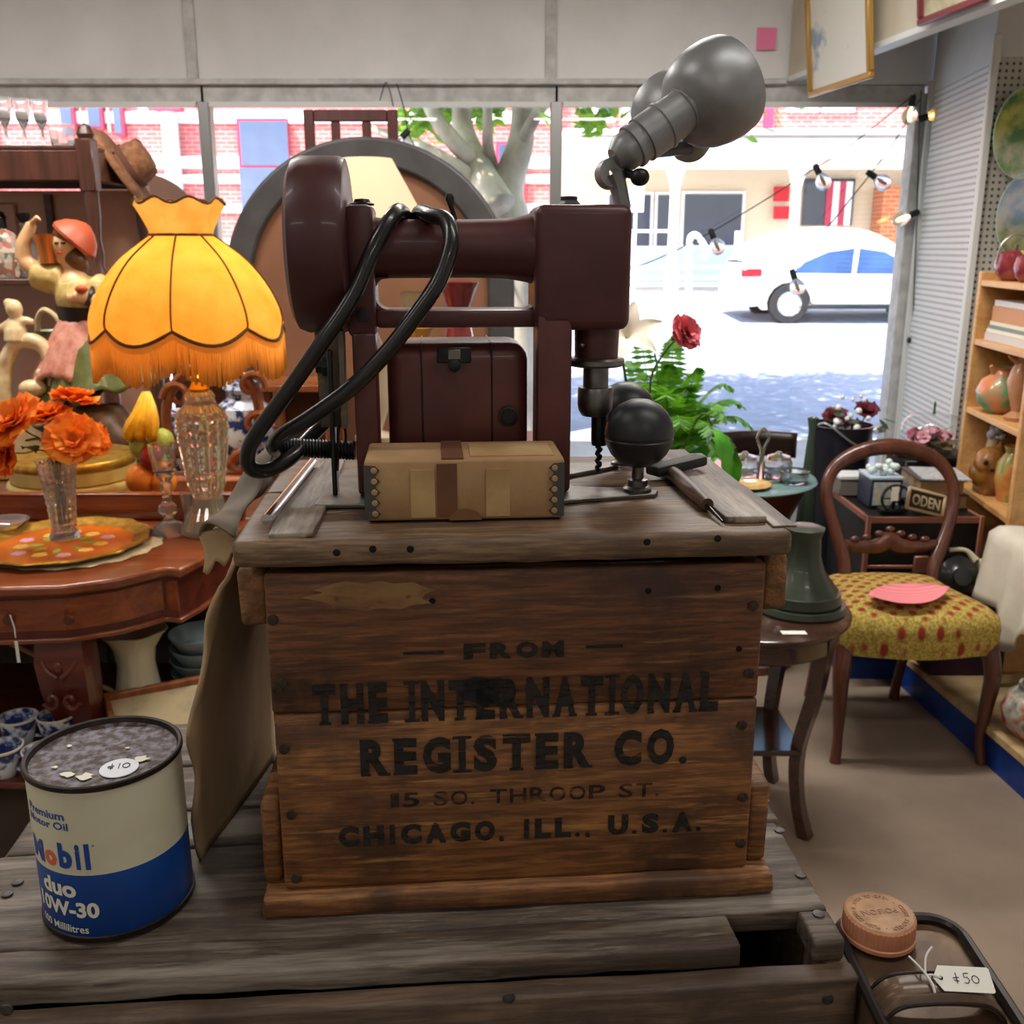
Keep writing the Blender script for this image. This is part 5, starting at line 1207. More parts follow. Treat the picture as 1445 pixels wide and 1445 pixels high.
g.base(g.ramp(vo.outputs['Color'], [(.0, lin((206, 196, 180))), (.35, lin((166, 84, 70))), (.6, lin((84, 100, 76))), (.85, lin((214, 190, 170)))])); g.set(Roughness=.25); m_flo = g.m; MATS['floral'] = m_flo
MB().lathe([(0, 0), (.05, 0), (.053, .01), (.053, .13), (.04, .155), (.018, .165), (.016, .17)], 20, T((p.x, 3.62, sz))).obj('body', m_flo, q)
MB().lathe([(.016, .168), (.02, .175), (.018, .2), (.022, .205), (.012, .225), (0, .228)], 14, T((p.x, 3.62, sz))).obj('stopper', m_black, q)
p = at(42, 380, 3.66); q = thing('glass_decanter', 'clear glass decanter with black stopper beside the floral bottle', 'decanter', (p.x, 3.66, sz))
MB().lathe([(0, 0), (.045, 0), (.048, .01), (.042, .1), (.025, .15), (.016, .17), (.018, .19), (.015, .19), (.013, .17), (.02, .148), (.037, .1), (.042, .012), (0, .01)], 20, T((p.x, 3.66, sz))).obj('body', m_glass, q)
MB().lathe([(.012, .185), (.016, .195), (.024, .215), (.022, .222), (0, .224)], 8, T((p.x, 3.66, sz))).obj('stopper', m_black, q)
# hat
ht = at(178, 238, 3.85); HM = T(ht) @ aim((0, 0, 0), (.82, .14, .5))
hat = thing('brown_hat', 'brown felt hat hanging over the corner of the display stand', 'hat', ht)
m_felt = mat('brown_felt', (136, 92, 62), .95, col2=(104, 68, 44), sc=50, bump=.6, bsc=140)
MB().lathe([(.06, -.012), (.10, -.010), (.15, -.002), (.178, -.018), (.18, -.012), (.15, .008), (.1, .002), (.085, .01), (.08, .05), (.07, .085), (.045, .098), (0, .092)], 40, HM, wob=lambda a, z: 1+.05*math.cos(2*a)+.02*math.cos(5*a)).obj('hat_body', m_felt, hat, sm=180)
MB().lathe([(.087, .008), (.0875, .03), (.083, .032)], 40, HM, wob=lambda a, z: 1+.05*math.cos(2*a)+.02*math.cos(5*a)).obj('hat_band', mat('hat_band', (84, 52, 34), .9), hat, sm=180)
p = at(206, 285, 3.8); MB().tube(smooth([p, p+Vector((.006, 0, -.02)), p+Vector((0, 0, -.04)), p+Vector((.01, 0, -.06))], 4), .0025, 6).obj('cord', mat('cord_tan', (196, 160, 120), .9), hat)

# ---- arched frame, second round panel, high-backed chair, cream lamp, vases on the hidden sideboard
AFY = 3.85
ac = at(523, 409, AFY); Ro = .203*2.72*1.0; Ro = (at(726, 409, AFY).x-at(320, 409, AFY).x)/2; Ri = Ro-.1
af = thing('arched_frame', 'large arched panel with wide charcoal rim and brown backing board', 'mirror frame', (ac.x, AFY, .35))
def archring(ro, ri, y0, y1, z0):
    n = 36; o_ = [(ac.x+ro*math.cos(pi*i/n), ac.z+ro*math.sin(pi*i/n)) for i in range(n+1)]; i_ = [(ac.x+ri*math.cos(pi*i/n), ac.z+ri*math.sin(pi*i/n)) for i in range(n+1)]
    return [(ac.x+ro, z0)]+o_+[(ac.x-ro, z0), (ac.x-ri, z0)]+i_[::-1]+[(ac.x+ri, z0)]
XZ = Matrix(((1, 0, 0, 0), (0, 0, 1, 0), (0, 1, 0, 0), (0, 0, 0, 1)))
MB().prism(archring(Ro, Ri, 0, 0, .0), AFY-.03, AFY+.03, XZ).obj('rim', mat('charcoal_rim', (70, 68, 68), .5, col2=(56, 54, 54), sc=8), af, sm=30, bev=.012)
n = 36
MB().prism([(ac.x+Ri, .02)]+[(ac.x+(Ri+.01)*math.cos(pi*i/n), ac.z+(Ri+.01)*math.sin(pi*i/n)) for i in range(n+1)]+[(ac.x-Ri, .02)], AFY-.006, AFY+.01, XZ).obj('backing_board', mat('backing_brown', (132, 90, 62), .6, col2=(118, 78, 54), sc=4), af, sm=30)
rc = at(205, 335, 4.45); rr_ = (at(290, 335, 4.45).x-rc.x)
rp_ = thing('tilt_top_table', 'round brown tilted table top standing behind the fringed lamp', 'table top', (rc.x, 4.45, 0))
MB().lathe([(0, 0), (rr_, 0), (rr_+.006, .006), (rr_+.006, .018), (rr_, .024), (0, .024)], 48, T((rc.x, 4.45, rc.z)) @ Rx(pi/2)).obj('disc', mat('panel_taupe', (122, 92, 78), .5, col2=(108, 78, 66), sc=4), rp_)
MB().lathe([(.2, 0), (.18, .02), (.04, .06), (.03, .4), (.045, rc.z-rr_*.2)], 16, T((rc.x, 4.49, 0))).obj('pedestal', m_brn, rp_)
sx0, sx1 = at(180, 500, 4.75).x, at(352, 500, 4.75).x; szt = zY(430, 4.75)
fs = thing('gap_screen', 'added plain brown screen blocking the bright window gap behind the fringed lamp', 'screen', ((sx0+sx1)/2, 4.75, 0))  # added screen, covers the bright gap of window behind the lamp
for k in range(3):
    w3 = (sx1-sx0)/3; MB().box((sx0+w3*(k+.5), 4.75+.03*(k % 2), szt/2), (w3-.006, .02, szt), bev=.004).obj('panel', m_brn, fs)
# hidden display table for the chair
t = thing('display_table', 'dark wooden table in the window carrying the slatted chair', 'table', (-.62, 4.5, 0))
MB().box((-.62, 4.5, .885), (.7, .6, .03), bev=.004).obj('table_top', m_brn, t)
for x in (-.93, -.31):
    for y in (4.24, 4.76): MB().box((x, y, .435), (.05, .05, .87), bev=.003).obj('leg', m_brn, t)
HY = 4.5; hc = at(496, 190, HY); hw_ = (at(562, 190, HY).x-at(430, 190, HY).x)/2
ch = thing('slat_back_chair', 'dark red high backed slatted chair standing up in the shop window', 'chair', (hc.x, HY-.15, .9))
m_chr = wood('chair_dark_red', (64, 22, 18), (96, 38, 30), 'z', .6, .4, .05, coat=.2)
ztop = zY(155, HY); zb_ = zY(172, HY); 
for s in (-1, 1): MB().box((hc.x+s*(hw_-.022), HY, (.9+ztop)/2), (.044, .03, ztop-.9), bev=.004).obj('post', m_chr, ch)
MB().box((hc.x, HY, (ztop+zb_)/2), (2*hw_-.088, .03, ztop-zb_), bev=.004).obj('top_rail', m_chr, ch)
for s in (-1, 1): MB().box((hc.x+s*hw_*.33, HY, (1.35+zb_)/2), (.038, .02, zb_-1.35), bev=.003).obj('slat', m_chr, ch)
MB().box((hc.x, HY, 1.36), (2*hw_-.088, .028, .06), bev=.003).obj('lower_rail', m_chr, ch)
MB().box((hc.x, HY-.19, 1.3), (2*hw_, .4, .04), bev=.006).obj('seat', m_chr, ch)
for s in (-1, 1): MB().box((hc.x+s*(hw_-.022), HY-.36, 1.09), (.04, .04, .38), bev=.003).obj('leg', m_chr, ch)
tag(MB().tube(smooth([at(536, 142, HY), at(540, 128, HY), at(545, 116, HY), at(550, 128, HY), at(555, 150, HY)], 4), .0025, 6).obj('wire_hook', m_dsteel), 'thin bent wire hook above the slatted chair', 'hook')
sb = thing('sideboard', 'brown wooden sideboard behind the drill holding vases', 'sideboard', (-.18, 3.15, 0))
MB().box((-.18, 3.15, .43), (.52, .5, .86), bev=.004).obj('body', m_brn, sb); MB().box((-.18, 3.15, .872), (.56, .54, .024), bev=.004).obj('sideboard_top', m_brn, sb)
SBZ = .885
lpY = 3.25; lx = at(520, 300, lpY).x
cl_ = thing('cream_lamp', 'table lamp with plain cream cone shade behind the drill', 'table lamp', (lx, lpY, SBZ))
zt_, zb2 = zY(224, lpY), zY(384, lpY); r0 = 36*lpY/F*.94; r1 = 122*lpY/F*.94
MB().lathe([(r1, zb2), (r0, zt_), (r0-.004, zt_), (r1-.004, zb2), (r1, zb2)], 48, T((lx, lpY, 0))).obj('shade', mat('cream_shade', (216, 186, 152), .8), cl_)
MB().lathe([(0, SBZ), (.07, SBZ), (.07, SBZ+.015), (.02, SBZ+.03), (.05, SBZ+.12), (.06, SBZ+.22), (.03, SBZ+.32), (.012, SBZ+.36), (.01, zb2+.1), (0, zb2+.1)], 24, T((lx, lpY, 0))).obj('base', m_porc, cl_)
def vase(name, label, px, py0, py1, Y, r, m, base=SBZ, n=28, wob=None):
    p = at(px, py1, Y); h = zY(py0, Y)-base; loc = Vector((p.x, Y, base))
    return lth(name, label, 'vase', [(0, 0), (r*.55, 0), (r*.6, h*.04), (r*.5, h*.1), (r*.75, h*.3), (r*.9, h*.5), (r*.72, h*.68), (r*.5, h*.82), (r*.62, h*.92), (r, h), (r*.94, h), (r*.45, h*.83), (0, h*.8)], loc, m, n, wob)
vase('maroon_vase', 'maroon lustre glass vase with flared rim behind the drill', 648, 398, 500, 2.98, .062, mat('maroon_glass', (112, 34, 44), .12, col2=(140, 60, 60), sc=14, coat=.5))
vase('pale_green_vase', 'pale green glass vase beside the maroon vase behind the drill', 588, 412, 500, 3.12, .05, mat('pale_green_glass', (188, 190, 160), .15, coat=.4))
vase('amber_vase', 'squat amber glass vase low behind the drill frame', 588, 462, 520, 2.96, .05, mat('amber_glass', (206, 150, 60), .15, coat=.4), wob=lambda a, z: 1+.05*math.cos(8*a))

# ---- carved oval frame, blue china jar, wooden stand near the lamp
CFY = 2.97
def cp_(px, py, dy=0): return at(px, py, CFY+dy)
cf = thing('carved_frame', 'brown carved wooden scroll frame behind the fringed lamp', 'frame', (cp_(300, 640).x, CFY, CT))
m_scr = wood('carved_brown', (120, 62, 28), (172, 98, 50), 'z', 1, .35, .1, coat=.3)
cx_, cy_ = 300, 585
MB().tube([cp_(cx_+66*math.cos(2*pi*i/40), cy_+72*math.sin(2*pi*i/40)) for i in range(40)], .016, 10, closed=True).obj('oval_ring', m_scr, cf)
for k, (px, py, s) in enumerate(((355, 545, 1), (362, 600, 1), (250, 560, -1), (262, 640, -1), (340, 655, 1), (300, 515, 1))):
    MB().tube(smooth([cp_(px+s*(4+2.2*i)*math.cos(i*.8), py+(4+2.2*i)*math.sin(i*.8), -.01) for i in range(9)], 3), [.006, .009, .011, .012], 8).obj('scroll', m_scr, cf)
b = MB().box((cp_(300, 690).x, CFY, CT+.03), (.3, .1, .06), bev=.01); b.obj('foot', m_scr, cf)
MB().tube([cp_(300, 657), Vector((cp_(300, 690).x, CFY, CT+.05))], .02, 10).obj('stem', m_scr, cf)
g = NG('blue_white_china'); n_ = g.noise(g.co((1, 1, 1)), 26, 4); g.base(g.ramp(n_, [(.44, lin((34, 48, 104))), (.54, lin((214, 220, 230)))])); g.set(Roughness=.2, Coat_Weight=.4); m_bw = g.m
p = at(345, 600, 3.15); lth('ginger_jar', 'blue and white china ginger jar seen through the carved frame', 'jar', [(0, 0), (.06, 0), (.09, .06), (.1, .16), (.085, .24), (.05, .27), (.05, .29), (.06, .3), (.05, .32), (0, .335)], Vector((p.x, 3.15, CT)), m_bw, 28)
p = at(262, 600, 3.2); lth('china_pot', 'small blue and white china pot behind the candlestick', 'pot', [(0, 0), (.05, 0), (.075, .06), (.08, .14), (.06, .2), (.065, .22), (.055, .22), (0, .2)], Vector((p.x, 3.2, CT)), m_bw, 28)
ps = thing('wooden_stand', 'tall slim orange brown wooden stand behind the drill cable', 'stand', (at(432, 600, 3.7).x, 3.7, 0))
X0 = at(432, 600, 3.7).x
for dx in (-.11, .11):
    for dy in (-.11, .11): MB().box((X0+dx, 3.7+dy, .5), (.03, .03, 1.0), bev=.003).obj('leg', m_scr, ps)
MB().box((X0, 3.7, 1.01), (.28, .28, .025), bev=.003).obj('stand_top', m_scr, ps); MB().box((X0, 3.7, .6), (.22, .22, .02), bev=.003).obj('stand_shelf', m_scr, ps)

# ---- china under the table
USZ = .369
def cup(lab, loc, rz, sc=1):
    t = thing('teacup', lab, 'cup', loc, rz, 'blue and white cups under the table'); M_ = T(loc) @ Rz(rz) @ Sc(sc)
    MB(M_).lathe([(0, 0), (.026, 0), (.028, .005), (.036, .02), (.042, .05), (.044, .068), (.042, .068), (.038, .04), (.02, .012), (0, .01)], 24).obj('body', m_bw, t)
    MB(M_).lathe([(.0445, .064), (.0452, .069), (.0425, .0695)], 24).obj('rim', m_porc, t)
    MB(M_).tube(smooth([(.041, 0, .056), (.062, 0, .058), (.068, 0, .042), (.058, 0, .022), (.037, 0, .02)], 4), .0045, 8).obj('handle', m_bw, t)
def us(px, py, z=USZ): p = onz(px, py, z); return Vector((p.x, p.y, z))
for i, (px, py, dz, rz, lab) in enumerate(((30, 1048, 0, 0, 'blue and white teacup beside the carved leg, behind the front pair'), (84, 1045, 0, .5, 'blue and white teacup half hidden behind the carved table leg'), (8, 1092, .0, -.3, 'blue and white teacup at the shelf edge, furthest from the oil can lid'),
                                          (66, 1096, .0, .2, 'blue and white teacup beside the oil can lid'))):
    p = us(px, py); cup(lab, p+Vector((0, .0, dz*.78)), rz)
pt_ = us(45, 1130); pt_.y = 1.98; pt_.x = -1.2
for i in range(2): lth('saucer', ('pale grey saucer at the bottom of the pair beside the oil can', 'pale grey saucer on top of the pair beside the oil can')[i], 'saucer', [(0, 0), (.05, 0), (.085, .010), (.086, .013), (.05, .004), (0, .004)], pt_+Vector((0, 0, .0075*i)), mat('pale_china', (176, 188, 184), .3), 32, group='saucers under the table')
p = us(195, 1015); p.y = 2.3; p.x = at(195, 960, 2.3).x
v = thing('cream_vase', 'cream china vase with wide wavy flared mouth under the table', 'vase', p)
MB().lathe([(0, 0), (.06, 0), (.062, .02), (.058, .04), (.05, .09), (.045, .13), (.05, .17), (.068, .205), (.082, .22), (.078, .221), (.06, .2), (.042, .165), (.036, .13), (0, .1)], 40, T(p), wob=lambda a, z: 1+(.05*math.cos(6*a) if z > .18 else .015*math.cos(12*a))).obj('body', mat('cream_china', (198, 190, 162), .3, coat=.3), v)
for k in range(5): MB().sphere(p+Vector((.06*math.cos(4+k*.45), .06*math.sin(4+k*.45), .03+.008*(k % 2))), .012, sc=(1, 1, .8)).obj('moulded_fruit', m_red2 if k % 2 else m_grn, v)
p = Vector((at(290, 960, 2.42).x, 2.42, USZ))
for i in range(4): lth('china_bowl', 'pale blue grey bowl, %s of the stack under the table' % ('lowest', 'second from the bottom', 'second from the top', 'topmost')[i], 'bowl', [(0, 0), (.035, 0), (.06, .02), (.085, .06), (.082, .06), (.055, .022), (0, .008)], p+Vector((0, 0, .035*i)), mat('bluegrey_china', (138, 156, 160), .3), 32, group='stacked bowls under the table')
TMx = T((at(262, 1010, 2.12).x, 2.12, USZ+.012)) @ Rz(R(28)) @ Rx(R(12))
tr_ = thing('wooden_tray', 'light wooden tray with pale picture lying tilted under the table', 'tray', m=TMx)
MB(TMx).box((0, .1, .01), (.3, .2, .006)).obj('tray_floor', mat('tray_picture', (190, 170, 132), .5, col2=(110, 110, 96), sc=7, lo=.5, hi=.75), tr_, sm=0)
for (c, d) in (((0, 0, .016), (.32, .014, .03)), ((0, .2, .016), (.32, .014, .03)), ((-.153, .1, .016), (.014, .19, .03)), ((.153, .1, .016), (.014, .19, .03))): MB(TMx).box(c, d, bev=.003).obj('tray_edge', m_scr, tr_)
a = at(15, 908, 2.28); c = at(190, 990, 2.3)
tag(MB().tube([a, c], .006, 8).obj('cane_stick', mat('cane', (170, 130, 80), .6)), 'thin pale cane stick slanting behind the carved table leg', 'stick')
a = at(14, 868, 2.03)
t = thing('string_tag', 'thin white string tag hanging from the table drawer', 'tag', a)
MB().tube([a, at(20, 885, 2.03), at(22, 900, 2.03)], .0012, 5).obj('string', m_str, t); MB().box((0, 0, -.02), (.007, .001, .05), T(at(23, 908, 2.03))).obj('card', m_tagc, t, sm=0)

# ================================================================== RIGHT SIDE OF THE SHOP
m_rose = wood('rosewood', (66, 30, 20), (108, 56, 36), 'z', .7, .3, .05, coat=.4, seed=12)
# ---- balloon back chair
bc = thing('balloon_back_chair', 'balloon back dining chair with olive and red patterned seat', 'chair', (1.19, 2.9, 0))
def cleg(p0, p1, r0, r1, mid):
    a = Vector(p0); c = Vector(p1); pts = [a, a.lerp(c, .25)+Vector(mid)*.9, a.lerp(c, .5)+Vector(mid)*.35, a.lerp(c, .8)-Vector(mid)*.35, c]
    return MB().tube(smooth(pts, 5), [r0, r0*.92, (r0+r1)/2, r1, r1*1.15], 10).obj('leg', m_rose, bc)
cleg((.985, 2.735, .385), (.975, 2.70, .0), .028, .015, (-.012, -.022, 0)); cleg((1.405, 2.735, .385), (1.412, 2.69, .0), .028, .015, (.012, -.022, 0))
cleg((1.045, 3.09, .39), (1.03, 3.16, .0), .022, .016, (0, -.012, 0)); cleg((1.335, 3.09, .39), (1.315, 3.14, .0), .022, .016, (0, -.012, 0))
so = [(.965, 2.72), (1.03, 2.69), (1.19, 2.665), (1.35, 2.69), (1.425, 2.72), (1.43, 2.8), (1.39, 2.95), (1.36, 3.09), (1.19, 3.12), (1.02, 3.09), (.995, 2.95), (.96, 2.8)]
so = [(p.x, p.y) for p in smooth([(x, y, 0) for x, y in so], 4, True)]
cxs_ = sum(x for x, y in so)/len(so); cys_ = sum(y for x, y in so)/len(so)
MB().prism([(cxs_+(x-cxs_)*.95, cys_+(y-cys_)*.95) for x, y in so], .34, .40).obj('seat_rail', m_rose, bc, sm=30, bev=.006)
g = NG('seat_tapestry')
def dots(off, oz=0):
    v = g.co((18, 18, 9), (off, off, -4.365+oz), (0, 0, 0)); vo = g.n('ShaderNodeTexVoronoi'); g.l(v, vo.inputs['Vector']); vo.inputs['Scale'].default_value = 1; vo.inputs['Randomness'].default_value = 0
    return g.ramp(vo.outputs['Distance'], [(.16, BW1), (.27, BW0)])
bs = g.ramp(g.noise(g.co((1, 1, 1)), 130, 3), [(.4, lin((150, 126, 52))), (.6, lin((196, 172, 88)))])
cc_ = g.mix(dots(0), bs, lin((140, 44, 30))); cc_ = g.mix(dots(.25, .5), cc_, lin((140, 48, 30))); g.base(g.mix(dots(.5), cc_, lin((150, 54, 34)))); g.set(Roughness=.95); g.bump(g.noise(g.co((1, 1, 1)), 300, 2), .3, .003); m_tap = g.m
cxs = sum(x for x, y in so)/len(so); cys = sum(y for x, y in so)/len(so)
def cush(u, v):
    i = int(v*len(so)+.5) % len(so); x, y = so[i]
    R_ = [(.985, .345), (1.02, .37), (1.03, .42), (1.0, .452), (.9, .472), (.6, .488), (.3, .494), (.001, .496)][int(u*7+.5)]
    return (cxs+(x-cxs)*R_[0], cys+(y-cys)*R_[0], R_[1])
MB().surf(cush, 7, len(so), cv=True).obj('seat', m_tap, bc, sm=180)
def bp(px, py): 
    Yb = 3.1+(780-py)*.0007; return at(px, py, Yb)
pts = [bp(1185, 850), bp(1193, 800), bp(1178, 745), bp(1166, 695), bp(1178, 660), bp(1212, 638), bp(1255, 630), bp(1300, 638), bp(1333, 660), bp(1346, 695), bp(1338, 745), bp(1318, 800), bp(1314, 850)]
MB().tube(smooth(pts, 5), [.02, .019, .017, .018, .021, .024, .021, .018, .017, .019, .02], 10, flat=((0, 1, 0), 1.15)).obj('back_hoop', m_rose, bc)
pts = [bp(1190, 768), bp(1215, 772), bp(1240, 770), bp(1255, 762), bp(1270, 770), bp(1295, 772), bp(1322, 768)]
rl = MB().tube(smooth(pts, 5), [.016, .02, .026, .03, .026, .02, .016], 10, flat=((0, 0, 1), .7)).obj('cross_rail', m_rose, bc)
for px, py in ((1205, 760), (1222, 757), (1240, 752), (1255, 746), (1270, 752), (1286, 757), (1304, 760)): MB().sphere(bp(px, py)+Vector((0, -.008, 0)), .012, sc=(1.3, .8, .9)).obj('carving', m_rose, rl)
MB().box((0, 0, 0), (.022, .002, .045), T(at(1263, 697, 3.06))).obj('swing_tag', m_tagc, bc, sm=0)
g = NG('pink_paper'); wv = g.n('ShaderNodeTexWave'); g.l(g.co((1, 1, 1)), wv.inputs[0]); wv.bands_direction = 'Y'; wv.inputs['Scale'].default_value = 14; wv.inputs['Distortion'].default_value = 1.5
g.base(g.ramp(wv.outputs['Color'], [(.1, lin((236, 120, 136))), (.6, lin((244, 150, 150)))])); g.set(Roughness=.6)
PB = onz(1282, 842, .5)
def pinkf(u, v):
    s = (u-.5)*2; w_ = .055*(1-abs(s)**2.2)+.012; return (PB.x+.125*s+.02*(v-.5), PB.y+w_*(v-.5)*2*1.3+.02*s, .499+.020*s*s+.012*(v-.5)**2*4*(1-s*s))
tag(MB().surf(pinkf, 18, 8).obj('pink_paper_fan', g.m, sm=180, solid=.0015), 'curled pink paper leaf lying on the patterned chair seat', 'paper')

# ---- small round occasional table beside the crate
tX, tY_, tZ = .62, 2.44, .6
st_ = thing('occasional_table', 'small dark round table with sabre legs and lower shelf beside the crate', 'table', (tX, tY_, 0))
m_ebn = wood('dark_polished', (44, 26, 20), (76, 46, 34), 'x', .5, .18, .03, coat=.6)
MB().lathe([(0, tZ-.022), (.245, tZ-.022), (.255, tZ-.012), (.255, tZ-.004), (.25, tZ), (0, tZ)], 64, T((tX, tY_, 0))).obj('table_top', m_ebn, st_)
MB().lathe([(.225, tZ-.075), (.23, tZ-.07), (.23, tZ-.022)], 48, T((tX, tY_, 0))).obj('apron', m_ebn, st_)
for a in (-42, 48, 138, 228):
    d = Vector((math.cos(R(a)), math.sin(R(a)), 0)); c = Vector((tX, tY_, 0))
    MB().tube(smooth([c+d*.215+Vector((0, 0, tZ-.03)), c+d*.2+Vector((0, 0, .42)), c+d*.165+Vector((0, 0, .24)), c+d*.175+Vector((0, 0, .1)), c+d*.205], 5), [.026, .024, .022, .02, .022], 4, flat=((0, 0, 1), 1)).obj('leg', m_ebn, st_, sm=30)
MB().box((tX, tY_, .24), (.26, .26, .016), m=None, bev=.003).obj('lower_shelf', m_ebn, st_)
pg = Vector((at(1128, 850, 2.42).x, 2.42, tZ))
gp = thing('green_pedestal', 'dark green stepped pottery pedestal on the small round table', 'pedestal', pg)
m_pg = mat('green_pottery', (58, 66, 52), .4, col2=(40, 48, 38), sc=12, coat=.2)
b = MB(); 
for (r, z0, z1) in ((.115, 0, .02), (.1, .02, .05)): b.lathe([(0, z0), (r, z0), (r+.004, z0+.006), (r, z1), (0, z1)], 32, T(pg))
b.obj('stepped_foot', m_pg, gp)
MB().lathe([(.095, .05), (.08, .07), (.058, .1), (.045, .14), (.042, .19), (.05, .215), (.03, .222), (0, .22)], 32, T(pg), wob=lambda a, z: 1+.03*math.cos(8*a)).obj('column', m_pg, gp)
p = onz(1120, 893, tZ+.001)
tag(MB().box((p.x, p.y, tZ+.0015), (.06, .022, .001)).obj('price_card', m_tagc, sm=0), 'small white card lying on the edge of the small round table', 'card')

# ---- round glass topped table with glassware
gX, gY, gZ = .81, 3.52, .70
gt = thing('glass_table', 'round glass topped pedestal table by the window holding glassware', 'table', (gX, gY, 0))
MB().lathe([(0, gZ-.012), (.285, gZ-.012), (.29, gZ-.006), (.285, gZ), (0, gZ)], 64, T((gX, gY, 0))).obj('glass_top', mat('aqua_glass', (190, 232, 232), .04, trans=.6, ior=1.45), gt)
MB().lathe([(.22, gZ-.03), (.24, gZ-.026), (.24, gZ-.013), (.0, gZ-.013)], 48, T((gX, gY, 0))).obj('wood_ring', m_rose, gt)
MB().lathe([(.2, 0), (.2, .03), (.06, .06), (.05, .2), (.09, .3), (.1, .45), (.16, .58), (.2, gZ-.03)], 32, T((gX+.06, gY, 0))).obj('pedestal', m_rose, gt)
m_gl2 = mat('tinted_glass', (226, 236, 244), .05, trans=.85, ior=1.45); m_silv = mat('silver_plate', (186, 180, 164), .2, .95)
cr_ = Vector((at(1072, 690, 3.46).x, 3.46, gZ))
cu_ = thing('cruet_stand', 'silver cruet frame with loop handle holding two glass jam pots', 'cruet set', cr_)
MB().lathe([(0, 0), (.1, 0), (.105, .008), (.1, .012), (0, .01)], 32, T(cr_) @ Sc(1.1, .7, 1)).obj('tray', m_silv, cu_)
MB().tube(smooth([cr_+Vector((-.01, 0, .01)), cr_+Vector((-.004, 0, .1)), cr_+Vector((-.02, 0, .15)), cr_+Vector((0, 0, .185)), cr_+Vector((.02, 0, .15)), cr_+Vector((.004, 0, .1)), cr_+Vector((.01, 0, .01))], 5), .005, 8).obj('loop_handle', m_silv, cu_)
for s in (-1, 1):
    pot = MB().lathe([(0, .01), (.04, .01), (.05, .03), (.05, .06), (.042, .075), (.04, .075), (.046, .058), (.045, .03), (0, .016)], 20, T(cr_+Vector((.06*s, 0, 0))), wob=lambda a, z: 1+.03*math.cos(10*a)).obj('jam_pot', m_gl2, cu_)
    MB().lathe([(.043, .075), (.04, .085), (.012, .094), (.01, .1), (0, .104)], 20, T(cr_+Vector((.06*s, 0, 0)))).obj('pot_lid', m_silv, pot)
p = Vector((at(1118, 700, 3.4).x, 3.4, gZ)); q = thing('glass_bowl', 'small silver rimmed glass bowl at the edge of the glass table', 'bowl', p)
MB().lathe([(0, 0), (.035, 0), (.05, .015), (.053, .04), (.05, .042), (.046, .018), (0, .006)], 28, T(p), wob=lambda a, z: 1+.02*math.cos(20*a)).obj('bowl_glass', m_gl2, q); MB().lathe([(.053, .04), (.055, .046), (.051, .048), (.05, .04)], 28, T(p)).obj('silver_rim', m_silv, q)
p = Vector((at(1052, 705, 3.34).x, 3.34, gZ)); lth('gilt_plate', 'small gilt patterned plate lying before the cruet frame', 'plate', [(0, 0), (.05, 0), (.085, .012), (.084, .015), (.05, .004), (0, .004)], p, mat('gilt_plate', (226, 200, 150), .25, col2=(196, 146, 60), sc=30), 32)

# ---- fern with silk flowers behind the ball knobs
fX, fY_ = .46, 2.9
ps2 = thing('plant_stand', 'dark round plant stand hidden behind the stencilled crate', 'stand', (fX, fY_, 0))
MB().lathe([(.15, 0), (.14, .02), (.03, .05), (.025, .62), (.14, .64), (.145, .655), (0, .655)], 24, T((fX, fY_, 0))).obj('column', m_rose, ps2)
fern = thing('fern_plant', 'bushy green fern in a pot behind the black ball knobs', 'fern', (fX, fY_, .656))
MB().lathe([(0, .656), (.07, .656), (.1, .78), (.105, .8), (.095, .8), (0, .77)], 24, T((fX, fY_, 0))).obj('pot', mat('terracotta', (150, 86, 60), .8), fern)
g = NG('fern_green'); ge = g.n('ShaderNodeNewGeometry'); g.base(g.ramp(ge.outputs['Random Per Island'], [(0, lin((38, 92, 30))), (1, lin((110, 168, 56)))])); g.set(Roughness=.5)
trn = g.n('ShaderNodeBsdfTranslucent'); trn.inputs[0].default_value = lin((120, 190, 40)); mx = g.n('ShaderNodeMixShader'); mx.inputs[0].default_value = .35
g.l(g.p.outputs[0], mx.inputs[1]); g.l(trn.outputs[0], mx.inputs[2]); g.l(mx.outputs[0], g.out.inputs[0]); m_fern = g.m
ends = [(985, 520, -.1), (1030, 545, -.05), (1058, 600, -.05), (1010, 640, -.2), (985, 650, -.25), (950, 480, .1), (925, 500, .0), (1045, 570, .1), (960, 600, -.3), (900, 470, .15), (1005, 610, -.28), (940, 560, -.2), (1035, 630, -.1), (880, 540, 0), (850, 560, -.1), (935, 530, .1), (970, 550, -.1), (1000, 580, .05), (1025, 590, -.15), (915, 545, -.15), (985, 575, .15), (890, 510, .2), (945, 515, -.05)]
rn = random.Random(5); base_ = Vector((fX, fY_, .8))
for i, (px, py, dy) in enumerate(ends):
    e = at(px, py, fY_+dy); mid = base_.lerp(e, .55)+Vector((0, 0, .1 if py > 520 else .02)); c = smooth([base_, base_.lerp(mid, .5)+Vector((0, 0, .04)), mid, e.lerp(mid, .4)+Vector((0, 0, .02)), e], 7)
    b = MB().tube(c, [.003, .002, .001], 5); n = len(c)
    for k in range(4, n):
        tn_ = (c[k]-c[k-1]).normalized(); sd = tn_.cross(Vector((0, 0, 1))).normalized(); L_ = .052*math.sin(pi*(.12+.86*k/n))**.8+.006
        for s in (-1, 1):
            t0_ = c[k]; tip = t0_+sd*s*L_+tn_*.012+Vector((0, 0, -.012+rn.uniform(-.006, .006))); wv_ = tn_*.0075
            m1 = t0_.lerp(tip, .5)
            b.add([t0_-wv_*.5, m1-wv_, tip, m1+wv_, t0_+wv_*.5], [(0, 1, 2, 3, 4)])
    b.obj('frond', m_fern, fern, sm=0)
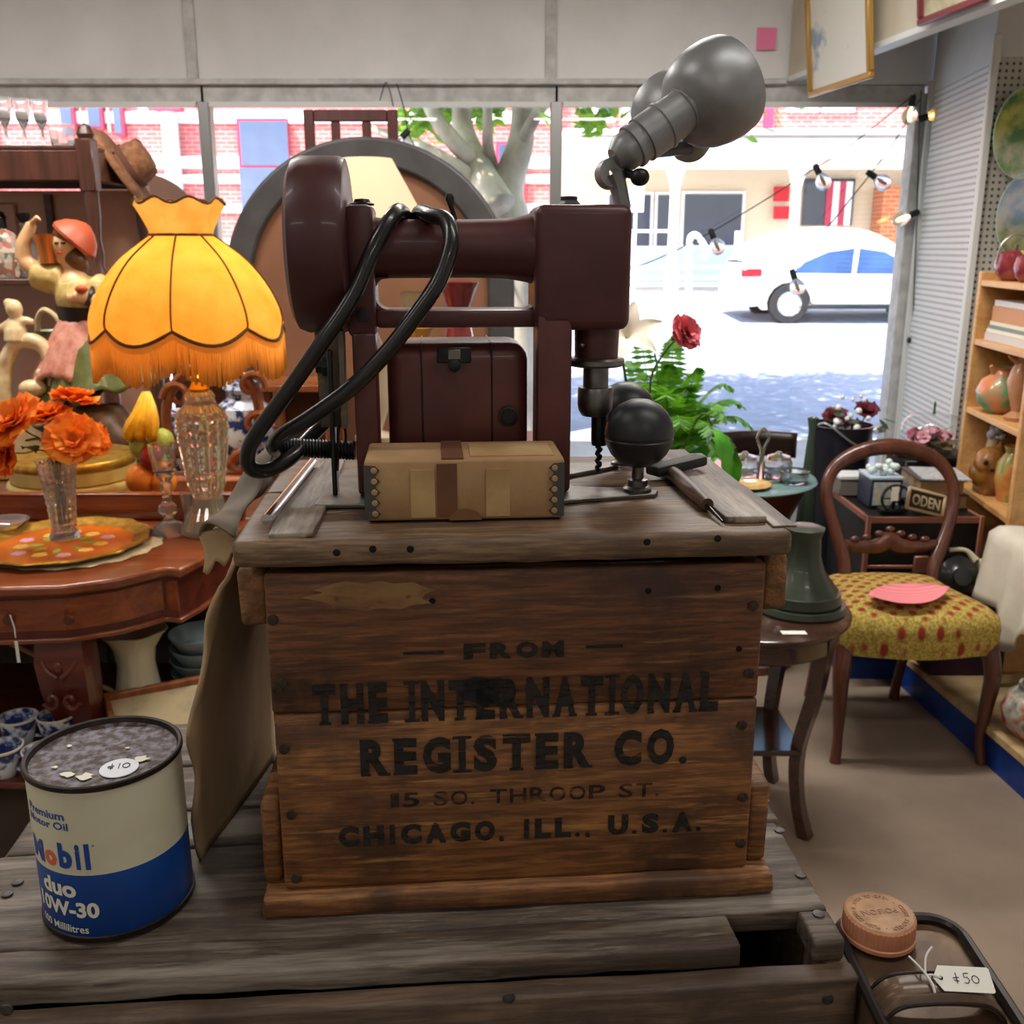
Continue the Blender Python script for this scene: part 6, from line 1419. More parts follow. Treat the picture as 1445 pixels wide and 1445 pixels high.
m_pinkf = mat('pink_petal', (238, 120, 130), .7, col2=(224, 88, 106), sc=30); m_lily = mat('lily_white', (226, 216, 196), .7)
c = at(966, 470, 2.55); f = thing('pink_carnation', 'single pink red silk carnation rising from the fern', 'flower', c)
bloom(MB(), c, .048, (.6, -.7, .4), 41).obj('bloom', m_pinkf, f, sm=180); MB().tube(smooth([c, c+Vector((-.05, 0, -.05)), c+Vector((-.08, .02, -.16)), Vector((fX, fY_, .79))], 5), .003, 6).obj('stem', m_stem, f)
MB().lathe([(.006, -.04), (.016, -.02), (.015, 0)], 10, aim(c+Vector((.004, 0, 0)), c+Vector((.7, -.2, .3)))).obj('calyx', m_stem, f)
c = at(884, 478, 2.6); f = thing('white_lily', 'white silk lily behind the drill chuck', 'flower', c); b = MB()
for k in range(6):
    b.surf(lambda u, v: (.1*u, .05*math.sin(pi*min(u*.9+.08, 1))*(v-.5), .03*u-.05*u*u+.01*abs(v-.5)), 6, 4, T(c) @ Rx(R(50)) @ Rz(k*pi/3+.3) @ Ry(-.55))
b.obj('petals', m_lily, f, sm=180); MB().tube(smooth([c, c+Vector((0, 0, -.1)), Vector((fX-.02, fY_, .79))], 5), .004, 6).obj('stem', m_stem, f)
b = MB(); d_ = at(898, 520, 2.58)
c2 = at(1010, 632, 2.36)
lf = thing('broad_leaf_sprig', 'bright green broad leaf sprig hanging from the fern over the lid', 'foliage', c2)
for k, (px, py) in enumerate(((1008, 605), (1020, 625), (995, 628), (1012, 645))):
    p = at(px, py, 2.36); MB().surf(lambda u, v: (.1*u, .06*math.sin(pi*min(u*.9+.05, 1))*(v-.5)*(1+.15*math.sin(u*25)), -.08*u*u), 10, 4, T(p) @ Rz(k*1.4-.9) @ Ry(.5)).obj('leaf', mat('bright_leaf', (92, 176, 40), .5, col2=(60, 140, 30), sc=20), lf, sm=180)
MB().tube(smooth([at(1005, 600, 2.37), at(985, 590, 2.42), Vector((fX, fY_-.02, .8))], 5), .0025, 6).obj('stem', m_stem, lf)

# ---- dark chair and planter near the window
dX, dY_ = at(1066, 630, 4.5).x, 4.5
dc = thing('dark_chair', 'plain dark wooden chair with wide top rail behind the glass table', 'chair', (dX, dY_, 0))
zt_ = zY(611, 4.5); zb_ = zY(646, 4.5); m_dk = wood('near_black_wood', (36, 22, 18), (58, 36, 28), 'x', .6, .35, .04)
MB().surf(lambda u, v: (dX-.19+.38*u, dY_+.04*math.sin(pi*u), zb_+(zt_-zb_)*v+.004*math.sin(pi*u)), 12, 3).obj('top_rail', m_dk, dc, sm=180, solid=.022)
for s in (-1, 1):
    MB().box((dX+s*.15, dY_, (zb_+.03)/2), (.03, .03, zb_+.03), bev=.003).obj('back_post', m_dk, dc); MB().box((dX+s*.16, dY_-.36, .22), (.032, .032, .44), bev=.003).obj('leg', m_dk, dc)
MB().box((dX, dY_-.18, .45), (.38, .4, .03), bev=.006).obj('seat', m_dk, dc)
bX, bY = at(1185, 620, 3.95).x, 3.95; bz1 = zY(598, 3.95)
pk = thing('black_bucket', 'tall black tapered bucket holding silk flowers by the window', 'bucket', (bX, bY, 0))
MB().lathe([(0, .0), (.09, .0), (.125, bz1-.01), (.128, bz1), (.122, bz1), (.088, .05), (0, .05)], 32, T((bX, bY, 0))).obj('pail', mat('black_enamel', (36, 36, 46), .3, coat=.3), pk)
MB().tube(smooth([(bX-.125, bY, bz1-.05), (bX-.1, bY-.1, bz1+.02), (bX, bY-.13, bz1-.05), (bX+.1, bY-.1, bz1-.1), (bX+.125, bY, bz1-.05)], 5), .005, 6).obj('bail_handle', m_alu, pk)
m_burg = mat('burgundy_petal', (96, 20, 36), .6)
for i, (px, py, lab) in enumerate(((1178, 590, 'burgundy silk flower lowest in the black bucket'), (1222, 582, 'burgundy silk flower highest in the black bucket'), (1205, 606, 'burgundy silk flower in the middle of the black bucket'))):
    c = at(px, py, 3.95); f = thing('burgundy_flower', lab, 'flower', c, 0, 'burgundy flowers in the black bucket'); bloom(MB(), c, .055, (.2*i-.2, -.4, .6), 60+i, ((1, 7, .3), (.7, 6, .8))).obj('bloom', m_burg, f, sm=180)
    MB().tube([c, Vector((bX, bY, bz1-.3))], .003, 5).obj('stem', m_stem, f)
sprf = thing('white_berry_spray', 'spray of white berries and green leaves in the black bucket', 'foliage', (bX+.02, bY-.03, bz1))
rn = random.Random(8)
for k in range(26):
    p = Vector((bX+.04+rn.uniform(-.09, .12), bY-.06+rn.uniform(-.05, .05), bz1+rn.uniform(-.04, .12))); MB().sphere(p, rn.uniform(.008, .014), n=8, k=6).obj('berry', m_vwhite, sprf)
b = MB().tube([(bX, bY, bz1-.3), (bX+.03, bY-.05, bz1+.02)], .004, 5)
for k in range(14): b.surf(lambda u, v: (.06*u, .022*math.sin(pi*u)*(v-.5)*2, -.01*u), 3, 2, T((bX+.05+rn.uniform(-.1, .1), bY-.05, bz1+rn.uniform(-.06, .06))) @ Rz(rn.uniform(0, 6)) @ Ry(rn.uniform(-.6, .6)))
b.obj('leaves', m_dleaf, sprf, sm=180)
p = at(1147, 600, 3.72)
lth('green_neck_bottle', 'slim dark green necked bottle standing beside the black bucket', 'bottle', [(0, 0), (.04, 0), (.045, .3), (.03, .6), (.014, p.z-.02), (.022, p.z+.03), (.018, p.z+.03), (0, p.z)], Vector((p.x, 3.72, 0)), mat('bottle_green', (56, 70, 58), .2), 16)

# ---- trunk with things on it
tk = thing('storage_chest', 'black storage trunk with copper coloured edging behind the balloon back chair', 'chest', (1.385, 3.42, .123))
X0, X1, Y0, Y1, Z0, Z1 = 1.2, 1.58, 3.22, 3.62, .123, .622
MB().box(((X0+X1)/2, (Y0+Y1)/2, (Z0+Z1)/2), (X1-X0, Y1-Y0, Z1-Z0), bev=.004).obj('body', m_black, tk)
m_cop = mat('copper_edge', (160, 104, 84), .4, .3)
for (c, d) in ((((X0+X1)/2, Y0, Z1-.006), (X1-X0+.008, .012, .022)), ((X0, (Y0+Y1)/2, Z1-.006), (.012, Y1-Y0+.008, .022)), ((X1, (Y0+Y1)/2, Z1-.006), (.012, Y1-Y0+.008, .022)), ((X0, Y0, .38), (.016, .016, .5)), ((X1, Y0, .38), (.016, .016, .5)), (((X0+X1)/2, Y0, .45), (X1-X0, .008, .012))):
    MB().box(c, d, bev=.002).obj('edging', m_cop, tk)
MB().box(((X0+X1)/2, Y0-.006, .46), (.05, .012, .06), bev=.003).obj('lock_plate', m_cop, tk)
tz_ = Z1+.0055
p = Vector((1.235, 3.55, tz_)); q = thing('lidded_box', 'small grey box with white lid at the back corner of the trunk', 'box', p)
MB().box((p.x, p.y, tz_+.03), (.09, .09, .06), bev=.003).obj('body', mat('grey_box', (120, 112, 104), .6), q); MB().box((p.x, p.y, tz_+.068), (.096, .096, .016), bev=.003).obj('lid', m_white, q)
p = Vector((1.295, 3.4, tz_)); q = thing('navy_casket', 'navy casket with floral panel and white bead heap on the trunk', 'box', p)
MB().box((p.x, p.y, tz_+.05), (.11, .13, .1), bev=.003).obj('body', mat('navy_box', (38, 44, 64), .35), q); MB().box((p.x, p.y-.066, tz_+.05), (.09, .004, .08)).obj('floral_panel', mat('floral_panel', (150, 170, 190), .4, col2=(210, 200, 150), sc=70), q, sm=0)
MB().box((p.x, p.y, tz_+.104), (.115, .135, .01), bev=.002).obj('lid', mat('pale_lid', (176, 196, 210), .3), q)
rn = random.Random(4)
bs_ = thing('bead_necklace', 'heap of large white beads lying on the navy casket', 'necklace', (p.x, p.y, tz_+.11))
for k in range(14): MB().sphere((p.x+rn.uniform(-.045, .045), p.y+rn.uniform(-.055, .055), tz_+.122+.02*(k % 3 == 0)), .0125, n=10, k=6).obj('bead', mat('pearl_bead', (214, 226, 222), .2), bs_)
p = at(1262, 722, 3.27); wz = tz_+.05
wl = thing('spoked_wheel', 'small dark spoked wheel mechanism standing on the trunk', 'wheel', (p.x, 3.27, tz_))
MB().lathe([(.043, -.006), (.05, -.006), (.05, .006), (.043, .006), (.043, -.006)], 32, T((p.x, 3.27, wz)) @ Rx(pi/2)).obj('rim', m_dsteel, wl); MB().sphere((p.x, 3.262, wz), .012).obj('hub', m_silv, wl)
for k in range(6): MB().box((.027, 0, 0), (.04, .004, .004), T((p.x, 3.27, wz)) @ Rx(pi/2) @ Rz(k*pi/3)).obj('spoke', m_dsteel, wl)
MB().box((p.x, 3.29, tz_+.006), (.09, .05, .012), bev=.002).obj('base', m_dsteel, wl); MB().tube([(p.x, 3.29, tz_), (p.x, 3.275, wz)], .006, 8).obj('support', m_dsteel, wl)
SGM = T((at(1304, 725, 3.235).x, 3.24, tz_+.004)) @ Rz(R(10)) @ Rx(R(70)) @ Rz(R(-16))
sg = thing('framed_name_plate', 'small framed dark plate with cream letters leaning on the books', 'sign', m=SGM)
MB(SGM).box((0, .04, 0), (.125, .062, .006), bev=.001).obj('plate', mat('plate_dark', (52, 46, 40), .5), sg)
for (c, d) in (((0, .075, .003), (.14, .01, .012)), ((0, .006, .003), (.14, .01, .012)), ((-.066, .04, .003), (.01, .075, .012)), ((.066, .04, .003), (.01, .075, .012))): MB(SGM).box(c, d, bev=.002).obj('frame', mat('plate_frame', (196, 170, 130), .5), sg)
gl = fit(glyphs('ODEN', 1, .02), -.05, .052, .022, .06); extrude_flat(gl, .0012); MB(SGM).bm(gl, T((0, 0, .003))).obj('lettering', mat('plate_letters', (190, 172, 130), .5), sg, sm=0)
for i, (z0, th, dx, rz, c, lab) in enumerate(((0, .05, 0, 3, (60, 50, 46), 'thick dark covered book at the bottom of the stack on the trunk'), (.051, .052, -.006, -4, (70, 66, 60), 'thick dark covered book on top of another on the trunk'))):
    M_ = T((1.49+dx, 3.42, tz_+z0)) @ Rz(R(rz)); bk = thing('book', lab, 'book', m=M_, group='books on the trunk')
    MB(M_).box((0, 0, th/2), (.145, .21, th-.008)).obj('pages', mat('page_edge', (176, 146, 108), .8, col2=(150, 122, 88), sc=20, st=(1, 1, 30)), bk, sm=0)
    for z in (.002, th-.002): MB(M_).box((0, 0, z), (.155, .22, .004)).obj('cover', mat('book_cover_%d' % i, c, .5), bk, sm=0)
M_ = T((1.5, 3.4, tz_+.104)) @ Rz(R(-8)); tag(MB(M_).box((0, 0, .003), (.16, .2, .005)).obj('paper_pad', mat('printed_paper', (206, 206, 206), .7, col2=(120, 120, 126), sc=60, st=(1, 6, 1))), 'printed paper pad lying on the top book of the stack', 'paper')
M_ = T((1.392, 3.44, tz_+.006)) @ Ry(R(24)); tag(MB(M_).box((0, 0, .03), (.03, .18, .06), bev=.002).obj('teal_book', mat('teal_cover', (50, 78, 92), .4)), 'teal covered book leaning against the stacked books', 'book')
# glass dome
dp = Vector((1.63, 3.8, .123)); st2 = thing('dome_stand', 'dark stand carrying the glass flower dome behind the trunk', 'stand', dp)
MB().box((dp.x, dp.y, .42), (.26, .2, .594), bev=.004).obj('body', m_black, st2)
dz = .718; gd = thing('glass_dome', 'tall clear glass dome standing behind the trunk beside the shelf', 'dome', (dp.x, dp.y, dz)); DH = zY(583, 3.8)-dz; 
MB().lathe([(0, 0), (.135, 0), (.135, .015), (.125, .018), (0, .018)], 40, T((dp.x, dp.y, dz))).obj('base', m_black, gd)
MB().lathe([(.118, .018), (.118, DH-.07), (.11, DH-.035), (.085, DH-.01), (.05, DH-.002), (0, DH)], 48, T((dp.x, dp.y, dz))).obj('dome_glass', pane_mat('dome_glass'), gd)
MB().lathe([(.006, DH-.002), (.004, DH+.02), (.006, DH+.035), (0, DH+.05)], 10, T((dp.x, dp.y, dz))).obj('finial', m_dleaf, gd)
fa = thing('dome_flowers', 'arrangement of pink flowers and dark leaves inside the glass dome', 'flowers', (dp.x, dp.y, dz+.019))
rn = random.Random(12)
for k in range(9):
    c = Vector((dp.x+rn.uniform(-.07, .07), dp.y-.02+rn.uniform(-.06, .05), dz+.06+rn.uniform(0, DH-.13))); bloom(MB(), c, .03, (rn.uniform(-.5, .5), -.7, .4), 80+k, ((1, 6, .4), (.6, 5, .9))).obj('bloom', m_pk if k % 3 else mat('dusty_rose', (190, 96, 116), .6), fa, sm=180)
b = MB()
for k in range(70): b.surf(lambda u, v: (.06*u, .026*math.sin(pi*u)*(v-.5)*2, -.012*u*u), 3, 2, T((dp.x+rn.uniform(-.06, .06), dp.y+rn.uniform(-.05, .06), dz+.03+rn.uniform(0, DH-.1))) @ Rz(rn.uniform(0, 6)) @ Ry(rn.uniform(-.8, .8)))
o = b.obj('leaves', mat('dome_leaf', (48, 52, 36), .6, col2=(120, 104, 72), sc=14), fa, sm=180)
MB().tube([(dp.x, dp.y, dz+.019), (dp.x, dp.y, dz+DH*.6)], .006, 6).obj('stalk', m_dleaf, fa)

# ---- shelf unit on the right wall
SHX = 1.66
def shx(y): return SHX-.115*(3.6-y)
su = thing('shelf_unit', 'light pine open shelf unit against the pegboard wall', 'shelf', (SHX+.12, 3.2, .123))
m_pine = wood('pine', (196, 142, 82), (226, 178, 116), 'y', .5, .45, .05, fine_=.1); m_pinei = wood('pine_inside', (150, 92, 50), (184, 120, 70), 'z', .5, .5, .05, fine_=.1)
levels = [1.39, 1.185, .94, .655, .34]
def shp(y0, y1, d0, d1): return [(shx(y0)+d0, y0), (shx(y1)+d0, y1), (shx(y1)+d1, y1), (shx(y0)+d1, y0)]
for i, z in enumerate(levels): MB().prism(shp(3.1, 3.6, 0, .24), z-.02, z).obj('shelf_board', m_pine, su, sm=0, bev=.002)
MB().prism(shp(3.6, 3.625, -.004, .245), .123, 1.42).obj('end_panel', m_pine, su, sm=0, bev=.004); MB().prism(shp(3.075, 3.1, -.004, .245), .123, 1.42).obj('end_panel', m_pine, su, sm=0, bev=.004)
MB().prism(shp(3.1, 3.6, .24, .25), .123, 1.4).obj('back_board', m_pinei, su, sm=0)
def spos(px, py, z, Y): p = at(px, py, Y); return Vector((max(p.x, shx(Y)+.07), Y, z))
m_apl = mat('apple_glaze', (118, 24, 40), .2, col2=(150, 70, 70), sc=9, coat=.5)
for i, (px, Y, r, lab) in enumerate(((1403, 3.5, .062, 'maroon ceramic apple pot with wire handle on the top shelf'), (1436, 3.34, .055, 'smaller maroon ceramic apple pot on the top shelf'))):
    p = spos(px, 380, 1.39, Y); q = thing('apple_pot', lab, 'pot', p); MB().lathe([(0, .004), (r*.5, 0), (r*.85, r*.3), (r, r*.9), (r*.9, r*1.45), (r*.5, r*1.65), (r*.2, r*1.55), (0, r*1.5)], 28, T(p)).obj('body', m_apl, q)
    MB().tube([p+Vector((0, 0, r*1.5)), p+Vector((.004, 0, r*1.95))], .005, 6).obj('stalk', m_brn, q)
    MB().surf(lambda u, v: (.05*u, .03*math.sin(pi*u)*(v-.5)*2, .015*math.sin(u*3)), 5, 3, T(p+Vector((0, 0, r*1.6))) @ Rz(2.6+i)).obj('leaf', m_grn, q, sm=180)
    if i == 0: MB().tube(smooth([p+Vector((-r, 0, r*.9)), p+Vector((-r*.8, 0, r*2)), p+Vector((0, 0, r*2.5)), p+Vector((r*.8, 0, r*2)), p+Vector((r, 0, r*.9))], 5), .003, 6).obj('wire_handle', m_alu, q)
cols = [((206, 200, 196), 'flat grey white box lowest in the pile on the upper shelf'), ((232, 226, 200), 'thin cream board box in the pile on the upper shelf'), ((126, 140, 140), 'slim grey green box in the pile on the upper shelf'), ((230, 222, 190), 'pale cream flat box in the pile on the upper shelf'), ((204, 144, 100), 'wide orange tan box near the top of the pile'), ((222, 220, 216), 'white flat box on top of the pile on the upper shelf')]
z = 1.186
for i, (c, lab) in enumerate(cols):
    th = (.028, .014, .012, .014, .052, .02)[i]; y1 = 3.56-.004*i; y0 = 3.2
    tag(MB().prism([(shx(y0)+.03, y0), (shx(y1)+.02+.003*i, y1), (shx(y1)+.2, y1), (shx(y0)+.2, y0)], z, z+th-.001).obj('flat_box', mat('flatbox_%d' % i, c, .6), sm=0), lab, 'box', 'flat boxes piled on the upper shelf'); z += th
m_jug = mat('tan_glaze', (176, 124, 88), .35, col2=(190, 140, 96), sc=10, coat=.3)
def jugmat(name, a, b_, c_):
    g = NG(name); n_ = g.noise(g.co((1, 1, 1)), 13, 3); g.base(g.ramp(n_, [(.38, lin(a)), (.5, lin(b_)), (.62, lin(c_))])); g.set(Roughness=.3, Coat_Weight=.3); MATS[name] = g.m; return g.m
m_j1 = jugmat('painted_jug', (90, 160, 110), (186, 134, 96), (214, 130, 78)); m_j2 = jugmat('painted_vase', (200, 120, 60), (190, 150, 80), (130, 140, 60))
p = spos(1396, 560, .941, 3.46); q = thing('round_jug', 'round tan jug with painted green leaf and curled swan neck handle', 'jug', p)
MB().lathe([(0, 0), (.04, 0), (.075, .03), (.085, .075), (.07, .115), (.04, .135), (.035, .15), (.045, .16), (.03, .158), (0, .14)], 32, T(p)).obj('body', m_j1, q)
MB().tube(smooth([p+Vector((.03, -.07, .05)), p+Vector((.03, -.09, .1)), p+Vector((.03, -.085, .15)), p+Vector((.015, -.08, .165)), p+Vector((.0, -.08, .15)), p+Vector((.002, -.08, .135))], 5), [.014, .011, .009, .009, .011, .007], 8).obj('swan_handle', m_jug, q)
MB().tube([p+Vector((-.03, 0, .14)), p+Vector((-.055, -.01, .165))], [.016, .006], 8).obj('spout', m_jug, q)
for i, (px, py, Y, r, h, lab) in enumerate(((1432, 560, 3.3, .045, .21, 'tall tan glazed pottery bird vase beside the round jug'), (1446, 575, 3.16, .04, .17, 'slim tan and cream pottery bird vase on the middle shelf'))):
    p = spos(px, py, .941, Y); q = thing('bird_vase', lab, 'vase', p); MB().lathe([(0, 0), (r*.9, 0), (r, .012), (r*.45, .03), (r*.8, h*.4), (r, h*.6), (r*.8, h*.8), (r*.5, h*.92), (r*.7, h), (r*.6, h), (0, h*.9)], 24, T(p)).obj('body', m_jug if i == 0 else mat('cream_tan', (206, 172, 130), .35, col2=(170, 120, 84), sc=14), q)
    MB().tube([p+Vector((-r*.4, 0, h*.93)), p+Vector((-r*1.2, 0, h*1.02))], [.014, .004], 8).obj('beak', m_jug, q)
p = spos(1388, 680, .656, 3.44); q = thing('cat_jug', 'brown pottery jug shaped as a cat with pointed ears', 'jug', p)
b = MB().sphere(p+Vector((0, 0, .075)), .085, sc=(1, 1, .9)); b.sphere(p+Vector((-.03, -.03, .12)), .055)
for s in (-1, 1): b.lathe([(.022, 0), (.014, .02), (0, .045)], 10, T(p+Vector((-.04+.035*s, -.04+.01*s, .155))))
b.box(p+Vector((0, 0, .01)), (.1, .1, .02)); remesh(b.obj('body', mat('cat_glaze', (166, 112, 52), .3, col2=(122, 78, 34), sc=14, coat=.4), q, sm=180), .006, 4)
for (dx, dz_) in ((-.07, .125), (-.045, .1), (-.03, .125)): MB().sphere(p+Vector((dx, -.075, dz_)), .009, sc=(1, .6, 1)).obj('eye', m_black, q)
for i, (px, py, Y, r, h, lab) in enumerate(((1428, 670, 3.33, .055, .19, 'bulbous orange green vase behind the slimmer one'), (1437, 700, 3.16, .045, .17, 'slim orange vase with green foot on the low shelf'))):
    p = spos(px, py, .656, Y); lth('striped_vase', lab, 'vase', [(0, 0), (r*.7, 0), (r*.75, .01), (r, h*.4), (r*.9, h*.7), (r*.5, h*.88), (r*.65, h), (r*.55, h), (0, h*.85)], p, m_j2, 28, wob=lambda a, z: 1+.02*math.cos(12*a), group=None)
p = spos(1400, 640, .656, 3.56); q = thing('china_posy', 'small white china posy behind the cat jug', 'ornament', p)
for k in range(7): MB().sphere(p+Vector((.02*math.cos(k*.9), .02*math.sin(k*.9)-.02, .19+.012*(k % 3))), .016, n=10, k=6).obj('petal_ball', mat('greywhite_china', (190, 192, 204), .3), q)
MB().lathe([(0, 0), (.03, 0), (.035, .1), (.02, .17), (.025, .18)], 16, T(p)).obj('holder', m_porc, q)
# wall plates
def plate_mat(name, a, b_, c_, d_):
    g = NG(name); n_ = g.noise(g.co((1, 1, 1)), 9, 5); sep = g.n('ShaderNodeSeparateXYZ'); g.l(g.co((1, 1, 1)), sep.inputs[0])
    up = g.ramp(n_, [(.4, lin(a)), (.6, lin(b_))]); dn = g.ramp(n_, [(.4, lin(c_)), (.6, lin(d_))])
    mp = g.n('ShaderNodeMapRange'); g.l(sep.outputs[2], mp.inputs[0]); mp.inputs[1].default_value = .1; mp.inputs[2].default_value = .2
    g.base(g.mix(mp.outputs[0], dn, up)); g.set(Roughness=.15, Coat_Weight=.4); return g.m
for (px, py, m, lab) in ((1443, 188, plate_mat('plate_garden', (60, 110, 50), (190, 190, 90), (120, 160, 110), (220, 214, 190)), 'oval china plate painted with a green garden scene'), (1446, 305, plate_mat('plate_sky', (150, 176, 214), (214, 220, 230), (110, 130, 80), (200, 190, 150)), 'oval china plate painted with a cottage under blue sky')):
    p = at(px, py, 4.16); q = thing('wall_plate', lab, 'plate', (p.x, 4.18, p.z-.17))
    MB().lathe([(0, 0), (.09, 0), (.13, .012), (.17, .018), (.172, .014), (.13, .006), (.09, -.006), (0, -.006)], 48, T((p.x+.01, 4.175, p.z)) @ Rx(pi/2) @ Sc(.72, 1, 1)).obj('dish', m, q)
    MB().lathe([(.168, .0175), (.173, .018), (.1735, .013)], 48, T((p.x+.01, 4.175, p.z)) @ Rx(pi/2) @ Sc(.72, 1, 1)).obj('rim', mat('plate_rim', (190, 226, 200), .2), q)

# ---- cloth covered table, bell lamp, patterned pot
ctab = thing('side_table', 'low table covered by the white cloth on the platform', 'table', (1.72, 2.8, .123)); cz = zY(765, 2.85)
MB().box((1.72, 2.8, cz-.012), (.36, .42, .02), bev=.003).obj('table_top', m_brn, ctab)
for x in (1.57, 1.87):
    for y in (2.62, 2.98): MB().box((x, y, (cz-.02+.123)/2), (.03, .03, cz-.02-.123), bev=.002).obj('leg', m_black, ctab)
def cloth(u, v):
    a = 2*pi*v; ca, sa = math.cos(a), math.sin(a); sq = 1/max(abs(ca), abs(sa)); ex, ey = .19, .215
    if u < .45: k = u/.45; return (1.72+ex*ca*sq*k, 2.8+ey*sa*sq*k, cz+.003+.003*math.sin(9*a)*k)
    k = (u-.45)/.55; dr_ = (.2+.09*max(0, math.cos(4*(a-pi/4)+pi))*1)*k; out = .012+.03*k+.016*k*math.sin(13*a)
    return (1.72+(ex+out)*ca*sq, 2.8+(ey+out)*sa*sq, cz+.002-dr_*1.15)
tag(MB().surf(cloth, 16, 96, cv=True).obj('white_cloth', mat('white_linen', (214, 206, 190), .9, col2=(196, 186, 168), sc=6, bump=.3, bsc=30), sm=180, solid=.003), 'cream white linen cloth draped over the low table', 'cloth')
p = Vector((1.72, 2.72, cz+.006)); lth('blue_vase', 'blue glazed vase standing on the white cloth', 'vase', [(0, 0), (.05, 0), (.075, .05), (.07, .1), (.04, .14), (.05, .16), (0, .15)], p, mat('cobalt_glaze', (60, 86, 170), .2, coat=.5), 24)
p = at(1345, 812, 3.13); bxz = p.z-.075
bx = thing('low_plinth', 'low dark plum box standing on the display platform', 'box', (1.47, 3.13, .123)); MB().box((1.5, 3.13, (.123+bxz)/2), (.22, .15, bxz-.123), bev=.004).obj('body', mat('plum_cloth', (60, 34, 52), .9), bx)
bl = thing('bell_lamp', 'black round lamp body with cream disc reflector lying on the dark box', 'lamp', (1.47, 3.13, bxz)); 
MB().lathe([(0, -.075), (.03, -.07), (.065, -.05), (.074, 0), (.065, .04), (.04, .05), (.03, .06), (.03, .075), (0, .078)], 32, T((p.x, 3.13, bxz+.076)) @ Rx(R(75)) @ Rz(0)).obj('body', mat('black_bakelite', (34, 34, 38), .3, coat=.3), bl)
q = at(1386, 812, 3.1); MB().lathe([(0, 0), (.03, .0), (.062, .012), (.068, .02), (.066, .026), (.05, .02), (0, .012)], 32, T((q.x, 3.1, bxz+.07)) @ Rz(R(20)) @ Ry(R(68)) @ Sc(1, .9, 1)).obj('cream_disc', mat('cream_enamel', (206, 196, 166), .4), bl)
MB().tube(smooth([at(1340, 776, 3.13), at(1362, 776, 3.12), at(1376, 790, 3.11)], 5), [.008, .007, .014], 8).obj('curved_arm', mat('cream_enamel', (206, 196, 166), .4), bl)
p = Vector((1.52, 2.62, .123)); q = thing('patterned_pot', 'squat patterned china pot in red and grey on the display platform', 'pot', p)
MB().lathe([(0, 0), (.05, 0), (.09, .04), (.1, .085), (.085, .13), (.06, .15), (.06, .165), (.052, .165), (.05, .15), (0, .14)], 32, T(p)).obj('body', jugmat('pot_pattern', (150, 44, 40), (176, 168, 150), (86, 92, 88)), q)

# ---- pictures hung on the bulkhead, note, festoon lights
def bhray(px, py, off=.05):
    r = ray(px, py); k = 1.286+.166*5-off; t_ = k/(r.x+.166*r.y); return Vector((r.x*t_, r.y*t_, EYE+r.z*t_))
def picture(label, corner_l, corner_r, h, fm, m, fw=.025):
    a = bhray(*corner_l); b_ = bhray(*corner_r, .05); ex = (b_-a); ex.z = 0; Lw = ex.length; ex.normalize(); ez = Vector((0, 0, 1)); nrm = ez.cross(ex); 
    if nrm.x > 0: nrm = -nrm
    ez = (ez+nrm*.12).normalized(); nrm = (nrm-ez*nrm.dot(ez)).normalized()
    M_ = Matrix((( ex.x, ez.x, nrm.x, a.x), (ex.y, ez.y, nrm.y, a.y), (ex.z, ez.z, nrm.z, min(a.z, b_.z)), (0, 0, 0, 1)))
    q = thing('framed_picture', label, 'picture', m=T(a)); B = MB(M_)
    B.box((Lw/2, h/2, -.004), (Lw-.01, h-.01, .004)).obj('print', m, q, sm=0)
    for (c, d) in (((Lw/2, fw/2, 0), (Lw, fw, .026)), ((Lw/2, h-fw/2, 0), (Lw, fw, .026)), ((fw/2, h/2, 0), (fw, h-2*fw, .026)), ((Lw-fw/2, h/2, 0), (fw, h-2*fw, .026))): MB(M_).box(c, d, bev=.005).obj('frame', fm, q)
    return q, M_, Lw
g = NG('watercolour'); n_ = g.noise(g.co((1, 1, 1)), 6, 5); g.base(g.ramp(n_, [(.36, lin((140, 156, 170))), (.46, lin((222, 218, 206)))])); g.set(Roughness=.3)
picture('gold framed pale watercolour picture hanging from the cream bulkhead', (1143, 138), (1232, 95), .5, mat('gilt_frame', (176, 136, 70), .4, .4), g.m)
picture('maroon framed landscape picture hanging from the cream bulkhead', (1298, 33), (1392, 2), .4, mat('maroon_frame', (110, 48, 50), .4), mat('landscape_print', (120, 112, 84), .4, col2=(176, 168, 140), sc=8))
p = at(1081, 55, 4.99)
tag(MB().box((p.x, 4.984, p.z), (.088, .002, .094)).obj('sticky_note', mat('pink_note', (240, 132, 172), .7), sm=0), 'square pink sticky note on the grey fascia above the window', 'note')
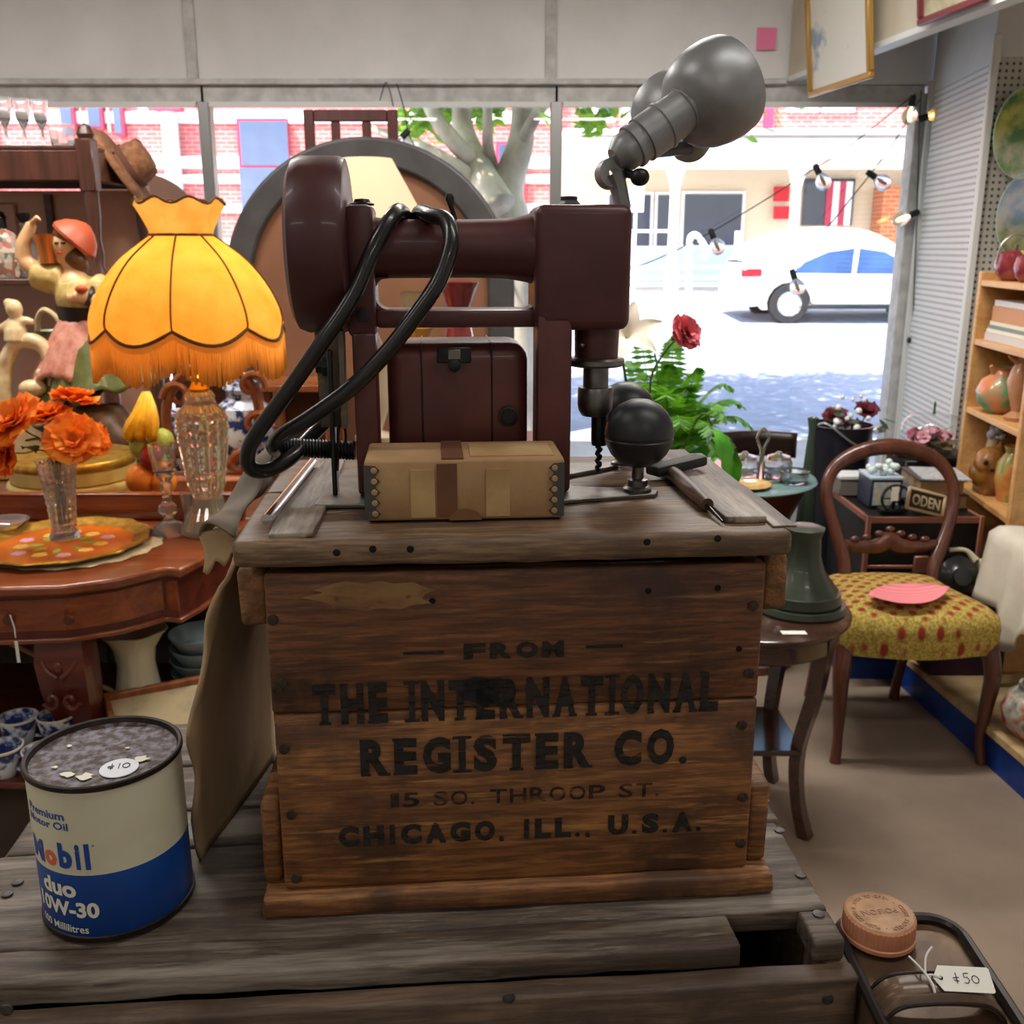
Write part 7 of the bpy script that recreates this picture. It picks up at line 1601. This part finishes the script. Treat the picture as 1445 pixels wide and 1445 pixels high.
m_wire = mat('festoon_wire', (60, 62, 60), .6); m_soc = mat('festoon_socket', (24, 34, 30), .5)
m_fb = mat('festoon_bulb_glass', (236, 236, 230), .05, trans=.85, ior=1.3); m_fl = mat('festoon_filament', (255, 220, 150), .4, emit=(255, 206, 110), es=14)
FYs = 4.93
def festoon(label, pts, bulbs):
    t = thing('string_lights', label, 'string lights', at(*pts[-1], FYs), 0, 'festoon strings in the shop window')
    MB().tube(smooth([at(x, y, FYs) for x, y in pts], 6), .003, 5).obj('wire', m_wire, t)
    for (x, y, dx, dy, lit) in bulbs:
        a = at(x, y, FYs); d = (at(x+dx, y+dy, FYs)-a).normalized(); M_ = aim(a, a+d)
        s = MB().lathe([(0, -.012), (.012, -.01), (.015, .0), (.016, .035), (.013, .038), (0, .038)], 12, M_).obj('socket', m_soc, t)
        if dx == 0 and dy == 0: continue
        bb = MB().lathe([(.013, .036), (.02, .045), (.034, .065), (.037, .085), (.03, .105), (.016, .118), (0, .121)], 18, M_).obj('bulb', m_fb, t)
        MB().lathe([(.002, .045), (.008, .07), (.006, .095), (0, .1)], 8, M_).obj('filament', m_fl if lit else m_silv, bb)
festoon('festoon light string rising from the plants towards the window corner', [(870, 388), (935, 362), (1003, 328), (1080, 282), (1140, 244), (1200, 205), (1292, 132)], [(1003, 326, 5, 12, 0), (1151, 235, 6, 12, 0), (1288, 138, -2, 12, 1)])
festoon('festoon light string hanging in front of the parked car', [(1118, 395), (1140, 350), (1170, 318), (1205, 275), (1228, 246), (1262, 200), (1298, 140)], [(1226, 244, 12, 8, 0), (1118, 383, 4, 12, 0)])
festoon('festoon light string running down the window jamb', [(1300, 128), (1298, 160), (1296, 220), (1294, 300), (1290, 400), (1288, 480), (1286, 560), (1290, 600)], [(1298, 168, 10, -3, 1), (1294, 300, -10, 4, 1), (1284, 480, 12, 0, 1)])
festoon('festoon light string dropping beside the tree limbs', [(560, 118), (572, 160), (576, 186), (590, 215), (604, 240)], [(575, 186, -8, 8, 0)])
